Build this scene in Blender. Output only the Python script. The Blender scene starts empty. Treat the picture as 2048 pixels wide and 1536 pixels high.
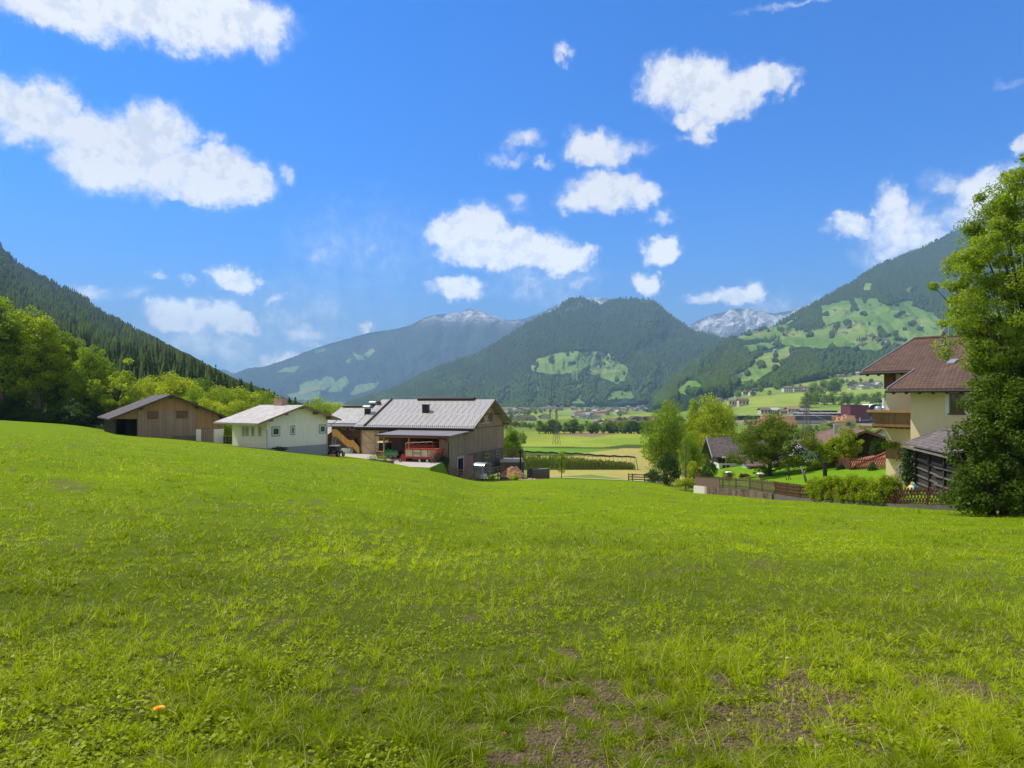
import bpy, bmesh, math, random
import numpy as np
from mathutils import Vector, Matrix

# ------------------------------------------------------------------ camera, sky, sun, exposure
random.seed(7); RNG = np.random.default_rng(11)
F = 1365.3; CX = 1024.0; HY = 800.0           # focal length, centre and horizon of the photograph (in its own pixels)
scn = bpy.context.scene
COL = scn.collection
cam_d = bpy.data.cameras.new('camera'); cam = bpy.data.objects.new('camera', cam_d); COL.objects.link(cam)
cam.location = (0, 0, 0); cam.rotation_euler = (math.radians(90), 0, 0)
cam_d.lens = 24; cam_d.sensor_width = 36; cam_d.shift_y = (HY - 768) / 2048
cam_d.clip_start = 0.1; cam_d.clip_end = 40000
scn.camera = cam

SUN_AZ = math.radians(-69)      # from +Y towards +X; negative = to the left
SUN_EL = math.radians(56)
sd = bpy.data.lights.new('sun', 'SUN'); so = bpy.data.objects.new('sun', sd); COL.objects.link(so)
sd.energy = 5.0; sd.angle = math.radians(0.5); sd.color = (1.0, 0.93, 0.79)
sdir = Vector((math.sin(SUN_AZ) * math.cos(SUN_EL), math.cos(SUN_AZ) * math.cos(SUN_EL), math.sin(SUN_EL)))
so.rotation_euler = sdir.to_track_quat('Z', 'Y').to_euler(); so.location = (0, 0, 60)

scn.view_settings.view_transform = 'Standard'; scn.view_settings.look = 'None'
scn.view_settings.exposure = 0.2; scn.view_settings.gamma = 1.0
scn.cycles.max_bounces = 6; scn.cycles.diffuse_bounces = 3; scn.cycles.transparent_max_bounces = 8
scn.cycles.volume_bounces = 0; scn.cycles.transmission_bounces = 4
scn.cycles.use_denoising = True
scn.cycles.use_adaptive_sampling = True; scn.cycles.adaptive_threshold = 0.02

class NT:
    """tiny node helper"""
    def __init__(s, tree): s.t = tree; s.n = tree.nodes; s.l = tree.links
    def new(s, typ, **kw):
        n = s.n.new(typ)
        for k, v in kw.items(): setattr(n, k, v)
        return n
    def put(s, sock, v):
        if isinstance(v, bpy.types.NodeSocket): s.l.new(v, sock)
        elif v is not None: sock.default_value = v
    def math(s, op, a, b=None, c=None, clamp=False):
        n = s.new('ShaderNodeMath', operation=op); n.use_clamp = clamp
        s.put(n.inputs[0], a); s.put(n.inputs[1], b)
        if c is not None: s.put(n.inputs[2], c)
        return n.outputs[0]
    def vmath(s, op, a, b=None):
        n = s.new('ShaderNodeVectorMath', operation=op)
        s.put(n.inputs[0], a)
        if b is not None: s.put(n.inputs[1], b)
        return n.outputs[1] if op in ('LENGTH', 'DOT_PRODUCT') else n.outputs[0]
    def sep(s, v):
        n = s.new('ShaderNodeSeparateXYZ'); s.l.new(v, n.inputs[0]); return n.outputs
    def comb(s, x=0.0, y=0.0, z=0.0):
        n = s.new('ShaderNodeCombineXYZ'); s.put(n.inputs[0], x); s.put(n.inputs[1], y); s.put(n.inputs[2], z); return n.outputs[0]
    def noise(s, vec, scale, detail=4.0, rough=0.55, dist=0.0, color=False):
        n = s.new('ShaderNodeTexNoise'); s.put(n.inputs['Vector'], vec); n.inputs['Scale'].default_value = scale
        n.inputs['Detail'].default_value = detail; n.inputs['Roughness'].default_value = rough; n.inputs['Distortion'].default_value = dist
        return n.outputs['Color'] if color else n.outputs['Fac']
    def mapr(s, v, a, b, c=0.0, d=1.0, smooth=False):
        n = s.new('ShaderNodeMapRange'); n.clamp = True
        if smooth: n.interpolation_type = 'SMOOTHSTEP'
        s.put(n.inputs[0], v); n.inputs[1].default_value = a; n.inputs[2].default_value = b
        n.inputs[3].default_value = c; n.inputs[4].default_value = d
        return n.outputs[0]
    def mix(s, f, a, b, mode='MIX'):
        n = s.new('ShaderNodeMix', data_type='RGBA', blend_type=mode)
        s.put(n.inputs[0], f)
        for i, v in ((6, a), (7, b)):
            s.put(n.inputs[i], v if isinstance(v, bpy.types.NodeSocket) or v is None else (v[0], v[1], v[2], 1.0))
        return n.outputs[2]
    def attr(s, name):
        return s.new('ShaderNodeAttribute', attribute_name=name).outputs
    def ramp(s, f, stops, interp='LINEAR'):
        n = s.new('ShaderNodeValToRGB'); s.put(n.inputs[0], f); r = n.color_ramp; r.interpolation = interp
        while len(r.elements) < len(stops): r.elements.new(0.5)
        for e, (p, c) in zip(r.elements, stops): e.position = p; e.color = (c[0], c[1], c[2], 1)
        return n.outputs[0]

def azel(px, py):
    x = (px - CX) / F; z = (HY - py) / F
    return math.atan2(x, 1.0), math.atan2(z, math.sqrt(1 + x * x))

# clouds as places in the sky: (px, py, rx, ry, strength)
CLOUDS = [
 (60,-15,170,50,1.1),(250,0,230,62,1.3),(420,25,170,62,1.25),(520,45,55,60,1.0),(350,40,150,55,1.2),(150,30,120,36,0.9),(540,85,28,30,.65),
 (50,215,120,62,1.2),(95,190,65,45,1.0),(150,250,110,50,1.05),(30,265,60,30,.8),(250,300,150,75,1.3),(330,250,75,55,1.15),(370,350,150,58,1.25),(440,335,70,48,1.1),(490,362,70,34,1.1),(180,310,90,60,1.1),(425,275,30,14,.6),(572,348,18,13,.55),(370,395,70,18,.8),
 (1133,100,28,15,.8),(1118,118,12,16,.6),
 (1370,150,80,52,1.25),(1450,175,120,48,1.3),(1540,165,60,36,1.15),(1420,205,90,40,1.1),(1330,170,50,50,.9),(1365,225,36,34,1.0),(1385,262,30,28,.9),(1355,280,18,10,.5),(1595,185,10,18,.5),
 (1165,295,48,32,1.1),(1215,290,55,33,1.05),(1270,300,42,22,.8),(1045,280,36,20,.7),(1000,300,32,20,.7),(1030,318,30,9,.5),(1085,324,16,9,.6),
 (1210,375,88,42,1.15),(1150,400,42,30,.9),(1290,385,34,28,.9),(1210,350,50,24,1.0),(1320,430,20,12,.5),
 (940,465,88,50,1.3),(1040,498,105,42,1.3),(1110,512,72,32,1.2),(960,505,90,32,1.15),(1030,410,30,20,.5),(1160,505,34,20,.9),
 (1330,495,46,30,1.15),(1300,562,36,25,1.15),
 (465,552,60,25,1.2),(500,553,36,22,1.0),(305,549,15,10,.55),(360,562,16,9,.5),(550,597,22,10,.5),
 (370,628,72,33,1.2),(430,620,58,26,1.1),(475,640,58,28,1.1),(340,640,46,26,1.0),
 (910,578,58,25,1.15),(860,583,30,15,.6),(170,578,50,12,.5),
 (1460,598,62,22,1.0),(1410,598,36,12,.7),(1500,590,30,24,.9),(560,710,42,22,.65),(610,668,60,18,.55),(728,656,17,12,.7),(270,590,24,11,.35),
 (1700,445,54,30,.95),(1775,400,42,44,.95),(1790,450,80,48,.75),(1840,470,90,42,.7),(1970,375,85,42,1.05),(1900,360,55,24,.6),(1980,420,110,50,.8),(1780,505,60,30,.6),(2045,290,30,24,1.0),(2040,365,60,34,1.0),(1900,480,90,30,.75),
 (2000,175,40,8,.35),(1600,2,90,7,.35),(1070,585,32,14,.4),(1150,565,20,12,.4),(430,690,130,50,.42),(330,690,70,40,.35),(600,640,110,60,.18),(1560,620,60,18,.3),(740,500,90,60,.12),(1080,560,80,40,.25),
]

def build_world():
    w = bpy.data.worlds.new('World'); scn.world = w; w.use_nodes = True
    t = NT(w.node_tree); t.n.clear()
    out = t.new('ShaderNodeOutputWorld'); bg = t.new('ShaderNodeBackground')
    sky = t.new('ShaderNodeTexSky', sky_type='NISHITA'); sky.sun_disc = False
    sky.sun_elevation = SUN_EL; sky.sun_rotation = SUN_AZ
    sky.air_density = 1.0; sky.dust_density = 0.4; sky.ozone_density = 2.2; sky.altitude = 600
    geo = t.new('ShaderNodeTexCoord'); d = geo.outputs['Generated']
    dn = t.vmath('NORMALIZE', d)
    x, y, z = t.sep(dn)
    az = t.math('ARCTAN2', x, y); el = t.math('ARCSINE', z)
    base = t.comb(az, el, 0.0)
    # ragged edges: bend the coordinates with noise
    n1 = t.noise(base, 9.0, 3.0, 0.6, color=True); n2 = t.noise(base, 30.0, 5.0, 0.62, color=True)
    w1 = t.vmath('MULTIPLY', t.vmath('SUBTRACT', n1, (0.5, 0.5, 0.5)), (0.075, 0.05, 0.0))
    w2 = t.vmath('MULTIPLY', t.vmath('SUBTRACT', n2, (0.5, 0.5, 0.5)), (0.045, 0.034, 0.0))
    n3 = t.noise(base, 85.0, 4.0, 0.65, color=True)
    w3 = t.vmath('MULTIPLY', t.vmath('SUBTRACT', n3, (0.5, 0.5, 0.5)), (0.018, 0.014, 0.0))
    co = t.vmath('ADD', t.vmath('ADD', base, w3), t.vmath('ADD', w1, w2))
    def field(coord, lift=0.0):
        acc = None
        for (px, py, rx, ry, s) in CLOUDS:
            s = s * (1.3 if s > .85 else 1.1)
            a, e = azel(px, py); ux = 1.0 / (math.cos(a) ** 2 * 1.0)
            rxa = max(abs(azel(px + rx, py)[0] - azel(px - rx, py)[0]) / 2, .003) * 1.08
            rya = max(abs(azel(px, py + ry)[1] - azel(px, py - ry)[1]) / 2, .003) * 1.14
            v = t.vmath('MULTIPLY', t.vmath('SUBTRACT', coord, (a, e + lift, 0.0)), (1 / rxa, 1 / rya, 0.0))
            q = t.math('MULTIPLY_ADD', t.vmath('DOT_PRODUCT', v, v), -s, s)     # s*(1-r^2)
            acc = q if acc is None else t.math('SMOOTH_MAX', acc, q, 0.25)
        return acc
    f = field(co)
    fine = t.noise(base, 52.0, 7.0, 0.66); mid = t.noise(base, 16.0, 4.0, 0.6)
    f2 = t.math('ADD', f, t.math('MULTIPLY_ADD', fine, 1.45, -0.75))
    f2 = t.math('ADD', f2, t.math('MULTIPLY_ADD', mid, 1.1, -0.58))
    dens = t.math('ADD', t.math('MULTIPLY', t.mapr(f2, 0.05, 1.15, 0.0, 1.0, smooth=True), 0.82), t.math('MULTIPLY', t.mapr(f2, -0.5, 0.55, 0.0, 1.0, smooth=True), 0.18))
    # white cloud added to the unseen sky behind and above, as neutral fill light
    rear_fill = t.mapr(t.math('MAXIMUM', t.math('MULTIPLY', y, -1.0), t.math('SUBTRACT', z, 0.62)), 0.0, 0.25, 0.0, 1.0, smooth=True)
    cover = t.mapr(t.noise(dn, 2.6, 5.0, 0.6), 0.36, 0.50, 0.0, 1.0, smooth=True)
    dens = t.math('MAXIMUM', dens, t.math('MULTIPLY', rear_fill, cover))
    # thickness makes the lower middle of a cloud a little grey-blue
    off = (-0.010, 0.013, 0.0)                       # towards the sun: lit and shaded sides of the billows
    fo = t.noise(t.vmath('ADD', base, off), 52.0, 7.0, 0.66); mo = t.noise(t.vmath('ADD', base, off), 16.0, 4.0, 0.6)
    emb = t.math('ADD', t.math('MULTIPLY', t.math('SUBTRACT', fo, fine), 1.5), t.math('MULTIPLY', t.math('SUBTRACT', mo, mid), 3.2))
    thick = t.mapr(f2, 0.25, 1.3, 0.0, 1.0, smooth=True)
    shade = t.math('MULTIPLY', t.math('ADD', t.math('MULTIPLY', thick, 0.15), t.math('MULTIPLY', t.mapr(emb, -0.04, 0.40, 0.0, 1.0), 1.0), clamp=True), thick)
    k = 8.5
    ccol = t.mix(shade, (1.0 * k, 1.0 * k, 1.0 * k), (0.76 * k, 0.81 * k, 0.89 * k))
    veil = t.mapr(el, -0.02, 0.34, 1.0, 0.0, smooth=True)
    tint = t.mix(1.0, sky.outputs[0], (0.04, 0.74, 1.66), 'MULTIPLY')
    tint = t.mix(t.math('MULTIPLY', veil, 0.55), tint, (1.9, 4.2, 6.8))
    low = t.mapr(el, -0.02, 0.20, 1.0, 0.0, smooth=True)
    tint = t.mix(t.math('MULTIPLY', low, 0.5), tint, (4.6, 6.2, 7.9))
    lift = t.math('MULTIPLY_ADD', t.mapr(el, 0.06, 0.34, 1.0, 0.0, smooth=True), 0.75, 1.0)
    ccol = t.vmath('MULTIPLY', ccol, t.comb(lift, lift, lift))
    ccol = t.mix(rear_fill, ccol, (5.0, 4.9, 4.7))
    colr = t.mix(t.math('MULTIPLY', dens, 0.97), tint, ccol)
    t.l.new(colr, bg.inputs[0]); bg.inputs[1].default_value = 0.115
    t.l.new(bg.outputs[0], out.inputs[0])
    w.cycles.sampling_method = 'MANUAL'; w.cycles.sample_map_resolution = 512
build_world()

# ------------------------------------------------------------------ helpers
def P(px, py, Y): return Vector(((px - CX) / F * Y, Y, (HY - py) / F * Y))

def tag(o, label=None, cat=None, group=None, kind=None):
    if label: o['label'] = label
    if cat: o['category'] = cat
    if group: o['group'] = group
    if kind: o['kind'] = kind
    return o

def thing(name, label, cat, loc=(0, 0, 0), rz=0.0, group=None):
    o = bpy.data.objects.new(name, None); COL.objects.link(o)
    o.empty_display_size = 0.3
    o.location = loc; o.rotation_euler = (0, 0, rz)
    return tag(o, label, cat, group)

def mesh_obj(name, verts, faces, mat=None, parent=None, smooth=False, attrs=None):
    me = bpy.data.meshes.new(name)
    verts = np.asarray(verts, dtype=np.float32)
    if isinstance(faces, np.ndarray):
        nf, k = faces.shape
        me.vertices.add(len(verts)); me.vertices.foreach_set('co', verts.ravel())
        me.loops.add(nf * k); me.loops.foreach_set('vertex_index', faces.astype(np.int32).ravel())
        me.polygons.add(nf); me.polygons.foreach_set('loop_start', np.arange(0, nf * k, k, dtype=np.int32))
        me.polygons.foreach_set('loop_total', np.full(nf, k, dtype=np.int32))
        me.update(calc_edges=True)
    else:
        me.from_pydata([tuple(map(float, v)) for v in verts], [], faces); me.update()
    if attrs:
        for an, (dom, typ, data) in attrs.items():
            a = me.attributes.new(an, typ, dom)
            a.data.foreach_set('color' if typ == 'FLOAT_COLOR' else 'value', np.asarray(data, dtype=np.float32).ravel())
    if mat: me.materials.append(mat)
    if smooth: me.polygons.foreach_set('use_smooth', np.ones(len(me.polygons), dtype=bool))
    o = bpy.data.objects.new(name, me); COL.objects.link(o)
    if parent: o.parent = parent
    return o

class MB:
    """collects shapes for ONE mesh"""
    def __init__(s): s.v = []; s.f = []
    def add(s, vs, fs):
        b = len(s.v); s.v += [tuple(v) for v in vs]; s.f += [tuple(i + b for i in f) for f in fs]; return s
    def box(s, x0, x1, y0, y1, z0, z1):
        return s.add([(x0,y0,z0),(x1,y0,z0),(x1,y1,z0),(x0,y1,z0),(x0,y0,z1),(x1,y0,z1),(x1,y1,z1),(x0,y1,z1)],
                     [(0,3,2,1),(4,5,6,7),(0,1,5,4),(1,2,6,5),(2,3,7,6),(3,0,4,7)])
    def obox(s, c, size, rz=0.0, rx=0.0, ry=0.0):
        M = Matrix.Rotation(rz, 3, 'Z') @ Matrix.Rotation(ry, 3, 'Y') @ Matrix.Rotation(rx, 3, 'X')
        a, b, h = size[0] / 2, size[1] / 2, size[2] / 2
        vs = [Vector(c) + M @ Vector(p) for p in ((-a,-b,-h),(a,-b,-h),(a,b,-h),(-a,b,-h),(-a,-b,h),(a,-b,h),(a,b,h),(-a,b,h))]
        return s.add(vs, [(0,3,2,1),(4,5,6,7),(0,1,5,4),(1,2,6,5),(2,3,7,6),(3,0,4,7)])
    def prism(s, poly, axis, a0, a1):
        """poly of 2D points; axis 'y': points are (x,z) extruded y a0..a1; 'x': (y,z); 'z': (x,y)"""
        def mk(p, a): return (p[0], a, p[1]) if axis == 'y' else ((a, p[0], p[1]) if axis == 'x' else (p[0], p[1], a))
        n = len(poly); vs = [mk(p, a0) for p in poly] + [mk(p, a1) for p in poly]
        return s.add(vs, [tuple(range(n))[::-1], tuple(range(n, 2 * n))] + [(i, (i + 1) % n, n + (i + 1) % n, n + i) for i in range(n)])
    def beam(s, p, q, w, h=None):
        p = Vector(p); q = Vector(q); h = h or w; d = (q - p)
        if d.length < 1e-6: return s
        d.normalize(); up = Vector((0, 0, 1)) if abs(d.z) < 0.95 else Vector((1, 0, 0))
        a = d.cross(up).normalized() * w / 2; b = d.cross(a).normalized() * h / 2
        vs = [p - a - b, p + a - b, p + a + b, p - a + b, q - a - b, q + a - b, q + a + b, q - a + b]
        return s.add(vs, [(0,3,2,1),(4,5,6,7),(0,1,5,4),(1,2,6,5),(2,3,7,6),(3,0,4,7)])
    def tube(s, pts, r, n=8, cap=True):
        pts = [Vector(p) for p in pts]; rs = r if isinstance(r, (list, tuple)) else [r] * len(pts)
        b = len(s.v); prev = None
        for i, p in enumerate(pts):
            d = (pts[min(i + 1, len(pts) - 1)] - pts[max(i - 1, 0)]).normalized()
            up = Vector((0, 0, 1)) if abs(d.z) < 0.9 else Vector((1, 0, 0))
            a = d.cross(up).normalized(); c = d.cross(a).normalized()
            for k in range(n):
                t = 2 * math.pi * k / n
                s.v.append(tuple(p + (a * math.cos(t) + c * math.sin(t)) * rs[i]))
        for i in range(len(pts) - 1):
            for k in range(n):
                s.f.append((b + i*n + k, b + i*n + (k+1) % n, b + (i+1)*n + (k+1) % n, b + (i+1)*n + k))
        if cap:
            s.f.append(tuple(b + k for k in range(n))[::-1]); s.f.append(tuple(b + (len(pts)-1)*n + k for k in range(n)))
        return s
    def lathe(s, c, prof, n=16):
        """prof: (r, z) list"""
        b = len(s.v)
        for (r, z) in prof:
            for k in range(n):
                t = 2 * math.pi * k / n; s.v.append((c[0] + r * math.cos(t), c[1] + r * math.sin(t), c[2] + z))
        for i in range(len(prof) - 1):
            for k in range(n): s.f.append((b + i*n + k, b + i*n + (k+1) % n, b + (i+1)*n + (k+1) % n, b + (i+1)*n + k))
        s.f.append(tuple(b + k for k in range(n))[::-1]); s.f.append(tuple(b + (len(prof)-1)*n + k for k in range(n)))
        return s
    def build(s, name, mat=None, parent=None, smooth=False):
        return mesh_obj(name, s.v, s.f, mat, parent, smooth)

def copy_tree(o, parent=None):
    c = o.copy(); COL.objects.link(c)
    if parent: c.parent = parent
    for ch in list(o.children): copy_tree(ch, c)
    return c

# value noise in numpy
def _hash(ix, iy, seed):
    h = (ix.astype(np.int64) * 374761393 + iy.astype(np.int64) * 668265263 + seed * 1442695041) & 0xFFFFFFFF
    h = ((h ^ (h >> 13)) * 1274126177) & 0xFFFFFFFF
    return ((h ^ (h >> 16)) & 0xFFFF) / 65535.0
def vnoise(x, y, seed=0):
    x = np.asarray(x, float); y = np.asarray(y, float)
    ix = np.floor(x); iy = np.floor(y); fx = x - ix; fy = y - iy
    fx = fx * fx * (3 - 2 * fx); fy = fy * fy * (3 - 2 * fy)
    a = _hash(ix, iy, seed); b = _hash(ix + 1, iy, seed); c = _hash(ix, iy + 1, seed); d = _hash(ix + 1, iy + 1, seed)
    return (a * (1 - fx) + b * fx) * (1 - fy) + (c * (1 - fx) + d * fx) * fy
def fbm(x, y, oct=4, seed=0, gain=0.5):
    s = 0; a = 1.0; t = 0
    for o in range(oct):
        s = s + a * vnoise(x * 2 ** o, y * 2 ** o, seed + o * 17); t += a; a *= gain
    return s / t
def sstep(a, b, x): t = np.clip((np.asarray(x, float) - a) / (b - a), 0, 1); return t * t * (3 - 2 * t)
def in_poly(px, py, poly):
    r = np.zeros(np.shape(px), bool); n = len(poly)
    for i in range(n):
        x0, y0 = poly[i]; x1, y1 = poly[(i + 1) % n]
        if y0 == y1: continue
        c = ((y0 > py) != (y1 > py)) & (px < (x1 - x0) * (py - y0) / (y1 - y0) + x0)
        r ^= c
    return r

# ------------------------------------------------------------------ materials
def new_mat(name):
    m = bpy.data.materials.new(name); m.use_nodes = True; t = NT(m.node_tree); t.n.clear()
    out = t.new('ShaderNodeOutputMaterial'); b = t.new('ShaderNodeBsdfPrincipled'); t.l.new(b.outputs[0], out.inputs[0])
    b.inputs['Roughness'].default_value = 0.85
    b.inputs['Specular IOR Level'].default_value = 0.25
    return m, t, b, out
def bump(t, b, h, strength=0.4, dist=0.05):
    n = t.new('ShaderNodeBump'); n.inputs['Strength'].default_value = strength; n.inputs['Distance'].default_value = dist
    t.l.new(h, n.inputs['Height']); t.l.new(n.outputs[0], b.inputs['Normal'])

def m_plain(name, col, rough=0.7, var=0.12, scale=3.0, metal=0.0, spec=0.3):
    m, t, b, _ = new_mat(name); co = t.new('ShaderNodeTexCoord').outputs['Object']
    n = t.noise(co, scale, 5.0, 0.6); n2 = t.noise(co, scale * 9, 3.0, 0.6)
    f = t.math('MULTIPLY_ADD', n, 0.7, t.math('MULTIPLY', n2, 0.3))
    c = t.mix(t.mapr(f, 0.3, 0.7), [v * (1 - var) for v in col], [min(v * (1 + var), 1) for v in col])
    t.l.new(c, b.inputs[0]); b.inputs['Roughness'].default_value = rough; b.inputs['Metallic'].default_value = metal
    b.inputs['Specular IOR Level'].default_value = spec
    bump(t, b, n2, 0.15, 0.01)
    return m

def m_plaster(name, col, dirt=(0.35, 0.32, 0.27), z0=0.0, amt=.35):
    m, t, b, _ = new_mat(name); co = t.new('ShaderNodeTexCoord').outputs['Object']; x, y, z = t.sep(co)
    st = t.noise(t.comb(t.math('MULTIPLY', x, 2.2), t.math('MULTIPLY', y, 2.2), t.math('MULTIPLY', z, .3)), 1.0, 6.0, .7)
    big = t.noise(co, .6, 5.0, .65); f = t.math('MULTIPLY', t.mapr(st, .48, .75), t.mapr(big, .35, .7))
    c = t.mix(t.mapr(big, .3, .7), [v * .95 for v in col], [min(1, v * 1.04) for v in col])
    c = t.mix(t.math('MULTIPLY', f, amt * 1.6), c, dirt)
    c = t.mix(t.math('MULTIPLY', t.mapr(t.math('ADD', z, t.math('MULTIPLY', st, .8)), z0, z0 + 1.3, 1.0, 0.0), amt), c, dirt)
    t.l.new(c, b.inputs[0]); b.inputs['Roughness'].default_value = .95
    bump(t, b, t.noise(co, 22.0, 4.0, .6), .35, .012)
    return m

def m_planks(name, c1, c2, width=0.18, horiz=False, gap=0.07, weather=None, wz=(0, 0)):
    """boards run upright (or level); object coordinates, x+y runs along any wall"""
    m, t, b, _ = new_mat(name); co = t.new('ShaderNodeTexCoord').outputs['Object']; x, y, z = t.sep(co)
    s = z if horiz else t.math('ADD', x, y); l = t.math('ADD', x, y) if horiz else z
    u = t.math('DIVIDE', s, width); fl = t.math('FLOOR', u); fr = t.math('FRACT', u)
    wn = t.new('ShaderNodeTexWhiteNoise', noise_dimensions='1D'); t.l.new(fl, wn.inputs['W'])
    grain = t.noise(t.comb(t.math('MULTIPLY', s, 14.0), t.math('MULTIPLY', l, 0.9), wn.outputs[0]), 1.0, 5.0, 0.65)
    big = t.noise(co, 0.45, 4.0, 0.6)
    f = t.math('ADD', t.math('MULTIPLY', wn.outputs[0], 0.45), t.math('ADD', t.math('MULTIPLY', grain, 0.45), t.math('MULTIPLY_ADD', big, 0.5, -0.25)))
    c = t.mix(t.mapr(f, 0.15, 0.85), c1, c2)
    if weather:
        wf = t.math('MULTIPLY', t.mapr(z, wz[0], wz[1], 1.0, 0.0), t.mapr(t.noise(co, 0.7, 5.0, 0.7), 0.3, 0.7, 0.25, 1.0))
        c = t.mix(wf, c, weather)
    g = t.math('LESS_THAN', fr, gap)
    c = t.mix(t.math('MULTIPLY', g, 0.75), c, (0.02, 0.014, 0.01))
    t.l.new(c, b.inputs[0]); b.inputs['Roughness'].default_value = 0.9
    bump(t, b, t.math('ADD', t.math('MULTIPLY', t.math('PINGPONG', u, 0.5), 0.6), t.math('MULTIPLY', grain, 0.4)), 0.5, 0.02)
    return m

def m_tiles(name, c1, c2, row=0.16, colw=0.25, rough=0.8, spec=0.3, amp=0.6, metal=0.0, along='y', gapc=(0.02, 0.015, 0.012), lich=None, colf=0.35, rnd=0.5):
    m, t, b, _ = new_mat(name); co = t.new('ShaderNodeTexCoord').outputs['Object']; x, y, z = t.sep(co)
    a = y if along == 'y' else x
    r = t.math('DIVIDE', z, row); rf = t.math('FRACT', r); ri = t.math('FLOOR', r)
    cc = t.math('ADD', t.math('DIVIDE', a, colw), t.math('MULTIPLY', t.math('MODULO', ri, 2.0), 0.5)); cf = t.math('FRACT', cc); ci = t.math('FLOOR', cc)
    wn = t.new('ShaderNodeTexWhiteNoise', noise_dimensions='2D'); t.l.new(t.comb(ri, ci, 0.0), wn.inputs['Vector'])
    big = t.noise(co, 0.5, 5.0, 0.65)
    f = t.math('ADD', t.math('MULTIPLY', wn.outputs[0], rnd), t.math('MULTIPLY_ADD', big, 0.6, (0.5 - rnd) * .5))
    c = t.mix(t.mapr(f, 0.25, 0.85), c1, c2)
    if lich: c = t.mix(t.mapr(t.noise(co, 2.2, 6.0, 0.75), 0.55, 0.72), c, lich)
    edge = t.mapr(rf, 0.0, 0.22, 1.0, 0.0)
    ce = t.mapr(t.math('PINGPONG', cc, 0.5), 0.0, 0.13, 1.0, 0.0)
    e = t.math('MAXIMUM', edge, t.math('MULTIPLY', ce, colf / 0.35 * 0.6))
    c = t.mix(t.math('MULTIPLY', e, 0.62), c, gapc)
    t.l.new(c, b.inputs[0]); b.inputs['Roughness'].default_value = rough; b.inputs['Specular IOR Level'].default_value = spec; b.inputs['Metallic'].default_value = metal
    h = t.math('SUBTRACT', t.math('MULTIPLY', t.math('SINE', t.math('MULTIPLY', t.math('PINGPONG', cc, 0.5), 3.1416)), 0.6), t.math('MULTIPLY', rf, 0.6))
    bump(t, b, h, amp, 0.05)
    return m

def m_leaf(name, dark, light, trans=0.45, rough=0.55, spec=0.3):
    """leaf colour from the per-face value 'var' (0..1) and the object's own random tint"""
    m = bpy.data.materials.new(name); m.use_nodes = True; t = NT(m.node_tree); t.n.clear()
    out = t.new('ShaderNodeOutputMaterial')
    v = t.attr('var')[2]; rnd = t.new('ShaderNodeObjectInfo').outputs['Random']
    c = t.mix(t.math('ADD', t.math('MULTIPLY', v, 0.85), t.math('MULTIPLY', rnd, 0.15), clamp=True), dark, light)
    c = t.mix(t.math('MULTIPLY', rnd, 0.35), c, (light[0] * 1.25, light[1] * 0.98, light[2] * 0.8))
    c = t.mix(t.math('GREATER_THAN', v, 1.3), c, (0.55, 0.50, 0.26))      # dry blades
    pb = t.new('ShaderNodeBsdfPrincipled'); t.l.new(c, pb.inputs[0]); pb.inputs['Roughness'].default_value = rough; pb.inputs['Specular IOR Level'].default_value = spec
    tr = t.new('ShaderNodeBsdfTranslucent'); t.l.new(t.mix(1.0, c, (1.5, 1.6, 0.35), 'MULTIPLY'), tr.inputs[0])
    mx = t.new('ShaderNodeMixShader'); mx.inputs[0].default_value = trans
    t.l.new(pb.outputs[0], mx.inputs[1]); t.l.new(tr.outputs[0], mx.inputs[2]); t.l.new(mx.outputs[0], out.inputs[0])
    return m
# ------------------------------------------------------------------ ground: one sheet from the camera's feet to the horizon
MPX = [-3000, -400, 0, 150, 240, 350, 450, 530, 660, 760, 860, 900, 950, 1000, 1050, 1100, 1290, 1400, 1600, 1900, 2048, 2600, 5000]
MV = [-.03, 0.0, .0139, .021, .0325, .0386, .0463, .052, .0635, .071, .083, .0915, .1025, .1015, .0995, .099, .1025, .1135, .1135, .1145, .112, .112, .11]
VY = [60, 100, 150, 195, 300, 600, 1000, 1500, 2500, 3000, 6000, 40000]
VZ = [-7, -11, -16.5, -19.9, -22.5, -26, -28, -30, -33, -28, -20, -10]
RY = [60, 100, 150, 195, 300, 600, 700, 850, 1050, 1300, 1600, 2000, 2500, 4000, 40000]
RZ = [-7, -11, -16.5, -19.9, -22.5, -25, -22, -13.7, -2.3, 14.3, 41, 78, 110, 130, 130]
_pp = np.arange(-3200, 5200, 10.0); _mm = np.interp(_pp, MPX, MV)
_k = np.hanning(15); _k /= _k.sum(); _mm = np.convolve(np.pad(_mm, 7, 'edge'), _k, 'valid')
def ground_z(X, Y, detail=True):
    X = np.asarray(X, float); Y = np.asarray(Y, float)
    r = np.sqrt(X * X + Y * Y); Yc = np.maximum(Y, 0.0)
    px = CX + F * X / np.maximum(Y, np.maximum(22.0, 0.3 * r))
    plane = -1.6 - np.interp(px, _pp, _mm) * Yc
    vl = np.interp(Yc, VY, VZ); vr = np.interp(Yc, RY, RZ)
    pr = sstep(1330, 1560, px)
    val = vl * (1 - pr) + vr * pr
    z = plane + (val - plane) * sstep(104, 190, Yc)
    if detail:
        z = z + (fbm(X / 9, Y / 9, 3, 5) - .5) * .30 * sstep(3, 12, r) * (1 - sstep(70, 85, Yc)) + (fbm(X / 1.3, Y / 1.3, 3, 9) - .5) * .13 * (1 - sstep(30, 80, r))
        z = z + (fbm(X / 60, Y / 60, 3, 15) - .5) * 1.6 * sstep(200, 500, Yc)
    return z
def gz(x, y): return float(ground_z(np.array([x]), np.array([y]))[0])
def gp(px, Y, dz=0.0):
    x = (px - CX) / F * Y; return Vector((x, Y, gz(x, Y) + dz))
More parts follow.
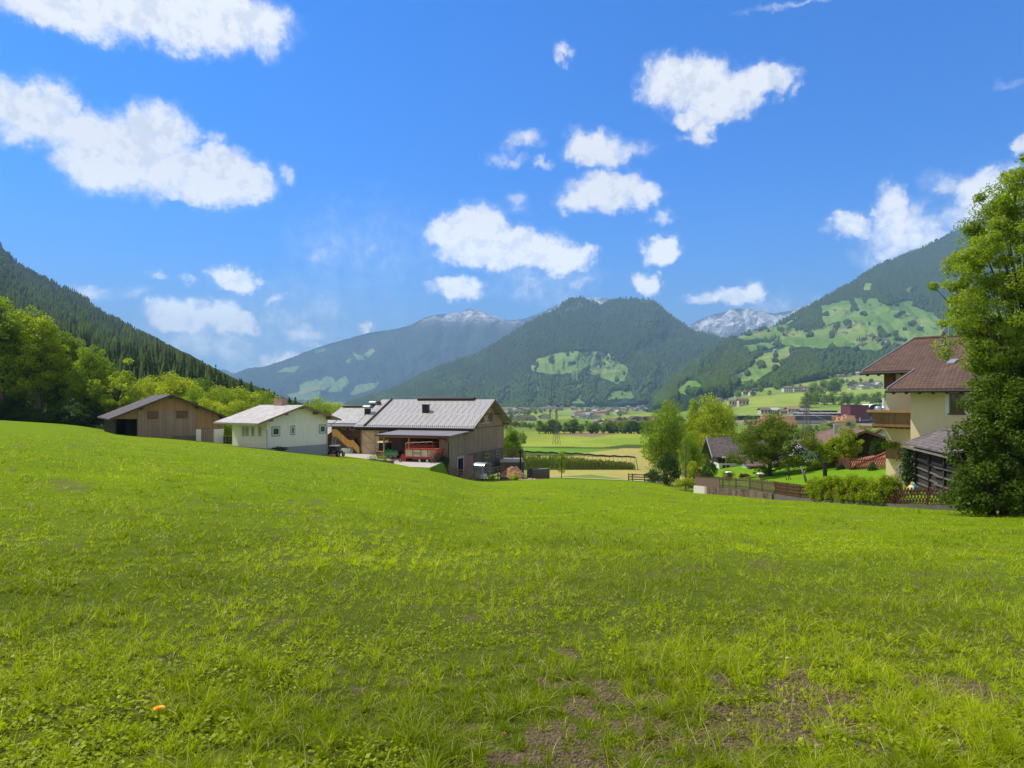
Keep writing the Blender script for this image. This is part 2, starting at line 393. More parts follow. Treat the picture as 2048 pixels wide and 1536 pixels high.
def Y_at(px, py, ymin=105, ymax=4000):
    Ys = np.geomspace(ymin, ymax, 500); X = (px - CX) / F * Ys
    p = HY - ground_z(X, Ys, False) / Ys * F
    i = int(np.argmin(np.where(p <= py, 0, 1) * 1e6 + Ys))
    return float(Ys[i])

# fields of the valley, as places on the ground: (corners, colour)
G_MEADOW = (0.160, 0.255, 0.003)
FIELDS = [
 ([(640,905),(640,893),(1210,897),(1172,905),(1120,907)], (0.13,0.26,0.02)),
 ([(1094,955),(1085,940),(1140,912),(1178,905),(1250,896),(1520,892),(1520,985),(1290,964),(1180,949)], (0.40,0.36,0.10)),
 ([(640,890),(640,862),(1120,864),(1300,862),(1540,861),(1540,886),(1250,895),(1210,894)], (0.26,0.33,0.04)),
 ([(1250,893),(1150,884),(1240,877),(1540,868),(1540,889)], (0.21,0.30,0.03)),
 ([(1100,869),(1156,865),(1246,868),(1186,876)], (0.24,0.17,0.10)),
 ([(640,894),(640,890.5),(1210,894),(1250,890),(1540,888),(1540,891),(1240,896.5),(1208,896.5)], (0.07,0.10,0.02)),
 ([(640,846),(640,832),(1090,826),(1175,812),(1178,822),(1150,838)], (0.25,0.34,0.05)),
 ([(1060,850),(1150,838),(1250,838),(1300,834),(1300,842)], (0.16,0.27,0.04)),
 ([(1180,845),(1240,832),(1300,825),(1310,833)], (0.28,0.36,0.05)),
 ([(1240,842),(1250,838),(1310,832),(1310,838)], (0.24,0.19,0.12)),
 ([(1455,830),(1480,815),(1620,818),(1700,812),(1700,822),(1600,832)], (0.22,0.32,0.05)),
 ([(1460,815),(1475,797),(1560,788),(1700,780),(1900,775),(1900,812),(1760,806),(1600,812)], (0.27,0.35,0.06)),
 ([(1640,811),(1675,797),(1765,776),(1900,770),(1900,790),(1800,798),(1700,805)], (0.24,0.34,0.055)),
 ([(1400,800),(1400,786),(1530,776),(1620,758),(1900,735),(1900,772),(1700,778),(1560,786),(1470,795)], (0.20,0.29,0.05)),
 ([(1560,778),(1600,768),(1760,745),(1900,742),(1900,756),(1700,766)], (0.27,0.32,0.08)),
 ([(1600,850),(1600,845),(1800,845),(1800,850)], (0.26,0.24,0.2)),
 ([(1590,905),(1590,872),(1625,872),(1700,882),(1700,905)], (0.12,0.24,0.02)),
 ([(1470,846),(1470,836),(1800,832),(1800,845)], (0.28,0.25,0.21)),
]
def soil_near(x, y):
    def blob(bx, by, rx, ry, s=1.0):
        return np.exp(-(((x - bx) / rx) ** 2 + ((y - by) / ry) ** 2)) * s
    soil = 0.0
    for (bx, by, rx, ry, st) in ((1150,1420,120,45,1),(1240,1490,120,38,1),(1060,1505,90,32,.9),(1400,1392,70,26,.9),(1440,1440,95,45,1),(1540,1465,95,40,1),(1665,1430,80,36,1),(1710,1475,70,36,.9),(1895,1392,75,30,1),(1810,1420,60,28,.9),(1600,1400,60,26,.9),(1150,1362,60,20,.8),
            (955,1515,60,32,.8),(1555,1372,50,18,.8),(490,1162,55,9,.9),(1395,1158,40,8,.9),(700,1300,45,14,.6),(1300,1530,150,26,.9),(1620,1520,120,24,.7),(1180,1300,40,12,.4),(1760,1250,30,9,.4),(1880,1440,50,20,.5)):
        m_ = float(np.interp(bx, _pp, _mm)); Y_ = 1.6 / ((by - HY) / F - m_); soil = soil + blob((bx - CX) / F * Y_, Y_, rx / F * Y_ * 1.15, Y_ * Y_ / 1.6 * ry / F * 1.15, st)
    n1 = fbm(x * 4.5, y * 4.5, 4, 77)
    return np.clip((np.minimum(soil, 1.15) - 0.66 + (n1 - .5) * 3.0) * 2.8, 0, 1)
def build_ground():
    a = np.concatenate([np.arange(-46, 46, 0.11), np.arange(46, 314, 2.4)]) * math.pi / 180
    r = np.concatenate([[0.0], np.geomspace(0.4, 30000, 760)])
    A, R = np.meshgrid(a, r); X = np.sin(A) * R; Y = np.cos(A) * R
    Z = ground_z(X, Y)
    n, k = X.shape
    idx = np.arange(n * k).reshape(n, k); j1 = np.roll(idx, -1, axis=1)
    F4 = np.stack([idx[:-1], idx[1:], j1[1:], j1[:-1]], -1).reshape(-1, 4)
    V = np.stack([X, Y, Z], -1).reshape(-1, 3)
    px = CX + F * X / np.maximum(Y, 1); py = HY - F * (ground_z(X, Y, False)) / np.maximum(Y, 1)
    px = px.ravel(); py = py.ravel(); Yf = Y.ravel()
    colr = np.tile(np.array(G_MEADOW + (1.0,)), (len(V), 1))
    far = Yf > 104
    jx = (vnoise(V[:, 0] / 25, V[:, 1] / 25, 3) - .5) * 3; jy = (vnoise(V[:, 0] / 40, V[:, 1] / 40, 8) - .5) * 0.8
    base = np.array([0.18, 0.26, 0.04, 0.0])
    colr[far] = base
    for poly, c in FIELDS:
        m = far & in_poly(px + jx, py + jy, poly); colr[m, :3] = c
    m = far & (px < 640); colr[m, :3] = (.12, .2, .02)
    v = (0.75 + 0.5 * fbm(V[:, 0] / 70, V[:, 1] / 160, 4, 31))[:, None]; colr[far, :3] *= v[far]
    # bare soil patches in the near meadow (trodden, uneven) and by the pens
    x, y = V[:, 0], V[:, 1]
    soil = soil_near(x, y)
    n2 = fbm(x * .9, y * .9, 4, 41); soil2 = np.clip((n2 - .675) * 9, 0, .8) * (np.hypot(x, y) < 60)
    pen = np.zeros(len(V))
    for (qx, qY, rx, ry) in ((945, 88, 2.6, 1.3), (985, 90.5, 5.0, 1.1), (1045, 92, 4.5, .9), (885, 85.5, 2.5, .7), (1030, 97, 4, 2), (520, 77.5, 5, 1.4), (1385, 73, 2.2, .8)):
        c = P(qx, 900, qY); pen = np.maximum(pen, np.exp(-(((x - c.x) / rx) ** 2 + ((y - c.y) / ry) ** 2)))
    pen = np.clip((pen - .35 + (fbm(x * .8, y * .8, 4, 7) - .5) * 1.1) * 4, 0, 1)
    colr[:, 3] = np.where(far, 0.0, np.maximum(np.maximum(soil, soil2 * .6), pen))
    m, t, b, _ = new_mat('ground'); a = t.attr('tint'); co = t.new('ShaderNodeTexCoord').outputs['Object']
    sx, sy, sz = t.sep(co)
    dist = t.vmath('LENGTH', co)
    fine = t.noise(co, 5.0, 6.0, 0.7); mid = t.noise(co, 0.35, 5.0, 0.65); big = t.noise(co, 0.045, 4.0, 0.6)
    g = t.mix(t.mapr(mid, 0.3, 0.7), t.mix(1.0, a[0], (0.80, 0.84, 0.8), 'MULTIPLY'), t.mix(1.0, a[0], (1.2, 1.14, 1.25), 'MULTIPLY'))
    g = t.mix(t.mapr(fine, 0.42, 0.70, 0.0, 0.55), g, t.mix(1.0, a[0], (0.45, 0.55, 0.7), 'MULTIPLY'))
    g = t.mix(t.mapr(big, 0.35, 0.7, 0.0, 0.45), g, t.mix(1.0, a[0], (1.35, 1.05, 1.1), 'MULTIPLY'))
    dark = t.noise(co, 1.6, 4.0, 0.6)
    g = t.mix(t.mapr(dark, 0.60, 0.68, 0.0, 0.6), g, (0.07, 0.085, 0.02))
    rowsn = t.noise(t.comb(t.math('MULTIPLY', sx, 0.02), t.math('MULTIPLY', sy, 0.16), 0.0), 1.0, 5.0, 0.7)
    g = t.mix(t.math('MULTIPLY', t.mapr(rowsn, 0.4, 0.65), t.mapr(dist, 100.0, 150.0, 0.0, 0.5)), g, t.mix(1.0, a[0], (0.72, 0.80, 0.7), 'MULTIPLY'))
    clod = t.noise(co, 24.0, 6.0, 0.75)
    s = t.mix(t.mapr(clod, 0.3, 0.7), (0.065, 0.045, 0.027), (0.235, 0.17, 0.105))
    near = t.mapr(dist, 5.0, 24.0, 0.75, 0.0, smooth=True)             # ground painted darker near the viewer for shade between grass blades
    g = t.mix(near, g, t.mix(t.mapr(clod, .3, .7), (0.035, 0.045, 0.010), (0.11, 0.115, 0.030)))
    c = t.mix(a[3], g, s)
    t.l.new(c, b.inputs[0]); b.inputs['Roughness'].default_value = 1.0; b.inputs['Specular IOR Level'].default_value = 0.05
    h = t.math('ADD', t.math('MULTIPLY', clod, 0.5), t.math('MULTIPLY', fine, 0.8))
    bump(t, b, h, 0.9, 0.08)
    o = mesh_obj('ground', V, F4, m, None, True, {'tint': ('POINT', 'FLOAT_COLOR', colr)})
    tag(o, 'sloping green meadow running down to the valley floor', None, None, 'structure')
build_ground()

# ------------------------------------------------------------------ mountains: real sheets with depth, their own distance and size
SHEETS = {}
class Sheet:
    """front slope between a foot line and a ridge line, then a back slope; both lines are traced, depths are their own"""
    def __init__(s, name, sky, foot, ynear, yfar, pw=1.0, gully=0.06, gs=1 / 90., seed=1, clear=(), nx=700, ny=220, x0=None, x1=None):
        s.name = name; s.sky = sky; s.foot = foot; s.yn = ynear; s.yf = yfar; s.pw = pw; s.gully = gully; s.gs = gs; s.seed = seed
        s.clear = clear; s.nx = nx; s.ny = ny; s.x0 = x0 if x0 is not None else sky[0][0]; s.x1 = x1 if x1 is not None else sky[-1][0]
    def skyy(s, px): return np.interp(px, [p[0] for p in s.sky], [p[1] for p in s.sky]) + (fbm(np.asarray(px) / 7., np.asarray(px) * 0 + s.seed, 3, s.seed) - .5) * 3.0
    def footy(s, px): return np.interp(px, [p[0] for p in s.foot], [p[1] for p in s.foot])
    def depth(s, px, t):
        a = np.interp(px, [p[0] for p in s.yn], [p[1] for p in s.yn]); b = np.interp(px, [p[0] for p in s.yf], [p[1] for p in s.yf])
        Y = a * (b / a) ** (t ** s.pw)
        py = s.footy(px) + (s.skyy(px) - s.footy(px)) * t
        g = fbm(px * s.gs + py * s.gs * .9, py * s.gs * .8 - px * s.gs * .2, 5, s.seed, .55) - .5
        g = g * 0.7 + (.5 - abs(fbm(px * s.gs * 1.5 + (py - 700) * s.gs * 1.3 * np.tanh((px - (s.x0 + s.x1) / 2) / 200.), py * s.gs * .6, 5, s.seed + 5) - .5) * 2) * .6
        return Y * (1 + g * s.gully * np.sin(np.clip(t, 0, 1) * math.pi) ** .6 * 2)
    def at(s, px, py):
        f = s.footy(px); k = s.skyy(px); t = np.clip((py - f) / (k - f), 0, 1)
        Y = s.depth(px, t); return (px - CX) / F * Y, Y, (HY - py) / F * Y
    def build(s, mat, label):
        px = np.linspace(s.x0, s.x1, s.nx); t = np.linspace(0, 1, s.ny)
        PX, T = np.meshgrid(px, t)
        PY = s.footy(PX) + (s.skyy(PX) - s.footy(PX)) * T
        Y = s.depth(PX, T); X = (PX - CX) / F * Y; Z = (HY - PY) / F * Y
        # skirt below the foot, back slope behind the ridge
        bx = []; 
        for q, dz in ((1.04, .08), (1.12, .35), (1.25, 1.2)):
            bx.append((X[-1] * q, Y[-1] * q, Z[-1] - (Z[-1] + 60) * min(dz, 1)))
        X = np.vstack([X[0:1], X] + [b[0][None] for b in bx]); Yv = np.vstack([Y[0:1], Y] + [b[1][None] for b in bx])
        Z = np.vstack([Z[0:1] - 80, Z] + [b[2][None] for b in bx])
        n, k = X.shape; idx = np.arange(n * k).reshape(n, k)
        F4 = np.stack([idx[:-1, :-1], idx[:-1, 1:], idx[1:, 1:], idx[1:, :-1]], -1).reshape(-1, 4)
        P_X = CX + F * X / Yv; P_Y = HY - F * Z / Yv
        mead = s.mask(P_X, P_Y)
        V = np.stack([X, Yv, Z], -1).reshape(-1, 3)
        o = mesh_obj(s.name, V, F4, mat, None, True, {'clearing': ('POINT', 'FLOAT', mead.ravel())})
        tag(o, label, None, None, 'structure'); SHEETS[s.name] = s
        return o
    def mask(s, px, py):
        px = np.asarray(px, float); py = np.asarray(py, float); m = np.zeros(px.shape)
        jx = (fbm(px / 9, py / 9, 3, 3) - .5) * 9; jy = (fbm(px / 9, py / 9, 3, 8) - .5) * 6
        for i, c in enumerate(s.clear):
            poly, v = (c[0], c[1]) if isinstance(c[1], float) else (c, 1.0)
            m = np.where(in_poly(px + jx, py + jy, poly), v, m)
        return m

def m_slope(name, forest_d, forest_l, mead_d, mead_l, scale, snow=None, rockc=(0.30, 0.28, 0.26)):
    m, t, b, _ = new_mat(name); co = t.new('ShaderNodeTexCoord').outputs['Object']; x, y, z = t.sep(co)
    cl = t.attr('clearing')[2]
    f1 = t.noise(co, scale, 6.0, 0.7); f2 = t.noise(co, scale * 6, 4.0, 0.7)
    forest = t.mix(t.mapr(t.math('MULTIPLY_ADD', f1, 0.7, t.math('MULTIPLY', f2, 0.4)), 0.42, 0.68), forest_d, forest_l)
    mn = t.noise(co, scale * 0.35, 3.0, 0.5)
    mead = t.mix(t.mapr(mn, 0.42, 0.58), mead_d, mead_l)
    hay = t.mapr(t.noise(co, scale * .5, 2.0, 0.5), 0.60, 0.63)
    mead = t.mix(t.math('MULTIPLY', hay, 0.7), mead, (0.34, 0.33, 0.12))
    c = t.mix(t.mapr(cl, 0.25, 0.75), forest, mead)
    h = t.math('ADD', t.math('MULTIPLY', f2, 1.0), t.math('MULTIPLY', f1, 1.0))
    if snow:
        sn = t.math('ADD', z, t.math('MULTIPLY_ADD', t.noise(co, scale * 1.2, 7.0, 0.75), snow[2], -snow[2] / 2))
        geo = t.new('ShaderNodeNewGeometry'); 
        rock = t.mix(f2, (rockc[0] * .6, rockc[1] * .6, rockc[2] * .65), rockc)
        above = t.mapr(sn, snow[0] - snow[1], snow[0] + snow[1])
        rk = t.mapr(t.noise(co, scale * 2.5, 8.0, 0.8), 0.44, 0.56)
        sc = t.mix(rk, (0.85, 0.88, 0.93), rock)
        c = t.mix(t.mapr(sn, snow[0] - snow[1] * 3, snow[0] - snow[1]), c, t.mix(0.5, c, rock))
        c = t.mix(above, c, sc)
    t.l.new(c, b.inputs[0]); b.inputs['Roughness'].default_value = 1.0; b.inputs['Specular IOR Level'].default_value = 0.0
    bump(t, b, h, 0.8, 0.5 / scale * 0.35)
    return m

LEFT_CLEAR = [
 [(620,695),(640,690),(652,700),(630,708)],[(600,770),(640,755),(660,752),(672,765),(650,778),(600,785)],[(655,785),(672,760),(690,752),(700,765),(680,782)],
 [(575,790),(600,782),(640,783),(640,798),(590,800)],[(700,790),(715,770),(760,762),(755,772),(725,785)],[(705,705),(725,712),(728,722),(712,718)],
 [(550,745),(570,735),(600,730),(590,745)],[(725,710),(745,695),(752,702),(735,715)],[(780,780),(800,800),(760,805),(755,795)],[(690,722),(705,715),(700,728)]]
CEN_CLEAR = [
 [(1062,732),(1075,718),(1110,708),(1145,703),(1190,702),(1222,707),(1235,722),(1240,728),(1258,736),(1250,760),(1232,768),(1210,757),(1190,748),(1150,747),(1105,747),(1068,743)],
 ([(1143,740),(1168,737),(1168,765),(1160,790),(1145,798),(1140,770)],.55),([(1100,745),(1108,768),(1112,800),(1100,805),(1103,775)],.6),
 ([(1052,775),(1075,765),(1083,775),(1070,800),(1052,805)],.5),([(998,785),(1018,775),(1022,785),(1010,800),(995,802)],.6),
 ([(1140,605),(1160,603),(1170,612),(1150,620),(1128,622)],.4),([(1275,598),(1300,599),(1298,607),(1280,606)],.6),
 ([(1182,625),(1200,632),(1195,650),(1178,652)],.3),([(920,780),(930,760),(945,750),(940,770),(925,795)],.5),([(960,765),(975,750),(978,757),(965,775)],.4),
 [(1215,800),(1225,783),(1262,782),(1275,795)],[(1138,808),(1160,792),(1172,790),(1170,806)],([(870,760),(900,745),(905,752),(880,768)],.4),([(1275,775),(1285,765),(1295,780),(1280,792)],.6)]
def q3(*a): return [(1400 + x * .293, 420 + y * .293) for x, y in a]
RIGHT_CLEAR = [
 (q3((230,870),(520,770),(700,820),(1000,760),(1600,740),(1700,760),(1600,880),(1380,900),(1200,960),(1000,930),(860,870),(620,900),(450,880)),.68),
 (q3((400,1010),(600,930),(650,960),(520,1080),(345,1190),(190,1190),(330,1080)),.8),
 (q3((820,960),(980,1000),(1120,1010),(1180,1040),(950,1080),(830,1090)),.5),
 q3((820,690),(850,655),(1000,610),(1010,640),(960,690),(900,705),(830,710)),
 q3((1055,605),(1200,603),(1280,660),(1330,640),(1450,610),(1450,660),(1520,690),(1600,700),(1590,725),(1480,720),(1320,745),(1200,760),(1040,775),(930,795),(1000,740),(1040,690),(1080,660)),
 q3((1120,505),(1170,500),(1165,545),(1120,550)),
 q3((520,800),(680,725),(660,745),(560,800)),
 q3((230,880),(440,800),(520,810),(560,830),(900,820),(880,850),(700,850),(620,900),(600,830),(440,860),(360,880)),
 q3((620,860),(700,850),(660,890),(620,895)),
 q3((940,800),(1100,800),(1160,820),(1120,845),(980,850),(930,830)),
 q3((1230,830),(1320,790),(1400,785),(1440,840),(1410,880),(1340,860)),
 q3((1500,830),(1560,770),(1640,740),(1700,780),(1640,850),(1560,900),(1500,870)),
 q3((1070,920),(1130,890),(1210,900),(1240,930),(1160,955),(1060,950)),
 q3((680,900),(760,905),(785,960),(760,940)),
 q3((410,1020),(440,980),(560,945),(590,960),(540,990),(460,1010)),
 q3((100,1000),(180,950),(200,975),(140,1000)),
 q3((0,1050),(110,985),(90,1010),(10,1065)),
 q3((210,1160),(330,1080),(345,1110),(400,1110),(380,1175),(330,1180)),
 q3((1410,540),(1470,520),(1480,540),(1420,560)),([(1840,600),(1850,590),(1860,600),(1850,610)],.3),
 [(1355,782),(1372,762),(1395,760),(1405,768),(1402,780),(1370,790)],
 ([(1395,735),(1440,700),(1452,690),(1455,700),(1420,735),(1400,750)],.3),([(1580,560),(1595,555),(1600,565),(1585,570)],.4),
 [(1640,612),(1700,600),(1700,638),(1650,650)],[(1705,618),(1830,612),(1885,640),(1880,682),(1805,690),(1765,667),(1705,668)],[(1565,674),(1700,669),(1722,690),(1640,696),(1562,690)],[(1472,668),(1512,655),(1532,665),(1490,680)],[(1480,692),(1560,682),(1560,690),(1490,705)],
 q3((1680,650),(1800,640),(1900,700),(1850,760),(1750,750)), [(1930,640),(2100,600),(2100,660),(1960,680)],
]
M_HILL = m_slope('hill_forest_floor', (0.012, 0.025, 0.008), (0.04, 0.075, 0.015), (.1, .2, .03), (.14, .24, .03), 0.02)
M_RIGHT = m_slope('right_slope', (0.014, 0.032, 0.014), (0.05, 0.095, 0.025), (0.13, 0.24, 0.045), (0.21, 0.31, 0.07), 0.009, snow=(1500, 60, 120))
M_CEN = m_slope('wooded_mountain', (0.014, 0.032, 0.016), (0.045, 0.085, 0.025), (0.14, 0.24, 0.05), (0.22, 0.31, 0.08), 0.006)
M_BLUE = m_slope('high_mountain', (0.014, 0.032, 0.016), (0.05, 0.085, 0.03), (0.16, 0.27, 0.07), (0.22, 0.31, 0.1), 0.004, snow=(1210, 60, 330))
M_SNOW = m_slope('snow_mountain', (0.06, 0.07, 0.07), (0.10, 0.11, 0.10), (0.2, 0.2, 0.2), (0.2, 0.2, 0.2), 0.0028, snow=(1060, 130, 520))

s_hill = Sheet('hill', [(-900,230),(-400,330),(-120,430),(0,489),(15,507),(29,522),(53,540),(103,565),(132,580),(176,604),(190,621),(214,636),(255,655),(275,668),(322,692),(352,708),(381,722),(410,737),(439,752),(466,766),(498,778),(521,786),(551,797),(585,810),(640,822)],
    [(-900,850),(0,847),(150,857),(240,866),(350,880),(450,893),(560,918),(640,940)], [(-900,90),(0,104),(240,112),(450,118),(640,135)], [(-900,2200),(0,2200),(150,1900),(300,1250),(450,700),(560,430),(640,330)],
    pw=0.9, gully=.05, gs=1/60., seed=4, nx=420, ny=180)
def hill_z(px, Y):
    tt = np.linspace(0, 1, 160); d = s_hill.depth(np.full(160, float(px)), tt); py = s_hill.footy(px) + (float(s_hill.skyy(px)) - s_hill.footy(px)) * tt
    z = (HY - py) / F * d; i = np.argsort(d); return float(np.interp(Y, d[i], z[i]))
s_hill.build(M_HILL, 'steep hillside covered in dark spruce forest')
s_right = Sheet('right_mountain', [(1290,812),(1320,790),(1338,765),(1355,750),(1400,715),(1430,694),(1460,678),(1500,664),(1545,652),(1575,636),(1600,622),(1650,594),(1700,567),(1750,533),(1800,513),(1850,493),(1900,467),(1960,440),(2048,402),(2300,395),(2900,420),(3600,450)],
    [(1290,826),(1350,805),(1400,790),(1470,784),(1560,776),(1620,760),(1700,748),(1800,738),(1900,735),(2048,732),(3600,740)],
    [(1290,1700),(1400,1450),(1560,1450),(1700,1900),(1900,2050),(3600,2050)], [(1290,2300),(1400,3000),(1600,4000),(1900,5000),(2300,5100),(3600,5100)], gully=.065, gs=1/75., seed=21, clear=RIGHT_CLEAR, nx=900, ny=300)
s_right.build(M_RIGHT, 'mountain slope with dark forest and scattered alpine meadows')
s_cen = Sheet('wooded_mountain', [(640,828),(705,806),(752,790),(799,774),(846,748),(924,718),(951,710),(985,692),(1030,663),(1054,646),(1085,631),(1119,616),(1126,606),(1139,599),(1163,595),(1184,603),(1201,612),(1218,602),(1238,597),(1276,598),(1307,601),(1320,612),(1341,631),(1372,652),(1392,663),(1423,670),(1450,681),(1500,705),(1560,740),(1620,770)],
    [(640,832),(900,828),(1010,826),(1150,812),(1300,806),(1620,806)], [(640,2700),(1000,2750),(1620,3000)], [(640,4200),(1000,5000),(1200,5600),(1450,5000),(1620,4600)], gully=.085, gs=1/95., seed=33, clear=CEN_CLEAR, nx=800, ny=260)
s_cen.build(M_CEN, 'twin-topped wooded mountain behind the valley')
s_blue = Sheet('high_mountain', [(330,790),(400,772),(440,760),(471,747),(490,738),(531,732),(565,722),(590,712),(615,702),(659,687),(690,679),(727,668),(752,663),(796,657),(824,649),(840,640),(862,632),(893,627),(921,624),(943,616),(965,624),(990,632),(1018,641),(1049,638),(1077,627),(1110,612),(1140,603),(1185,594),(1222,598),(1240,602),(1300,640),(1400,690),(1480,740)],
    [(330,818),(1480,818)], [(330,6500),(1480,8000)], [(330,9000),(700,9600),(950,10500),(1200,10400),(1480,10400)], gully=.08, gs=1/100., seed=52, clear=LEFT_CLEAR, nx=700, ny=200)
s_blue.build(M_BLUE, 'long high mountain with a snow-dusted crest')
s_snow = Sheet('snowy_mountain', [(1290,715),(1340,680),(1378,652),(1392,643),(1420,631),(1447,624),(1464,618),(1498,617),(1525,623),(1549,627),(1580,622),(1640,600),(1720,560),(1800,512),(1820,500),(1850,512),(1900,540)],
    [(1290,780),(1900,780)], [(1290,8000),(1620,8000),(1750,6000),(1900,6000)], [(1290,10800),(1620,10800),(1750,6600),(1900,6600)], gully=.06, gs=1/45., seed=63, nx=500, ny=160)
s_snow.build(M_SNOW, 'snow-covered mountain between the wooded slopes')
s_back = Sheet('distant_mountain', [(380,790),(420,752),(446,738),(460,744),(480,748),(520,765),(560,790)], [(380,805),(560,805)], [(380,11000),(560,11000)], [(380,12500),(560,12500)], gully=.06, gs=1/45., seed=70, nx=120, ny=40)
s_back.build(M_SNOW, 'faint distant mountain beyond the hillside')

def build_haze():
    mb = MB(); mb.box(-9000, 12000, -300, 13900, -110, 1600)
    m = bpy.data.materials.new('haze'); m.use_nodes = True; t = NT(m.node_tree); t.n.clear()
    out = t.new('ShaderNodeOutputMaterial'); v = t.new('ShaderNodeVolumePrincipled')
    v.inputs['Color'].default_value = (0.40, 0.67, 1.0, 1); v.inputs['Density'].default_value = 1.05e-4; v.inputs['Anisotropy'].default_value = 0.1
    t.l.new(v.outputs[0], out.inputs['Volume'])
    o = mb.build('haze', m); tag(o, 'pale blue haze filling the valley air', None, None, 'stuff')
build_haze()
# ------------------------------------------------------------------ plants
M_BARK = m_plain('bark', (0.10, 0.08, 0.06), 0.95, 0.35, 6.0)
M_BARKG = m_plain('pale_bark', (0.22, 0.21, 0.19), 0.95, 0.3, 6.0)
M_LEAF = m_leaf('leaf_green', (0.035, 0.085, 0.005), (0.25, 0.37, 0.016), .52)
M_LEAFY = m_leaf('leaf_yellow_green', (0.07, 0.13, 0.005), (0.40, 0.48, 0.018), 0.55)
M_LEAFT = m_leaf('leaf_thicket', (0.016, 0.045, 0.004), (0.16, 0.235, 0.014), 0.45)
M_LEAFD = m_leaf('leaf_dark_green', (0.012, 0.036, 0.006), (0.060, 0.125, 0.014), 0.4)
M_LEAFW = m_leaf('leaf_willow', (0.11, 0.165, 0.055), (0.34, 0.42, 0.15), 0.5)
M_LEAFV = m_leaf('leaf_valley', (0.065, 0.125, 0.028), (0.23, 0.34, 0.055), 0.5)
M_LEAFR = m_leaf('leaf_reddish', (0.10, 0.045, 0.03), (0.30, 0.13, 0.09), 0.4)
M_NEEDLE = m_leaf('needles', (0.008, 0.024, 0.006), (0.070, 0.115, 0.022), 0.2, 0.9, .05)
M_FOREST = m_leaf('far_forest', (0.014, 0.036, 0.012), (0.115, 0.185, 0.030), 0.15, 0.9, .03)
M_GRASS = m_leaf('grass_blades', (0.046, 0.118, 0.001), (0.54, 0.63, 0.014), 0.42, 0.4, .10)

def leaves(C, size, nrm_bias, rng, aspect=0.6, droop=0.0):
    """C: centres (n,3). returns verts, quads"""
    n = len(C)
    N = rng.normal(size=(n, 3)) + nrm_bias; N /= np.linalg.norm(N, axis=1)[:, None]
    T = rng.normal(size=(n, 3)); T[:, 2] -= droop; T -= (T * N).sum(1)[:, None] * N; T /= np.linalg.norm(T, axis=1)[:, None]
    B = np.cross(N, T); s = (size * rng.uniform(.6, 1.3, n))[:, None]
    a = C - T * s * .5; c = C + T * s * .5; b = C + B * s * .5 * aspect; d = C - B * s * .5 * aspect
    V = np.stack([a, b, c, d], 1).reshape(-1, 3); Q = np.arange(4 * n).reshape(n, 4)
    return V, Q

def crown_mesh(name, mat, env, nclump, nleaf, size, seed, clump=0.22, zc=0.6, flat=0.75, fill=0.25, parent=None, core=True):
    """env: (rx, ry, rz, z_centre) envelope of the crown; leaf clumps sit through it, thicker toward its skin"""
    rng = np.random.default_rng(seed); rx, ry, rz, z0 = env
    d = rng.normal(size=(nclump, 3)); d /= np.linalg.norm(d, axis=1)[:, None]
    rad = rng.uniform(fill, 1.0, nclump) ** 0.55
    ang = np.arctan2(d[:, 1], d[:, 0]); lump = 1 + .22 * np.sin(ang * 3 + seed) * np.cos(d[:, 2] * 4 + seed) + rng.normal(0, .08, nclump)
    taper = 1.0 - 0.28 * np.clip(d[:, 2], 0, 1)
    C = d * np.array([rx, ry, rz]) * (rad * lump)[:, None]; C[:, :2] *= taper[:, None]; C[:, 2] += z0
    cr = clump * min(rx, rz) * rng.uniform(.6, 1.35, nclump)
    w = cr ** 2; w /= w.sum(); k = rng.choice(nclump, nleaf, p=w)
    e = rng.normal(size=(nleaf, 3)); e /= np.linalg.norm(e, axis=1)[:, None]; e[:, 2] *= flat
    L = C[k] + e * (cr[k] * rng.uniform(.35, 1.08, nleaf) ** .6)[:, None]
    bias = e * 0.9 + np.array([0, 0, .7])
    V, Q = leaves(L, size, bias, rng)
    cv = rng.uniform(0, 1, nclump)
    var = np.clip(cv[k] * .55 + rng.uniform(0, .5, nleaf), 0, 1)
    o = mesh_obj(name, V, Q, mat, parent, False, {'var': ('FACE', 'FLOAT', var)})
    return o, C

def trunk_mesh(name, H, r, C, nl, seed, parent, mat=None, lean=0.0, top=.8):
    rng = random.Random(seed); mb = MB()
    pts = [(math.sin(t * 5 + seed) * .02 * H * t + lean * H * t, math.cos(t * 4 + seed) * .02 * H * t, -.4 + (H * top + .4) * t) for t in (0, .12, .3, .5, .75, 1)]
    mb.tube(pts, [r * 1.35, r, r * .85, r * .65, r * .38, r * .12], 8)
    idx = sorted(range(len(C)), key=lambda i: rng.random())[:nl]
    for i in idx:
        c = C[i]; zs = max(H * .12, min(c[2] * .62, H * .62)); t = zs / (H * top)
        s = Vector((math.sin(t * 5 + seed) * .02 * H * t + lean * H * t, math.cos(t * 4 + seed) * .02 * H * t, zs))
        e = Vector(c); m1 = s.lerp(e, .5); m1.z += (e.z - s.z) * .08 - .02 * H
        mb.tube([s, m1, e], [r * .42, r * .25, r * .06], 5)
    return mb.build(name, mat or M_BARK, parent, True)

def make_tree(name, label, cat, H, crw, mat, seed, nleaf=9000, size=.34, nclump=70, cbot=.22, trunk_r=None, clump=.25, group=None, nl=12, fill=.25, ry=None, bark=None, lean=0.0):
    t = thing(name, label, cat, group=group)
    rz = H * (1 - cbot) / 2
    _, C = crown_mesh('crown', mat, (crw / 2, (ry or crw) / 2, rz, H - rz), nclump, nleaf, size, seed, clump, parent=t, fill=fill)
    trunk_mesh('trunk', H, trunk_r or H * .022, C, nl, seed, t, bark, lean)
    t['H'] = H; t['W'] = crw
    return t

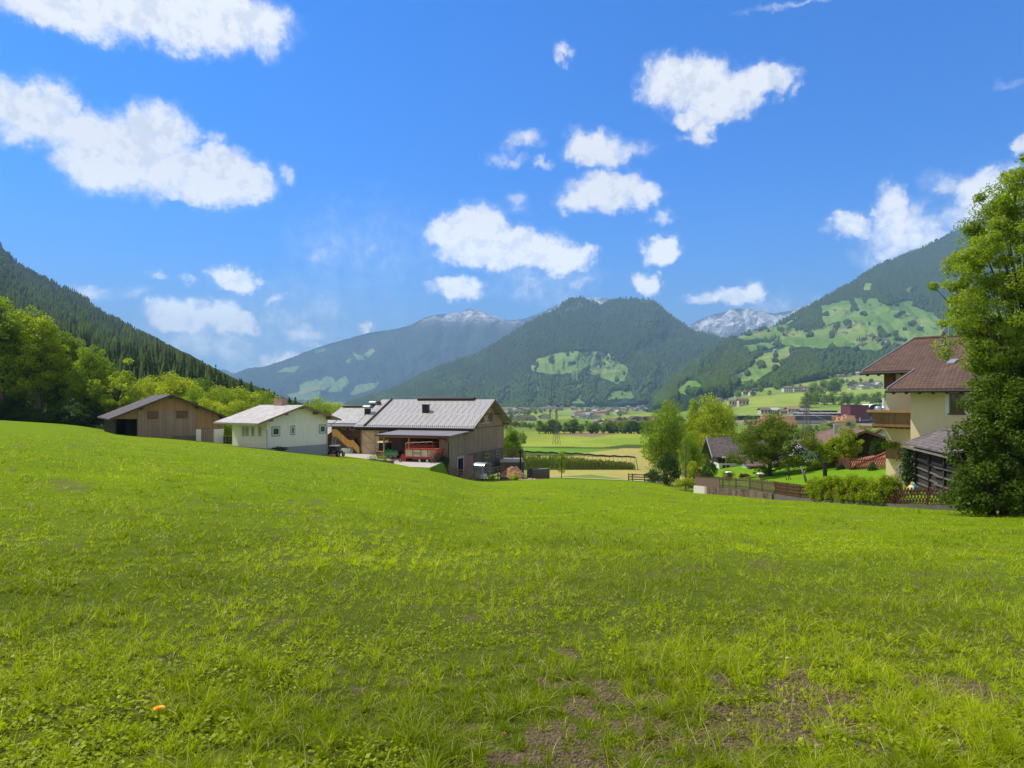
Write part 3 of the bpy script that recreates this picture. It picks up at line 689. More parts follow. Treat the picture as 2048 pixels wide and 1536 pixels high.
PROTOS = {}
def proto(key, **kw):
    o = make_tree(**kw); o.location = (0, -400, -200); PROTOS[key] = [o, False]; return o
def place_tree(key, loc, H=None, W=None, rz=None, label=None, group=None, name=None, cat=None):
    o, used = PROTOS[key]
    c = copy_tree(o) if used else o
    PROTOS[key][1] = True
    sH = (H / o['H']) if H else 1.0; sW = (W / o['W']) if W else sH
    c.location = loc; c.scale = (sW, sW, sH); c.rotation_euler = (0, 0, random.uniform(0, 6.28) if rz is None else rz)
    if label: c['label'] = label
    if group: c['group'] = group
    elif 'group' in c and used and label: del c['group']
    if name: c.name = name
    if cat: c['category'] = cat
    return c

def lod_spruce(seed=0):
    V = []; Fc = []
    rng = random.Random(seed)
    for (z0, z1, r) in ((.06, .52, .17), (.30, .78, .125), (.55, 1.0, .08)):
        b = len(V); n = 6
        for k in range(n): a = 2 * math.pi * (k + rng.uniform(-.25, .25)) / n; V.append((r * math.cos(a) * rng.uniform(.75, 1.2), r * math.sin(a) * rng.uniform(.75, 1.2), z0 + rng.uniform(-.04, .05)))
        V.append((0, 0, z1))
        for k in range(n): Fc.append((b + k, b + (k + 1) % n, b + n))
    return np.array(V), np.array(Fc)
def lod_round(seed=0):
    rng = random.Random(seed); V = []; Fc = []; n = 7
    for (z, r) in ((.10, .16), (.35, .33), (.65, .30), (.88, .17)):
        for k in range(n):
            a = 2 * math.pi * k / n; q = r * rng.uniform(.7, 1.2); V.append((q * math.cos(a), q * math.sin(a), z + rng.uniform(-.06, .06)))
    V.append((0, 0, 1.0))
    for i in range(3):
        for k in range(n):
            a, b, c, d = i*n+k, i*n+(k+1) % n, (i+1)*n+(k+1) % n, (i+1)*n+k; Fc += [(a, b, c), (a, c, d)]
    for k in range(n): Fc.append((3*n+k, 3*n+(k+1) % n, 4*n))
    return np.array(V), np.array(Fc)

def merged(name, tmpl, pos, h, var, label, mat=None, wid=1.0):
    """many far trees as one mesh of kind stuff; tmpl: list of (V, F)"""
    rng = np.random.default_rng(len(pos)); AV = []; AF = []; AA = []; off = 0
    kinds = rng.integers(0, len(tmpl), len(pos))
    for k, (TV, TF) in enumerate(tmpl):
        s = kinds == k; p = pos[s]; hh = h[s]; n = len(p)
        if n == 0: continue
        a = rng.uniform(0, 6.28, n); ca, sa = np.cos(a)[:, None], np.sin(a)[:, None]; w = (hh * wid * rng.uniform(.8, 1.25, n))[:, None]
        X = (TV[None, :, 0] * ca - TV[None, :, 1] * sa) * w; Y = (TV[None, :, 0] * sa + TV[None, :, 1] * ca) * w; Z = TV[None, :, 2] * hh[:, None]
        V = np.stack([X, Y, Z], -1) + p[:, None, :]
        Fm = TF[None] + (np.arange(n) * len(TV))[:, None, None] + off
        AV.append(V.reshape(-1, 3)); AF.append(Fm.reshape(-1, 3)); off += n * len(TV)
        AA.append(np.clip(np.repeat(var[s], len(TF)) + rng.uniform(-.15, .15, n * len(TF)), 0, 1))
    o = mesh_obj(name, np.vstack(AV), np.vstack(AF), mat or M_FOREST, None, False, {'var': ('FACE', 'FLOAT', np.concatenate(AA))})
    return tag(o, label, None, None, 'stuff')

SPR = [lod_spruce(i) for i in range(4)]; RND = [lod_round(i) for i in range(3)]
def forest_on(sheet, n, seed, x0, x1, hgt, label, lo=0.0, rnd_share=.25, hi=1.0):
    rng = np.random.default_rng(seed)
    px = rng.uniform(x0, x1, n); t = rng.uniform(lo, hi, n)
    f = sheet.footy(px); k = sheet.skyy(px); py = f + (k - f) * t; Y = sheet.depth(px, t)
    m = sheet.mask(px, py)
    for q in (.35, .7, 1.0): m = np.maximum(m, sheet.mask(px, py - hgt * q / Y * F))
    cl = fbm(px / 16, py / 10, 3, seed + 3)
    keep = (m < .3) | ((m < .7) & (rng.uniform(size=n) < .25)) | ((m >= .7) & (cl > .71))
    px, py, Y, m, t = px[keep], py[keep], Y[keep], m[keep], t[keep]
    pos = np.stack([(px - CX) / F * Y, Y, (HY - py) / F * Y - 2], -1)
    h = hgt * rng.uniform(.65, 1.25, len(px))
    sp = fbm(px / 40, py / 25, 4, seed + 9) + (t < .25) * .06
    isr = (sp > .60 - .10 * (t < .38)) | (rng.uniform(size=len(px)) < .05 + .25 * (t < .3)) | (m > .7)
    v = np.clip(fbm(px / 30, py / 20, 3, seed + 1) * .5 + rng.uniform(-.15, .25, len(px)), 0, 1)
    merged('spruce_forest', SPR, pos[~isr], h[~isr], v[~isr] * .55, label)
    if isr.sum() > 10: merged('mixed_forest', RND, pos[isr], h[isr] * .75, .45 + v[isr] * .55, label.replace('spruce', 'leafy'))
forest_on(s_right, 52000, 5, 1310, 2120, 21, 'spruce forest covering the mountain slope with meadows')
forest_on(s_cen, 42000, 6, 640, 1560, 27, 'spruce forest covering the twin-topped mountain')

# ---- left hillside: the spruces that show largest stand as trees of their own, the rest as one mass
def make_spruce(seed, H=24, W=6.5):
    t = thing('spruce_tree', 'tall dark spruce standing in the forest on the steep hillside', 'spruce', group='spruces on the steep hillside')
    rng = np.random.default_rng(seed); V = []; Q = []; var = []
    nl = 34
    for i in range(nl):
        u = i / (nl - 1); z0_ = H * (.08 + .92 * u); z = z0_; r = W / 2 * (1 - u) ** .85 * rng.uniform(.8, 1.12) + .12; nb = max(5, int(11 * (1 - u) + 4))
        for b in range(nb):
            z = z0_ + rng.uniform(-.5, .5) * H / nl * 2.2; a = 6.283 * (b + rng.uniform(-.45, .45)) / nb; rr = r * rng.uniform(.7, 1.15); seg = 4; cv = rng.uniform(0, 1)
            dx, dy = math.cos(a), math.sin(a); prev = None
            for k in range(seg):
                q0 = k / seg; q1 = (k + 1) / seg
                c = np.array([dx * rr * (q0 + q1) / 2, dy * rr * (q0 + q1) / 2, z - rr * .38 * ((q0 + q1) / 2) ** 1.4])
                wv = rr * .34 * (1 - q0 * .7) + .1
                s = np.array([-dy, dx, 0]) * wv; f = np.array([dx, dy, -.45]) * rr / seg * .75
                j = rng.normal(0, .06, (4, 3)) * rr * .5 + rng.normal(0, .05, (4, 3))
                p = [c - s - f + j[0], c + s - f + j[1], c + s * .5 + f + j[2] + [0, 0, -.2], c - s * .5 + f + j[3] + [0, 0, -.2]]
                n = len(V); V += p; Q.append((n, n+1, n+2, n+3)); var.append(min(1, cv * .6 + rng.uniform(0, .4) * (0.5 + q1)))
    mesh_obj('crown', V, np.array(Q), M_NEEDLE, t, False, {'var': ('FACE', 'FLOAT', var)})
    mb = MB(); mb.tube([(0, 0, -1), (0, 0, H * .5), (0, 0, H * .97)], [.32, .2, .04], 6); mb.build('trunk', M_BARK, t, True)
    t['H'] = H; t['W'] = W; t.location = (0, -400, -200); return t
for i in range(3): PROTOS['spruce%d' % i] = [make_spruce(90 + i, 24, (6.0, 7.0, 5.2)[i]), False]

BLX = [-100, 0, 40, 60, 100, 130, 165, 190, 215, 250, 268, 300, 345, 400, 460, 500, 530, 560, 640]
BLY = [590, 600, 620, 625, 650, 672, 685, 700, 725, 755, 790, 765, 750, 760, 780, 776, 785, 795, 810]
def hillside():
    rng = np.random.default_rng(17); N = 60000
    px = rng.uniform(-260, 640, N); t = rng.uniform(0, 1.0, N) ** .9
    Y = s_hill.depth(px, t); f = s_hill.footy(px); k = s_hill.skyy(px); py = f + (k - f) * t
    # thin to about even spacing on the ground
    w = Y ** 1.55; keep = rng.uniform(size=N) < np.clip(w / (1500 ** 1.55), .0, 1) * .85 + .018
    keep &= Y > 150
    px, Y, py, t = px[keep], Y[keep], py[keep], t[keep]
    h = rng.uniform(13, 29, len(px)) * (0.8 + .25 * np.clip(900 / Y, 0, 1))
    h = np.where(t > .93, h * .75, h)
    top = py - h / Y * F
    vis = (top < np.interp(px, BLX, BLY) + 12) & (px > -40) & (px < 640)
    sk = s_hill.skyy(px); h = np.minimum(h, np.maximum((py - sk + 14) * Y / F, 2)); h = np.minimum(h, 88 * Y / F)
    vis &= h > 9; top = py - h / Y * F
    o = np.argsort(np.where(vis, Y / h, 1e9)); ind = o[:285]; rest = np.ones(len(px), bool); rest[ind] = False; rest &= (h > 3) & (fbm(px / 9, py / 9, 3, 91) < .66)
    for i in ind:
        x = (px[i] - CX) / F * Y[i]; z = (HY - py[i]) / F * Y[i] - .6
        place_tree('spruce%d' % (i % 3), (x, Y[i], z), H=h[i] * 1.08, W=rng.uniform(5, 7.5))
    pos = np.stack([(px - CX) / F * Y, Y, (HY - py) / F * Y - 1], -1)[rest]
    v = np.clip((fbm(px / 14, py / 18, 3, 5) - .5) * 1.6 + .35 + rng.uniform(-.2, .3, len(px)), 0, 1)[rest]
    merged('spruce_forest', SPR, pos, h[rest], v * .9 + rng.uniform(-.1, .25, len(v)), 'dense spruce forest reaching up the steep hillside', M_NEEDLE, 1.1)
    # leafy trees scattered among the spruces
    a = rng.uniform(size=len(px)) < .15; a &= rest
    P3 = np.stack([(px - CX) / F * Y, Y, (HY - py) / F * Y - 1], -1)[a]
    merged('mixed_forest', RND, P3, h[a] * .8, rng.uniform(.3, .8, a.sum()), 'leafy trees scattered through the hillside forest')
hillside()

proto('wideA', name='leafy_tree', label='x', cat='tree', H=13, crw=10, mat=M_LEAF, seed=1, nleaf=24000, size=.32, nclump=130, cbot=.15, clump=.30, fill=.1)
proto('wideB', name='leafy_tree', label='x', cat='tree', H=13, crw=9.5, mat=M_LEAFY, seed=2, nleaf=24000, size=.32, nclump=120, cbot=.12, clump=.30, fill=.1)
proto('tallA', name='leafy_tree', label='x', cat='tree', H=22, crw=9.5, mat=M_LEAFY, seed=3, nleaf=20000, size=.40, nclump=120, cbot=.24, clump=.28, bark=M_BARK)
proto('tallB', name='leafy_tree', label='x', cat='tree', H=22, crw=10.5, mat=M_LEAF, seed=4, nleaf=20000, size=.40, nclump=110, cbot=.15, clump=.30)
proto('looseC', name='leafy_tree', label='x', cat='tree', H=15, crw=9.5, mat=M_LEAFY, seed=5, nleaf=8000, size=.36, nclump=70, cbot=.18, clump=.2, nl=26)
proto('shrub', name='shrub', label='x', cat='bush', H=3, crw=3.2, mat=M_LEAFD, seed=6, nleaf=6000, size=.15, nclump=60, cbot=.0, clump=.3, nl=4, trunk_r=.05)
proto('shrubY', name='shrub', label='x', cat='bush', H=3, crw=3.2, mat=M_LEAFY, seed=16, nleaf=6000, size=.15, nclump=60, cbot=.0, clump=.3, nl=4, trunk_r=.05)
proto('valley', name='valley_tree', label='x', cat='tree', H=11, crw=8, mat=M_LEAFV, seed=7, nleaf=1500, size=.9, nclump=26, cbot=.05, clump=.4, nl=3)
proto('valleyW', name='valley_tree', label='x', cat='tree', H=10, crw=7, mat=M_LEAFW, seed=8, nleaf=1500, size=.8, nclump=26, cbot=.02, clump=.4, nl=3)
proto('valleyD', name='valley_tree', label='x', cat='tree', H=12, crw=6, mat=M_LEAFV, seed=9, nleaf=1300, size=.8, nclump=26, cbot=.02, clump=.4, nl=3)

LW = [(-95,585,118,'tallB'),(-45,590,114,'tallA'),(2,600,110,'tallA'),(44,616,116,'tallB'),(80,640,112,'tallA'),(118,660,118,'tallB'),(150,678,121,'tallA'),(176,692,113,'tallB'),(203,712,118,'tallB'),(238,726,112,'looseC'),(20,660,134,'tallB'),(98,690,136,'tallB'),(165,720,138,'tallB'),(262,785,124,'wideB'),(215,770,128,'wideA')]
LWL = ['leftmost tall tree of the row at the upper meadow edge', 'second tall leafy tree from the left in the upper meadow row', 'tall bright-topped tree at the left end of the upper meadow edge', 'broad tall tree with a pale top near the left end of the wood', 'slim tall leafy tree right of the broad pale-topped one', "tall leafy tree where the wood's outline starts to drop", 'yellow-topped tall tree in the middle of the falling wood edge', 'dark-based leafy tree at the middle of the upper wood edge', 'lower round-topped tree second before the wooden barn', 'loose yellow-green tree just left of the wooden barn roof', 'tree crown standing behind the tall bright-topped one', 'tree crown filling the row behind the dropping wood outline', 'tree crown behind the dark-based leafy tree', 'low tree close behind the left eave of the wooden barn', 'low broad tree behind the loose yellow-green one']
for i, (px, top, Y, k) in enumerate(LW):
    z = hill_z(px, Y); x = (px - CX) / F * Y; H = (HY - top) / F * Y - z
    place_tree(k, (x, Y, z - .3), H=H, W=(H * .48 if k[:4] == 'tall' else H * .72), rz=i * 1.7, label=LWL[i], group='leafy trees along the upper meadow edge')
BB = [(300,752,142,'wideB'),(356,746,134,'wideB'),(402,757,140,'wideA'),(330,780,128,'looseC'),(380,778,126,'wideA'),(430,772,138,'wideB'),(458,779,132,'wideA'),(492,775,130,'wideB'),(526,782,131,'wideA'),(553,794,128,'wideA'),(420,795,122,'wideB'),(470,800,121,'wideB'),(508,805,122,'wideA'),(285,785,130,'wideA'),(445,825,112,'shrubY')]
BBL = ["leafy tree left of the wooden barn's ridge, on the forest foot", "round bright tree rising right behind the wooden barn's ridge", 'taller bright tree right of the barn ridge before the spruces', "pale loose tree just over the wooden barn's ridge", 'leafy tree over the right slope of the wooden barn roof', 'yellowish tree above the right eave of the wooden barn', 'tall pale tree over the gap between wooden barn and white house', "bright round tree above the white house's far eave", 'leafy tree just left of the pink chimney', 'small tree directly behind the pink chimney', "low tree close over the wooden barn's right eave", "low bright tree above the white roof's left corner", 'low tree right over the bleached roof of the white house', "tree top left behind the wooden barn's left roof slope", 'bright bush in the gap between wooden barn and white house']
for i, (px, top, Y, k) in enumerate(BB):
    z = hill_z(px, Y); x = (px - CX) / F * Y; H = (HY - top) / F * Y - z
    place_tree(k, (x, Y, z - .3), H=H, W=max(H * .78, 7.0) if k != 'shrubY' else 4.5, rz=i * 2.1, label=BBL[i], group='leafy trees behind the barn and white house', name='leafy_tree', cat='tree')
for i, (px, top, Y, k) in enumerate([(630,797,142,'wideB'),(655,806,146,'wideB'),(683,809,150,'wideB'),(605,815,140,'wideA')]):
    g = gp(px, Y); H = (HY - top) / F * Y - g.z
    place_tree(k, g, H=H, W=H * .55, label=('leftmost leafy tree peeping over the white house roof', 'middle tree top between white house and farmhouse roofs', 'tree top just left of the farmhouse ridge', 'low tree directly behind the white house ridge')[i], group='trees between the farm roofs')
# undergrowth along the dark wood
for i in range(16):
    px = -60 + i * 20 + random.uniform(-7, 7); Y = 107 + random.uniform(0, 6); z = hill_z(px, Y)
    place_tree('shrub', ((px - CX) / F * Y, Y, z - .3), H=random.uniform(2, 5), W=random.uniform(4, 7), label='dark undergrowth bush at the foot of the wood', group='undergrowth along the wood', name='undergrowth_bush')

# middle of the picture
def spot(key, px, base, top, Y, wpx, label, z=None, group=None, name=None, rz=None, cat=None):
    x = (px - CX) / F * Y; zz = (HY - base) / F * Y if z is None else z
    zg = gz(x, Y); zz = min(zz, zg) if z is None and Y > 70 and False else zz
    return place_tree(key, (x, Y, zz), H=(HY - top) / F * Y - zz, W=wpx / F * Y, rz=rz, label=label, group=group, name=name, cat=cat)
for (key, px, top, Y, wpx, label) in (
    ('wideA', 1331, 806, 122, 92, 'broad green tree standing alone at the edge of the dry yellow field'),
    ('tallA', 1388, 806, 138, 48, 'slim leafy tree between the broad green tree and the bright round one'),
    ('wideB', 1428, 794, 128, 98, 'big bright yellow-green tree behind the dark-roofed cottage'),
    ('wideA', 1380, 868, 112, 46, 'lower green tree in the gap behind the telegraph pole')):
    g = gp(px, Y); place_tree(key, g, H=(HY - top) / F * Y - g.z, W=wpx / F * Y, label=label)
o = make_tree('fruit_tree', 'dark-stemmed garden fruit tree on the lawn behind the picket fence', 'tree', 7.0, 7.2, M_LEAFT, 31, nleaf=26000, size=.18, nclump=130, cbot=.17, clump=.22, nl=22, trunk_r=.22, lean=-.02)
o.location = P(1540, 968, 67); o.rotation_euler.z = 1.0; o.scale = (1, 1, .97)
o = make_tree('young_tree', 'thin young tree with sparse leaves beside the farm road', 'tree', 4.7, 1.7, M_LEAFY, 37, nleaf=900, size=.2, nclump=40, cbot=.22, clump=.28, nl=14, trunk_r=.07)
o.location = gp(1123, 104); o.scale = (1, 1, 1)
o = make_tree('small_tree', 'light green small tree on the lawn in front of the brown-roofed house', 'tree', 4.2, 3.6, M_LEAFY, 41, nleaf=5500, size=.16, nclump=60, cbot=.2, clump=.26, nl=12, trunk_r=.09)
o.location = P(1637, 962, 66)
o = make_tree('small_tree', 'taller bright small tree beside the red-tiled roof', 'tree', 4.5, 2.9, M_LEAFY, 43, nleaf=6000, size=.16, nclump=60, cbot=.18, clump=.26, nl=12, trunk_r=.1)
o.location = P(1690, 955, 64)
spot('wideA', 1022, 912, 856, 125, 44, 'dark green tree half hidden by the corner of the large barn', z=-12.5, rz=.4)
spot('valleyW', 1044, 889, 862, 245, 18, 'pale half-bare tree alone in the green valley field')
SH = [('shrub',1340,975,905,84,48,'silvery dark bush beside the telegraph pole'),('shrub',1420,965,918,74,34,'clipped round evergreen bush by the garden wall'),
 ('shrubY',1387,958,920,78,34,'yellow-leaved round bush behind the garden wall'),('shrubY',1594,955,936,70,17,'small bright round bush on the lawn by the arch'),
 ('shrub',1560,962,925,75,26,'dark narrow bush behind the fruit tree trunk'),('shrubY',1456,962,938,69,26,'pale leafy bush behind the picket fence'),
 ('shrub',1716,955,935,60,24,'low dark bush before the lattice fence on the lawn'),('shrub',1745,955,925,57,22,'greyish bush before the red-tiled roof'),
 ('shrub',1783,972,940,50,18,'flowering bush at the corner of the yellow house'),('shrub',1755,918,878,62,26,'dark conical cypress bush before the brown-roofed house'),
 ('shrub',1680,960,925,62,22,'dark bush under the bright small tree'),('shrub',1307,968,940,96,40,'loose bush at the end of the wooden rail fence'),
 ('shrubY',1376,976,955,74,60,'low overgrown weeds at the foot of the telegraph pole')]
for k, px, b, t_, Y, w, l in SH: spot(k, px, b, t_, Y, w, l)
for (px, b, t_, Y, w, l) in ((1400,958,938,76,24,'reddish flowering bush at the end of the garden wall'),(1490,964,945,70,22,'orange-leaved shrub behind the picket fence'),(1615,955,945,69,11,'little orange bush on the lawn')):
    x = (px - CX) / F * Y; zz = (HY - b) / F * Y
    tt = thing('flowering_shrub', l, 'bush', (x, Y, zz)); H = (b - t_) / F * Y; W = w / F * Y
    _, C = crown_mesh('crown', M_LEAFR, (W/2, W/2, H/2, H/2), 30, 2200, .13, int(px), .3, parent=tt); trunk_mesh('stem', H, .04, C, 4, 1, tt)

# the ash tree and the hazel thicket by the yellow house
def ash_tree():
    t = thing('ash_tree', 'tall ash tree with feathery bright leaves beside the yellow house', 'tree', P(2038, 1020, 31))
    rng = np.random.default_rng(5); rnd = random.Random(4)
    Hs = 15.2; f = 31 / F
    # branch tips traced through the crown's outline: (px, py) at the tree's own distance, with depth of their own
    tips = []
    outline = [(1893,610),(1905,650),(1893,530),(1962,455),(1945,485),(1935,510),(1930,705),(1893,565),(1985,385),(2020,372),(1970,430),(1905,520),(1892,545),(1900,600),(1890,640),(1925,688),(1930,560),(1950,500),(1960,440),(1975,410),(1990,440),(2010,400),(2040,375),(2070,360),(2110,350),(2150,380),(2190,420),(2230,480),(2260,560),(2270,640),(2230,720),(1958,722),(1985,765),(1998,790),(2030,800),(2090,790),(2150,770),(1925,620),(1945,590),(1960,650),(1950,700)]
    for (a, b) in outline: tips.append(((a - 2038) * f, rnd.uniform(-1.6, 1.6), (1020 - b) * f))
    for i in range(390):
        u = rnd.random(); b = 380 + 420 * rnd.random() ** .9; hw = np.interp(b, [360, 420, 520, 640, 720, 800], [22, 66, 120, 138, 85, 28])
        a = 2055 + rnd.uniform(-1, 1) * hw * 1.05; a = max(a, 1900 + max(0, b - 660) * .95); dp = math.sqrt(max(0, 1 - ((a - 2055) / hw / 1.1) ** 2)) * hw * f
        tips.append(((a - 2038) * f, rnd.uniform(-1, 1) * dp, (1020 - b) * f))
    for (a, b) in outline:
        for q in (.12, .26, .42): tips.append(((a + (2060 - a) * q - 2038 + rnd.uniform(-9, 9)) * f, rnd.uniform(-1.3, 1.3), (1020 - b - (590 - b) * q * -.4 + rnd.uniform(-14, 14)) * f))
    for i in range(60): tips.append((rnd.uniform(-1.5, 3.5), rnd.uniform(-1.8, 1.2), rnd.uniform(5.0, 8.8)))
    C = np.array(tips); n = len(C); NL = 105000
    cr = rng.uniform(.28, .60, n); k = rng.integers(0, n, NL)
    e = rng.normal(size=(NL, 3)); e /= np.linalg.norm(e, axis=1)[:, None]; e[:, 2] *= .7
    L = C[k] + e * (cr[k] * rng.uniform(.2, 1.1, NL) ** .6)[:, None]
    V, Q = leaves(L, .155, e * .5 + np.array([0, 0, .8]), rng, .42, .6)
    cv = rng.uniform(0, 1, n); var = np.clip(cv[k] * .5 + rng.uniform(0, .55, NL), 0, 1)
    mesh_obj('crown', V, Q, M_LEAFX, t, False, {'var': ('FACE', 'FLOAT', var)})
    mb = MB(); mb.tube([(0, 0, -.5), (.05, 0, 2.5), (.2, .1, 6), (.3, 0, 10), (.5, 0, 13.6)], [.34, .27, .22, .13, .03], 10)
    for i in sorted(range(n), key=lambda i: rnd.random())[:95]:
        c = C[i]; zs = max(2.5, c[2] * .62); s = Vector((.05 + .02 * zs, 0, zs)); e2 = Vector(c); m1 = s.lerp(e2, .55); m1.z -= .25
        mb.tube([s, m1, e2], [.07, .04, .012], 5)
    mb.build('trunk', M_BARK, t, True)
M_LEAFX = m_leaf('leaf_ash', (0.025, 0.065, 0.006), (0.32, 0.43, 0.06), 0.5, 0.35)
ash_tree()
def thicket():
    t = thing('hazel_thicket', 'dense rounded thicket under the ash tree at the end of the fence', 'bush', P(2000, 1022, 29.5))
    rng = np.random.default_rng(9); f = 29.5 / F; C = []; cr = []
    for i in range(330):
        b = rng.uniform(755, 1012); hw = np.interp(b, [750, 800, 860, 930, 1010, 1030], [40, 75, 98, 104, 100, 90]); mid = np.interp(b, [750, 1000], [2035, 2008])
        a = mid + rng.uniform(-1, 1) * hw; q = (a - mid) / hw
        C.append(((a - 2000) * f, rng.uniform(-1, 1) * math.sqrt(max(0, 1 - q * q)) * 2.1, (1022 - b) * f)); cr.append(rng.uniform(.2, .5))
    for (a, b) in ((1908,888),(1915,890),(1925,900),(1905,905),(1930,880),(1938,850),(1922,985),(1918,960),(1925,935),(1935,1005),(1950,1012),(1975,1014),(2020,1015),(1962,815),(1950,835)): C.append(((a - 2000) * f, rng.uniform(-.6, .6), (1022 - b) * f)); cr.append(.22)
    for k2 in range(60): C.append((rng.uniform(1.2, 4.5), rng.uniform(-1.6, 1.6), rng.uniform(.2, 5.0))); cr.append(rng.uniform(.3, .6))
    C = np.array(C); cr = np.array(cr); n = len(C); NL = 60000; w = cr ** 2; w /= w.sum(); k = rng.choice(n, NL, p=w)
    e = rng.normal(size=(NL, 3)); e /= np.linalg.norm(e, axis=1)[:, None]
    L = C[k] + e * (cr[k] * rng.uniform(.3, 1.1, NL) ** .6)[:, None]; L[:, 2] = np.maximum(L[:, 2], .02)
    V, Q = leaves(L, .13, e * .7 + np.array([0, 0, .6]), rng, .7)
    cv = rng.uniform(0, 1, n); var = np.clip(cv[k] * .5 + rng.uniform(0, .5, NL), 0, 1)
    mesh_obj('crown', V, Q, M_LEAFT, t, False, {'var': ('FACE', 'FLOAT', var)})
    mb = MB()
    for i in range(14):
        a = rng.uniform(-1.6, 1.6); mb.tube([(a * .3, rng.uniform(-.3, .3), -.2), (a * .7, rng.uniform(-.6, .6), 1.6), (a * 1.2, rng.uniform(-.8, .8), 3.6)], [.06, .045, .015], 5)
    mb.build('stems', M_BARK, t, True)
thicket()

# garden hedge along the fence
def hedge(name, label, pts, h, w, mat, nleaf, size, seed):
    t = thing(name, label, 'hedge', pts[0]); rng = np.random.default_rng(seed); o = Vector(pts[0]); C = []
    L = [(Vector(b) - Vector(a)).length for a, b in zip(pts, pts[1:])]; tot = sum(L)
    for i in range(int(tot * 70)):
        s = rng.uniform(0, tot); j = 0
        while s > L[j]: s -= L[j]; j += 1
        p = Vector(pts[j]).lerp(Vector(pts[j + 1]), s / L[j]) - o
        hh = h * (0.86 + .24 * vnoise(s * .9 + j * 9, 0, seed)); C.append((p.x + rng.uniform(-w, w) / 2, p.y + rng.uniform(-w, w) / 2, p.z + rng.uniform(.12, 1) * hh))
    C = np.array(C); k = rng.integers(0, len(C), nleaf); e = rng.normal(size=(nleaf, 3)); e /= np.linalg.norm(e, axis=1)[:, None]
    Lf = C[k] + e * rng.uniform(.05, .26, nleaf)[:, None]
    V, Q = leaves(Lf, size, e * .4 + np.array([0, 0, .7]), rng, .6); cv = rng.uniform(0, 1, len(C))
    mesh_obj('foliage', V, Q, mat, t, False, {'var': ('FACE', 'FLOAT', np.clip(cv[k] * .5 + rng.uniform(0, .5, nleaf), 0, 1))})
    mb = MB()
    for i in range(int(tot * 2)):
        c = C[rng.integers(0, len(C))]; mb.tube([(c[0], c[1], c[2] - h * .9), (c[0], c[1], c[2])], [.02, .01], 4)
    mb.build('stems', M_BARK, t)

# ---- river trees and other single trees on the valley floor
def valley_trees():
    rng = random.Random(12)
    for i in range(66):                                       # belt along the river
        px = 1000 + i * 4.9 + rng.uniform(-3, 3); Y = rng.uniform(615, 680); h = rng.choice((3.5, 4, 4.5, 5, 6, 7.5)) * rng.uniform(.85, 1.1)
        place_tree(rng.choice(('valley', 'valleyW', 'valleyW', 'valleyD')), gp(px, Y), H=h, W=h * rng.uniform(.7, 1.1), label='small tree in the belt of trees across the valley floor', group='belt of trees across the valley floor')
    for i in range(34):
        px = 1585 + rng.uniform(0, 185); Y = rng.uniform(330, 520); h = rng.uniform(4.5, 8.5)
        place_tree(rng.choice(('valleyW', 'valleyW', 'valleyD')), gp(px, Y), H=h, W=h * 1.1, label='grey-green willow bush below the red factory block', group='willow bushes below the factory')
    row = [(1633,806,26),(1650,807,22),(1667,806,24),(1683,808,26),(1698,808,24),(1712,810,22),(1725,800,16),(1733,800,16),(1745,806,22),(1760,806,24),(1630,793,30),(1642,788,26),(1668,786,34),(1616,812,30),(1605,815,16),(1775,803,20),(1790,800,24),(1622,800,28)]
    for (px, b, w) in row:
        Y = Y_at(px, b + 3, 500, 3000); H = w * 1.05 / F * Y
        place_tree(rng.choice(('valley', 'valleyD')), gp(px, Y), H=H, W=w / F * Y * .9, label='dark round tree in the row above the factory yard', group='round trees above the factory yard')
    for (px, b, w) in ((1460,783,26),(1440,780,18),(1428,778,16),(1505,770,12),(1515,776,14),(1490,774,12),(1395,778,20),(1380,782,18),(1410,776,22),(1550,776,10),(1690,752,8),(1704,750,6),(1000,845,12),(1022,842,14),(1150,846,10),(1180,826,9),(1200,822,10),(1240,832,9),(1315,826,9)):
        Y = Y_at(px, b + 2, 500, 2600); H = w * 1.15 / F * Y
        place_tree(rng.choice(('valley', 'valleyD')), gp(px, Y), H=H, W=w / F * Y, label='single field tree among the far valley hamlets', group='field trees among the far hamlets')
    for i in range(100):
        px = rng.uniform(1000, 1340); b = np.interp(px, [1000, 1100, 1200, 1340], [828, 818, 812, 806]) + rng.uniform(-10, 9); Y = Y_at(px, b, 500, 2900); h = rng.uniform(7, 11)
        place_tree(rng.choice(('valley', 'valleyD')), gp(px, Y), H=h, W=h * .8, label='small village tree between the far houses', group='trees between the far village houses')
    for i in range(46):
        px = rng.uniform(1350, 1760); b = np.interp(px, [1350, 1470, 1620, 1760], [795, 786, 774, 760]) + rng.uniform(-6, 10); Y = Y_at(px, b, 500, 2900); h = rng.uniform(8, 14)
        place_tree(rng.choice(('valley', 'valleyD')), gp(px, Y), H=h, W=h * .9, label='small tree on the gentle slope of hay meadows', group='trees on the slope of hay meadows')
valley_trees()

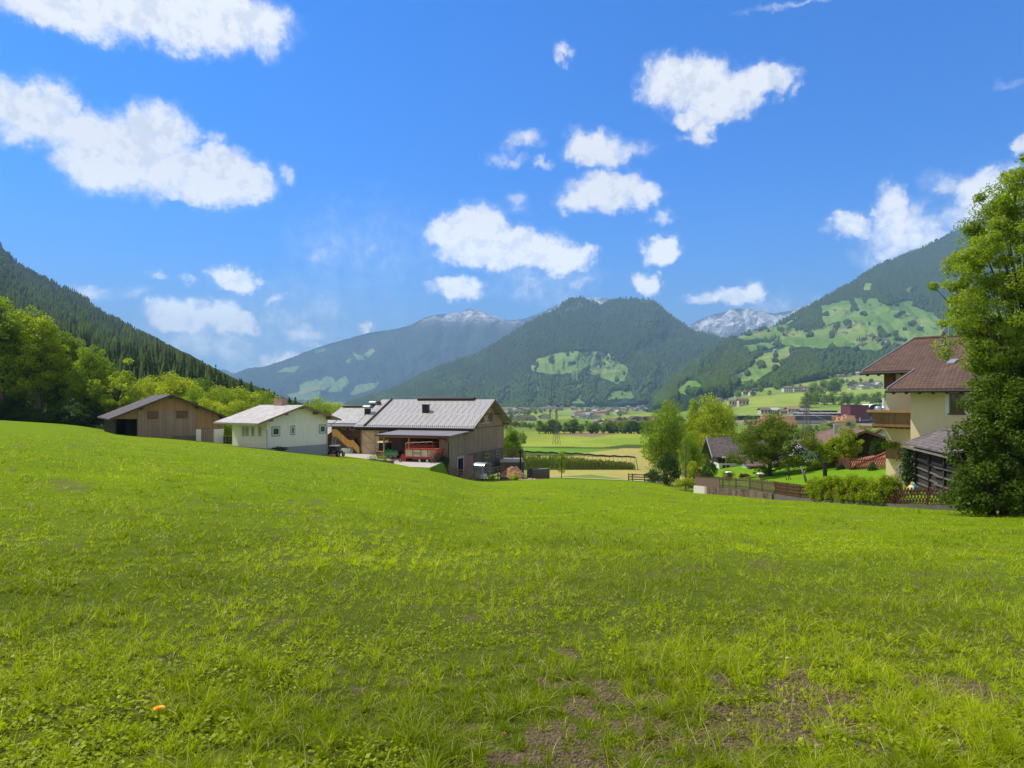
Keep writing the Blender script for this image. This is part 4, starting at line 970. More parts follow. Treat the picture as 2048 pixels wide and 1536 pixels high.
# ---- grass of the near meadow
def grass():
    rng = np.random.default_rng(3)
    def mslope(px): return np.interp(px, _pp, _mm)
    def field(n, p0, p1, seg, hscale, wscale, seed, around=False):
        r2 = np.random.default_rng(seed)
        if around:                                                             # the meadow goes on to both sides and behind the viewer
            rr = np.exp(r2.uniform(math.log(1.2), math.log(34), n)); th_ = np.radians(r2.uniform(38, 322, n)); x, Y = np.sin(th_) * rr, np.cos(th_) * rr
        else:
            px = r2.uniform(-260, 2310, n); py = p0 + (p1 - p0) * r2.uniform(0, 1, n)
            Y = 1.6 / np.maximum((py - HY) / F - mslope(px), .012); ok = (Y < 70); px, Y = px[ok], Y[ok]
            Y = Y * r2.uniform(.97, 1.03, len(Y)); x = (px - CX) / F * Y
        s = soil_near(x, Y); ok = r2.uniform(size=len(x)) > s * .80; x, Y = x[ok], Y[ok]; n = len(x)
        D_ = np.hypot(x, Y) if around else Y; cs = .10 * (1 + D_ * .06); ix, iy = np.floor(x / cs), np.floor(Y / cs)          # blades stand in tufts
        tx = (ix + .5 + (_hash(ix, iy, 5) - .5) * .7) * cs; ty = (iy + .5 + (_hash(ix, iy, 6) - .5) * .7) * cs; q = np.where(r2.uniform(size=n) < .7, .38, 1.0)
        x = tx + (x - tx) * q; Y = ty + (Y - ty) * q; th = _hash(ix, iy, 7); tv = _hash(ix, iy, 8)
        z = ground_z(x, Y) - .01
        cl = fbm(x * .8, Y * .8, 3, 55); cl2 = vnoise(x * 3.5, Y * 3.5, 66); cl3 = fbm(x * .35, Y * .35, 2, 99)
        h = hscale * (0.45 + 1.1 * cl) * (0.35 + 1.3 * th ** 1.5) * (.6 + .8 * cl2) * r2.uniform(.5, 1.5, n) * (1 + D_ * .012)
        w = wscale * r2.uniform(.6, 1.4, n) * (1 + D_ * .10)
        a = r2.uniform(0, 6.283, n); lean = h * r2.uniform(.15, 1.5, n); dx, dy = np.cos(a), np.sin(a)
        b = r2.uniform(0, 6.283, n); wx, wy = np.cos(b), np.sin(b)
        rows = []
        for j in range(seg + 1):
            u = j / seg; ww = w * (1 - u) ** .7 * .5 + w * .04
            cx = x + dx * lean * u * u; cy = Y + dy * lean * u * u; cz = z + h * (u - .28 * u * u * (lean / h))
            rows.append(np.stack([cx - wx * ww, cy - wy * ww, cz], -1)); rows.append(np.stack([cx + wx * ww, cy + wy * ww, cz], -1))
        V = np.stack(rows, 1); k = V.shape[1]; base = (np.arange(n) * k)[:, None]
        Q = np.concatenate([np.stack([base[:, 0] + 2*j, base[:, 0] + 2*j + 1, base[:, 0] + 2*j + 3, base[:, 0] + 2*j + 2], -1)[:, None] for j in range(seg)], 1).reshape(-1, 4)
        v = np.clip(.40 + 1.0 * (cl3 - .5) + (tv - .5) * .45 + r2.normal(0, .22, n) - (cl - .5) * .6, 0, 1)
        v = np.where(r2.uniform(size=n) < .08, 1.6, v)
        return V.reshape(-1, 3), Q, np.repeat(v, seg)
    parts = [field(260000, 1060, 2150, 3, .082, .0040, 1), field(190000, 870, 1120, 1, .060, .007, 2), field(3500, 1080, 2000, 4, .19, .0045, 4), field(300000, 1040, 2000, 1, .038, .0055, 9), field(260000, 0, 0, 1, .09, .008, 12, True)]
    # broad low leaves (clover, dandelion) close to the soil
    r3 = np.random.default_rng(8); n = 60000; px = r3.uniform(-200, 2250, n); py = r3.uniform(1080, 2000, n)
    Y = 1.6 / ((py - HY) / F - mslope(px)); x = (px - CX) / F * Y; patch = fbm(x * 1.1, Y * 1.1, 3, 200) > .5; x, Y = x[patch], Y[patch]
    s = soil_near(x, Y); ok = r3.uniform(size=len(x)) > s * .8; x, Y = x[ok], Y[ok]
    L = np.stack([x, Y, ground_z(x, Y) + r3.uniform(.01, .06, len(x))], -1)
    V, Q = leaves(L, .03, np.array([0, 0, 2.2]), r3, .8)
    parts.append((V, Q, r3.uniform(.1, .6, len(x))))
    AV = []; AQ = []; AA = []; off = 0
    for V, Q, v in parts: AV.append(V); AQ.append(Q + off); AA.append(v); off += len(V)
    o = mesh_obj('meadow_grass', np.vstack(AV), np.vstack(AQ), M_GRASS, None, False, {'var': ('FACE', 'FLOAT', np.concatenate(AA))})
    tag(o, 'long bright meadow grass mixed with clover and dry stalks', None, None, 'stuff')
    # clods of earth
    r4 = np.random.default_rng(15); n = 26000; x = r4.uniform(-.8, 4.0, n); y = r4.uniform(3.2, 6.4, n); s = soil_near(x, y); ok = s > .25; x, y = x[ok], y[ok]
    pos = np.stack([x, y, ground_z(x, y) - .008], -1); T = lod_round(5); T = (T[0] * np.array([1.6, 1.6, 1.0]), T[1])
    merged('soil_clods', [T, (lod_round(6)[0] * np.array([1.4, 1.9, .9]), lod_round(6)[1])], pos, r4.uniform(.004, .022, len(x)), r4.uniform(0, 1, len(x)), 'dry brown clods of soil in the bare patches', M_SOIL)
M_SOIL = m_plain('dry_soil', (0.17, 0.125, 0.08), 1.0, .45, 20.0)
grass()

M_PETO = m_plain('orange_petal', (0.90, 0.40, 0.01), .6, .15, 30); M_PETW = m_plain('white_petal', (0.8, 0.8, 0.76), .6, .05, 30); M_PETP = m_plain('purple_petal', (0.36, 0.09, 0.22), .6, .2, 30)
M_STEM = m_plain('flower_stem', (0.09, 0.17, 0.02), .7, .2, 20)
def flower(px, py, name, label, mat, r, h, group=None):
    Y = 1.6 / ((py - HY) / F - float(np.interp(px, _pp, _mm))); Y *= 1.0; x = (px - CX) / F * Y; z = (HY - py) / F * Y
    zg = gz(x, Y); Y2 = Y; t = thing(name, label, 'flower', (x, Y2, zg), group=group)
    top = max(z - zg, h)
    MB().tube([(0, 0, -.02), (.005, 0, top * .6), (0, 0, top)], [.0018, .0016, .0014], 5).build('stem', M_STEM, t)
    mb = MB()
    for ring, (n, rr, dz) in enumerate(((13, r, .25), (11, r * .75, .5), (8, r * .45, .8))):
        for k in range(n):
            a = 6.283 * (k + .3 * ring) / n; c, s = math.cos(a), math.sin(a); w = rr * .22
            mb.add([(0, 0, top), (c * rr * .6 - s * w, s * rr * .6 + c * w, top + rr * dz * .7), (c * rr, s * rr, top + rr * dz), (c * rr * .6 + s * w, s * rr * .6 - c * w, top + rr * dz * .7)], [(0, 1, 2, 3)])
    mb.build('petals', mat, t)
flower(318, 1418, 'dandelion', 'single orange dandelion flower standing in the near grass', M_PETO, .035, .10)
flower(1855, 1478, 'clover_flower', 'small purple clover head in the near grass by the soil', M_PETP, .014, .08)
flower(1574, 1353, 'daisy', 'tiny white daisy above the bare soil patch', M_PETW, .014, .06)
flower(1900, 1527, 'daisy', 'tiny white daisy nearest the lower edge of the meadow', M_PETW, .012, .05)
flower(1008, 1478, 'dandelion', 'withered brownish flower low in the near grass', m_plain('withered_petal', (.30, .12, .04), .8, .2, 30), .018, .03)
# ------------------------------------------------------------------ buildings
W_BARN = m_planks('barn_boards', (0.31, 0.205, 0.13), (0.56, 0.40, 0.27), .26, gap=.12, weather=(0.22, 0.185, 0.16), wz=(1.5, 7.5))
W_ORANGE = m_planks('warm_boards', (0.30, 0.17, 0.08), (0.45, 0.28, 0.15), .2)
W_LBARN = m_planks('grey_boards', (0.27, 0.19, 0.13), (0.46, 0.34, 0.24), .2, weather=(0.18, 0.16, 0.145), wz=(0.5, 5.5))
W_DARK = m_planks('dark_boards', (0.035, 0.024, 0.018), (0.075, 0.05, 0.035), .2)
W_LOG = m_planks('log_wall', (0.16, 0.08, 0.045), (0.27, 0.15, 0.085), .3, True)
W_DOOR = m_planks('pale_door_boards', (0.55, 0.39, 0.23), (0.74, 0.55, 0.36), .3, weather=(0.40, 0.36, 0.31), wz=(1.8, 4.8))
W_HONEY = m_planks('honey_wood', (0.62, 0.30, 0.07), (0.80, 0.42, 0.12), .14)
W_BALC = m_planks('balcony_wood', (0.20, 0.115, 0.055), (0.30, 0.185, 0.09), .12)
W_FENCE = m_plain('fence_wood', (0.15, 0.10, 0.07), .95, .35, 4)
W_LATT = m_plain('lattice_wood', (0.13, 0.062, 0.036), .9, .35, 4)
W_BEAM = m_plain('beam_wood', (0.22, 0.14, 0.08), .9, .3, 3)
W_PINE = m_plain('fresh_post_wood', (0.50, 0.32, 0.17), .85, .15, 3)
P_WHITE = m_plaster('white_plaster', (0.86, 0.84, 0.74), z0=1.6, amt=.3)
P_YELL = m_plaster('yellow_plaster', (0.84, 0.66, 0.40), (.45, .36, .24), -.3, .25)
P_GREYB = m_plaster('grey_plinth', (0.32, 0.335, 0.37), (.2, .19, .17), -.2, .4)
P_CONC = m_plain('concrete', (0.30, 0.28, 0.25), .95, .25, 1.2)
P_CONCD = m_plain('dark_concrete', (0.13, 0.115, 0.10), .95, .35, .8)
P_STONE = m_plain('rubble_render', (0.15, 0.122, 0.10), .95, .4, .6)
P_PINK = m_plain('pinkish_render', (0.33, 0.20, 0.15), .95, .3, .8)
R_BARN = m_tiles('pale_barn_shingles', (0.33, 0.315, 0.305), (0.41, 0.39, 0.375), row=.16, colw=.36, rnd=.25, rough=.38, spec=.5, amp=.35, gapc=(.12, .10, .10))
R_FARM = m_tiles('pale_farm_shingles', (0.33, 0.31, 0.29), (0.46, 0.44, 0.42), row=.18, colw=.4, rough=.45, spec=.5, amp=.35, gapc=(.14, .12, .11))
R_WHITE = m_tiles('bleached_roof', (0.38, 0.35, 0.335), (0.52, 0.485, 0.465), row=.12, colw=.5, rough=.6, amp=.3, gapc=(.2, .16, .15))
R_DARK = m_tiles('dark_barn_roof', (0.055, 0.042, 0.042), (0.095, 0.075, 0.075), row=.14, colw=.4, rough=.7, amp=.3)
R_YELL = m_tiles('brown_roof_tiles', (0.062, 0.036, 0.025), (0.175, 0.10, 0.068), row=.165, colw=.26, along='x', amp=1.0, rnd=.22, colf=.6, rough=.85, gapc=(.015, .008, .006))
R_YELS = m_tiles('shed_roof_tiles', (0.11, 0.09, 0.09), (0.21, 0.175, 0.175), row=.13, colw=.2, along='x', amp=.9, lich=(.34, .32, .27))
R_BROWN = m_tiles('house_roof_brown', (0.13, 0.07, 0.055), (0.24, 0.14, 0.11), row=.13, colw=.3, along='y', amp=.7)
R_COTT = m_tiles('cottage_roof', (0.07, 0.055, 0.055), (0.13, 0.105, 0.10), row=.15, colw=.3, along='x', amp=.6, lich=(.22, .2, .18))
R_RED = m_tiles('red_pantiles', (0.30, 0.095, 0.06), (0.44, 0.165, 0.10), row=.2, colw=.34, along='x', amp=1.0, gapc=(.12, .03, .02))
FLATROOF = m_plain('sheet_roof_grey', (0.22, 0.20, 0.205), .5, .1, 1.5)
METAL_D = m_plain('dark_metal', (0.022, 0.02, 0.022), .5, .2, 6)
METAL_G = m_plain('galvanised', (0.48, 0.49, 0.50), .35, .12, 3, metal=.6)
METAL_W = m_plain('white_paint', (0.78, 0.78, 0.76), .5, .04, 3)
GREYPT = m_plain('grey_paint', (0.20, 0.24, 0.25), .6, .08, 3)
BROWNPT = m_plain('brown_paint', (0.13, 0.06, 0.03), .6, .15, 8)
INSIDE_SHADE = m_plain('painted_inside_shade', (0.010, 0.009, 0.008), 1, .3, 2)  # near-black panels paint the shade inside doorways and the barn bay
def m_glass():
    m, t, b, _ = new_mat('window_glass'); b.inputs[0].default_value = (0.02, 0.028, 0.03, 1); b.inputs['Roughness'].default_value = .06; b.inputs['Specular IOR Level'].default_value = .9; return m
GLASS = m_glass()

class Fr:
    """a building's own frame: origin, turn, and where a sight line meets one of its walls"""
    def __init__(s, x, y, z, deg): s.o = Vector((x, y, z)); s.a = math.radians(deg); s.u = (math.cos(s.a), math.sin(s.a)); s.v = (-math.sin(s.a), math.cos(s.a))
    def lx(s, px, y=0.0):
        k = (px - CX) / F; ox = s.o.x + s.v[0] * y; oy = s.o.y + s.v[1] * y
        return (k * oy - ox) / (s.u[0] - k * s.u[1])
    def ly(s, px, x=0.0):
        k = (px - CX) / F; ox = s.o.x + s.u[0] * x; oy = s.o.y + s.u[1] * x
        return (k * oy - ox) / (s.v[0] - k * s.v[1])
    def lz(s, py, x, y): return (HY - py) / F * (s.o.y + s.u[1] * x + s.v[1] * y) - s.o.z
    def w(s, x, y, z): return Vector((s.o.x + s.u[0]*x + s.v[0]*y, s.o.y + s.u[1]*x + s.v[1]*y, s.o.z + z))
    def root(s, name, label, cat, group=None): return thing(name, label, cat, s.o, s.a, group)

def window_y(root, x0, x1, z0, z1, y, frame=METAL_W, sur=None, fw=.09, mull=1, sill=None, name='window'):
    """window on a wall that faces -y"""
    mb = MB(); a = fw
    mb.box(x0, x1, y - .05, y, z0, z0 + a); mb.box(x0, x1, y - .05, y, z1 - a, z1); mb.box(x0, x0 + a, y - .05, y, z0 + a, z1 - a); mb.box(x1 - a, x1, y - .05, y, z0 + a, z1 - a)
    if mull == 2: xm = (x0 + x1) / 2; mb.box(xm - a * .6, xm + a * .6, y - .045, y, z0 + a, z1 - a)
    f = mb.build(name, frame, root)
    MB().box(x0 + a * .9, x1 - a * .9, y - .02, y - .004, z0 + a * .9, z1 - a * .9).build('pane', GLASS, f)
    if sur:
        m2 = MB(); b = .11
        m2.box(x0 - b, x1 + b, y - .03, y, z0 - b, z0 - .003); m2.box(x0 - b, x1 + b, y - .03, y, z1 + .003, z1 + b); m2.box(x0 - b, x0 - .003, y - .03, y, z0, z1); m2.box(x1 + .003, x1 + b, y - .03, y, z0, z1)
        m2.build('surround', sur, f)
    if sill: MB().box(x0 - .08, x1 + .08, y - .14, y, z0 - .07, z0 - .003).build('sill', sill, f)
    return f
def window_x(root, y0, y1, z0, z1, x, frame=METAL_W, sur=None, fw=.08, name='window'):
    mb = MB(); a = fw
    mb.box(x - .05, x, y0, y1, z0, z0 + a); mb.box(x - .05, x, y0, y1, z1 - a, z1); mb.box(x - .05, x, y0, y0 + a, z0 + a, z1 - a); mb.box(x - .05, x, y1 - a, y1, z0 + a, z1 - a)
    f = mb.build(name, frame, root)
    MB().box(x - .02, x - .004, y0 + a * .9, y1 - a * .9, z0 + a * .9, z1 - a * .9).build('pane', GLASS, f)
    if sur:
        m2 = MB(); b = .10
        m2.box(x - .03, x, y0 - b, y1 + b, z0 - b, z0 - .003); m2.box(x - .03, x, y0 - b, y1 + b, z1 + .003, z1 + b); m2.box(x - .03, x, y0 - b, y0 - .003, z0, z1); m2.box(x - .03, x, y1 + .003, y1 + b, z0, z1)
        m2.build('surround', sur, f)
    return f
def roof2(root, mat, xl, zl, xr, zr, xR, zR, y0, y1, th=.16, name='roof', verge=None, vw=.22):
    r = MB().prism([(xl, zl), (xr, zr), (xR, zR), (xR, zR + th), (xr, zr + th), (xl, zl + th)], 'y', y0, y1).build(name, mat, root)
    if verge:
        mb = MB()
        for yy in (y0 - .05, y1 + .003):
            mb.prism([(xl, zl - vw + th), (xr, zr - vw + th), (xR, zR - vw + th), (xR, zR + th + .03), (xr, zr + th + .03), (xl, zl + th + .03)], 'y', yy, yy + .047)
        mb.build('verge_board', verge, r)
    return r

# ---- the large barn with its cart shed
BF = Fr(-8.4, 90.0, -10.0, 70.66)
def big_barn():
    f = BF; r = f.root('large_barn', 'large wooden barn with pale shingled roof, sun-ray gable and open cart shed', 'barn')
    zr = 9.9; sl = .48; xr = 13.95
    MB().prism([(6.5, 2.37), (21.4, 2.37), (21.4, zr - sl * 7.45 - .05), (xr, zr - .03), (6.5, zr - sl * 7.45 - .05)], 'y', 0, 17.3).build('wall', W_BARN, r)
    MB().box(6.56, 21.34, .06, 17.2, -1.5, 2.36).build('lower_wall', P_STONE, r)
    rf = roof2(r, R_BARN, 5.6, zr - sl * 8.35, xr, zr, 22.4, zr - sl * 8.45, -1.3, 18.0, .18, verge=W_BEAM)
    MB().box(5.42, 5.6, -1.25, 17.9, zr - sl * 8.35 - .14, zr - sl * 8.35 + .1).build('gutter', METAL_D, r)
    mb = MB()                                                      # dark soffit board under the near eave
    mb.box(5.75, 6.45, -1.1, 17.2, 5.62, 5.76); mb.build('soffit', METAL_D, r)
    MB().prism([(xr - .45, zr + .02), (xr, zr + .42), (xr + .45, zr + .02), (xr + .45, zr + .34), (xr, zr + .62), (xr - .45, zr + .34)], 'y', 2.0, 11.5).build('ridge_vent', METAL_D, rf)
    MB().prism([(5.7, zr - sl * 8.25 + .17), (xr, zr + .17), (xr, zr + .42), (5.7, zr - sl * 8.25 + .42)], 'y', 16.1, 16.32).build('fire_wall_cap', METAL_D, rf)
    z0 = zr - sl * (xr - 10.2); c = MB().box(9.7, 10.4, f.ly(857, 10), f.ly(846, 10), z0 - .3, z0 + 1.15).build('chimney', METAL_D, rf)
    MB().box(9.6, 10.5, f.ly(857, 10) - .08, f.ly(846, 10) + .08, z0 + 1.153, z0 + 1.25).build('chimney_cap', METAL_D, c)
    mb = MB()                                                      # standing seams, staggered in courses
    for k, (a, b) in enumerate(((.2, .75), (1.0, 4.0), (4.4, 7.7))):
        n = 20
        for i in range(n):
            y = -1.0 + (i + .5 * (k % 2)) * 18.5 / n
            if 15.9 < y < 16.5 or y > 17.8: continue
            xa, xb = xr - a - .3, xr - b - .3; mb.beam((xa, y, zr - sl * (xr - xa) + .20), (xb, y, zr - sl * (xr - xb) + .195), .035, .015)
    mb.build('roof_seams', m_plain('seam_metal', (0.20, 0.15, 0.14), .6, .2, 4), rf)
    mb = MB()
    for i in range(60): y = -1.1 + i * .315; mb.beam((5.75, y, zr - sl * 8.2 + .19), (6.05, y, zr - sl * 7.9 + .24), .035, .08)
    mb.build('snow_guards', METAL_D, rf)
    for x, z in ((7.2, 6.35), (10.6, 8.0), (xr, 9.62), (17.3, 8.0), (20.8, 6.35)): MB().box(x - .12, x + .12, -1.2, .3, z - .28, z - .02).build('purlin_end', W_BEAM, r)
    MB().prism([(6.5, 5.8), (21.4, 5.8), (21.4, 6.0), (6.5, 6.0)], 'y', -.03, -.002).build('trim_board', W_BEAM, r)
    # gable: slatted panels, sun rays and a small name board
    for (a, b) in ((953, 964), (974, 985)):
        x0, x1 = f.lx(a), f.lx(b); g = MB().box(x0, x1, -.05, -.003, 6.75, 8.0).build('louvre_panel', BROWNPT, r)
        mb = MB()
        for i in range(7): mb.box(x0 + .08, x1 - .08, -.09, -.053, 6.85 + i * .165, 6.93 + i * .165)
        mb.build('slats', W_BEAM, g)
    cx = f.lx(969.5); MB().prism([(cx + math.cos(math.radians(a)) * 1.35, 6.62 + math.sin(math.radians(a)) * 1.6) for a in range(0, 181, 15)], 'y', -.055, -.004).build('sun_backing', METAL_D, r)
    mb = MB()
    for i in range(11):
        a = math.radians(12 + i * 15.6); L = 1.55 if i % 2 == 0 else 1.15
        mb.beam((cx + math.cos(a) * .25, -.14, 6.65 + math.sin(a) * .3), (cx + math.cos(a) * L * .95, -.14, 6.65 + math.sin(a) * L * 1.15), .11, .05)
    mb.box(cx - 1.5, cx + 1.5, -.16, -.06, 6.52, 6.64); mb.build('sun_rays', m_plain('carved_wood', (0.72, 0.58, 0.40), .9, .2, 4), r)
    MB().prism([(cx - .35, 6.64), (cx + .35, 6.64), (cx + .3, 7.1), (cx, 7.4), (cx - .3, 7.1)], 'y', -.13, -.06).build('sun_core', W_BEAM, r)
    # lower storey: boarded left part, byre door, red-brown render, small openings
    xa, xb = f.lx(897), f.lx(914)
    xd0, xd1 = f.lx(914.5), f.lx(925.5)
    g = MB(); g.box(xd0 - .25, xd0 - .003, -.12, .10, -.4, 2.2).box(xd1 + .003, xd1 + .25, -.12, .10, -.4, 2.2).box(xd0 - .25, xd1 + .25, -.12, .10, 2.003, 2.3)
    d = g.build('byre_door', m_plain('door_frame_grey', (.42, .42, .40), .8, .2, 3), r); MB().box(xd0, xd1, -.03, .0, -.4, 2.0).build('shade_panel', INSIDE_SHADE, d)
    MB().box(f.lx(930), f.lx(946), -.02, .05, -1.0, 2.1).build('render_panel', P_PINK, r)
    window_y(r, f.lx(968), f.lx(982), 1.05, 2.05, -.0, W_BEAM, None, .14, 2)
    window_y(r, f.lx(992), f.lx(999), .95, 2.05, -.0, GREYPT, None, .12)
    # cart shed (lean-to): boarded corner, open bay with pine posts, dark back
    MB().box(0, 6.5, 0, .18, -1.0, 5.25).build('shed_wall', W_BARN, r)
    MB().box(0, .18, .182, 1.35, -1.0, 5.2).build('shed_side', W_BARN, r)
    MB().box(6.36, 6.495, .2, 14.1, 1.7, 5.6).build('shed_back', W_DARK, r)
    q = MB().prism([(-.9, 5.18), (6.48, 5.58), (6.48, 5.72), (-.9, 5.34)], 'y', -.7, 10.4).build('shed_roof', FLATROOF, r)
    MB().box(-1.05, -.9, -.7, 10.4, 5.1, 5.3).build('gutter', m_plain('brown_gutter', (.12, .085, .08), .5, .1, 3), q)
    for px in (768, 818): y = f.ly(px, 0.1); MB().box(0, .2, y - .1, y + .1, 1.7, 5.0).build('post', W_PINE, r)
    MB().box(-.05, .25, 1.36, 10.2, 4.9, 5.16).build('beam', W_PINE, r)
    MB().box(.3, 6.3, 10.0, 10.12, 4.6, 5.3).build('shed_end_board', W_ORANGE, r)
    # sliding doors on the yard side with diagonal braces
    y0, y1 = 12.6, 17.0
    mb = MB().box(6.36, 6.49, y0, y1, 1.75, 5.5); d = mb.build('sliding_door', W_DOOR, r)
    mb = MB()
    for a in (y0, (y0 + y1) / 2): 
        for z in (1.8, 3.6): mb.beam((6.33, a + .1, z + .1), (6.33, a + (y1 - y0) / 2 - .1, z + 1.7), .1, .05)
    for a in (y0 + .06, (y0 + y1) / 2, y1 - .06): mb.beam((6.33, a, 1.75), (6.33, a, 5.5), .12, .06)
    for z in (1.8, 3.6, 5.44): mb.beam((6.325, y0, z), (6.325, y1, z), .06, .12)
    mb.build('door_frame', W_PINE, d)
    mb = MB(); mb.tube([(-.95, 1.0, 5.1), (-.5, .2, 4.8), (-.06, -.06, 4.4), (-.06, -.06, .2)], .06, 6); mb.build('downpipe', METAL_D, r)
big_barn()

def farmhouse():
    f = BF; r = f.root('farmhouse', 'brown log farmhouse with pale shingle roof and outside stair, joined to the barn', 'farmhouse')
    MB().prism([(8, 1.2), (18, 1.2), (18, 6.5), (13, 8.6), (8, 6.5)], 'y', 17.32, 23.4).build('wall', W_LOG, r)
    rf = roof2(r, R_FARM, 7.4, 6.33, 13, 8.7, 18.8, 6.25, 16.9 + 1.2, 24.9, .16, verge=W_BEAM)
    MB().box(12.7, 13.3, 18.3, 24.6, 8.87, 9.05).build('ridge_cap', METAL_D, rf)
    MB().prism([(6.3, 5.95), (8.0, 6.3), (8.0, 6.42), (6.3, 6.1)], 'y', 17.35, 24.9).build('porch_roof', FLATROOF, r)
    # upper part with its own gable behind, chimneys and dish
    ya, yb = f.ly(739, 9.5), f.ly(731, 9.5); z = 8.7 - .423 * 3.5
    c = MB().box(9.2, 9.9, ya, yb, z - .3, z + 1.5).build('chimney', METAL_D, rf)
    mb = MB()
    for i in range(7):
        a0 = math.pi * i / 7; a1 = math.pi * (i + 1) / 7; q = lambda a: (9.55 + math.cos(a) * .5, z + 1.65 + math.sin(a) * .28)
        mb.prism([q(a0), q(a1), (q(a1)[0], q(a1)[1] + .04), (q(a0)[0], q(a0)[1] + .04)], 'y', ya - .25, yb + .25)
    mb.build('cowl', METAL_G, c)
    ya, yb = f.ly(753, 13), f.ly(743, 13); c = MB().box(12.6, 13.2, ya, yb, 8.8, 9.35).build('chimney', METAL_D, rf)
    mb = MB()
    for i in range(7):
        a0 = math.pi * i / 7; a1 = math.pi * (i + 1) / 7; q = lambda a: (12.9 + math.cos(a) * .55, 9.5 + math.sin(a) * .3)
        mb.prism([q(a0), q(a1), (q(a1)[0], q(a1)[1] + .04), (q(a0)[0], q(a0)[1] + .04)], 'y', ya - .15, yb + .15)
    mb.build('cowl', METAL_G, c)
    y = f.ly(760.5, 12.4); mb = MB(); mb.lathe((0, 0, 0), [(.03, 0), (.25, .04), (.42, .14), (.44, .17), (.40, .17), (.02, .05)], 16)
    d = mb.build('satellite_dish', m_plain('dark_dish', (.07, .07, .075), .5, .1, 3), rf); d.location = (12.2, y, 9.35); d.rotation_euler = (0, math.radians(-80), 0)
    MB().tube([(12.3, y, 8.5), (12.3, y, 9.4)], .04, 6).build('mast', METAL_D, rf)
    x = 8.0
    for a, b, t_, bt in ((692, 684, 849, 859), (709, 700, 848, 860)):
        ya, yb = f.ly(a, x), f.ly(b, x); window_x(r, ya, yb, f.lz(bt, x, ya), f.lz(t_, x, ya), x - .003, METAL_W, BROWNPT)
    ya, yb = f.ly(716, x), f.ly(707, x); d = MB().box(x - .06, x - .003, ya, yb, 1.9, f.lz(875, x, ya)).build('door', BROWNPT, r)
    MB().box(x - .07, x - .062, ya + .15, yb - .35, 2.1, f.lz(877, x, ya)).build('shade_panel', INSIDE_SHADE, d)
    # outside stair: two flights with a landing and boarded balustrade
    ys = f.ly(666, 6.6); pts = [(ys, 4.55), (f.ly(674, 6.6), 4.55), (f.ly(698, 6.6), 2.95), (f.ly(708, 6.6), 2.95), (f.ly(720, 6.6), 1.85)]
    s = MB()
    for (ya, za), (yb, zb) in zip(pts, pts[1:]): s.prism([(ya, za), (ya, za - .25), (yb, zb - .25), (yb, zb)], 'x', 6.5, 7.9)
    st = s.build('stair', GREYPT, r); s = MB()
    for (ya, za), (yb, zb) in zip(pts, pts[1:]): s.prism([(ya, za + .02), (yb, zb + .02), (yb, zb + 1.05), (ya, za + 1.05)], 'x', 6.42, 6.49)
    s.build('balustrade', W_HONEY, st)
    s = MB()
    for ya, z in ((pts[0][0] - .1, 4.3), (pts[1][0] + .1, 4.3), (pts[2][0] - .5, 2.7)): s.beam((6.55, ya, z), (6.55, ya + .8, 1.0), .12)
    s.build('stair_struts', GREYPT, st)
    MB().box(6.9, 8.0, f.ly(712, 7.9), f.ly(690, 7.9), 1.0, 2.7).build('stair_base', P_WHITE, r)
farmhouse()
t_ = BF; r = thing('lower_annex_roof', 'pale tin-roofed annex seen low between white house and farmhouse stair', 'annex', BF.o, BF.a)
MB().prism([(9.0, 2.0), (12.0, 2.0), (12.0, 5.2), (9.0, 4.2)], 'y', 25.6, 29).build('wall', W_LOG, r)
MB().prism([(8.3, 4.15), (12.6, 5.6), (12.6, 5.72), (8.3, 4.27)], 'y', 25.0, 30).build('roof', R_FARM, r)

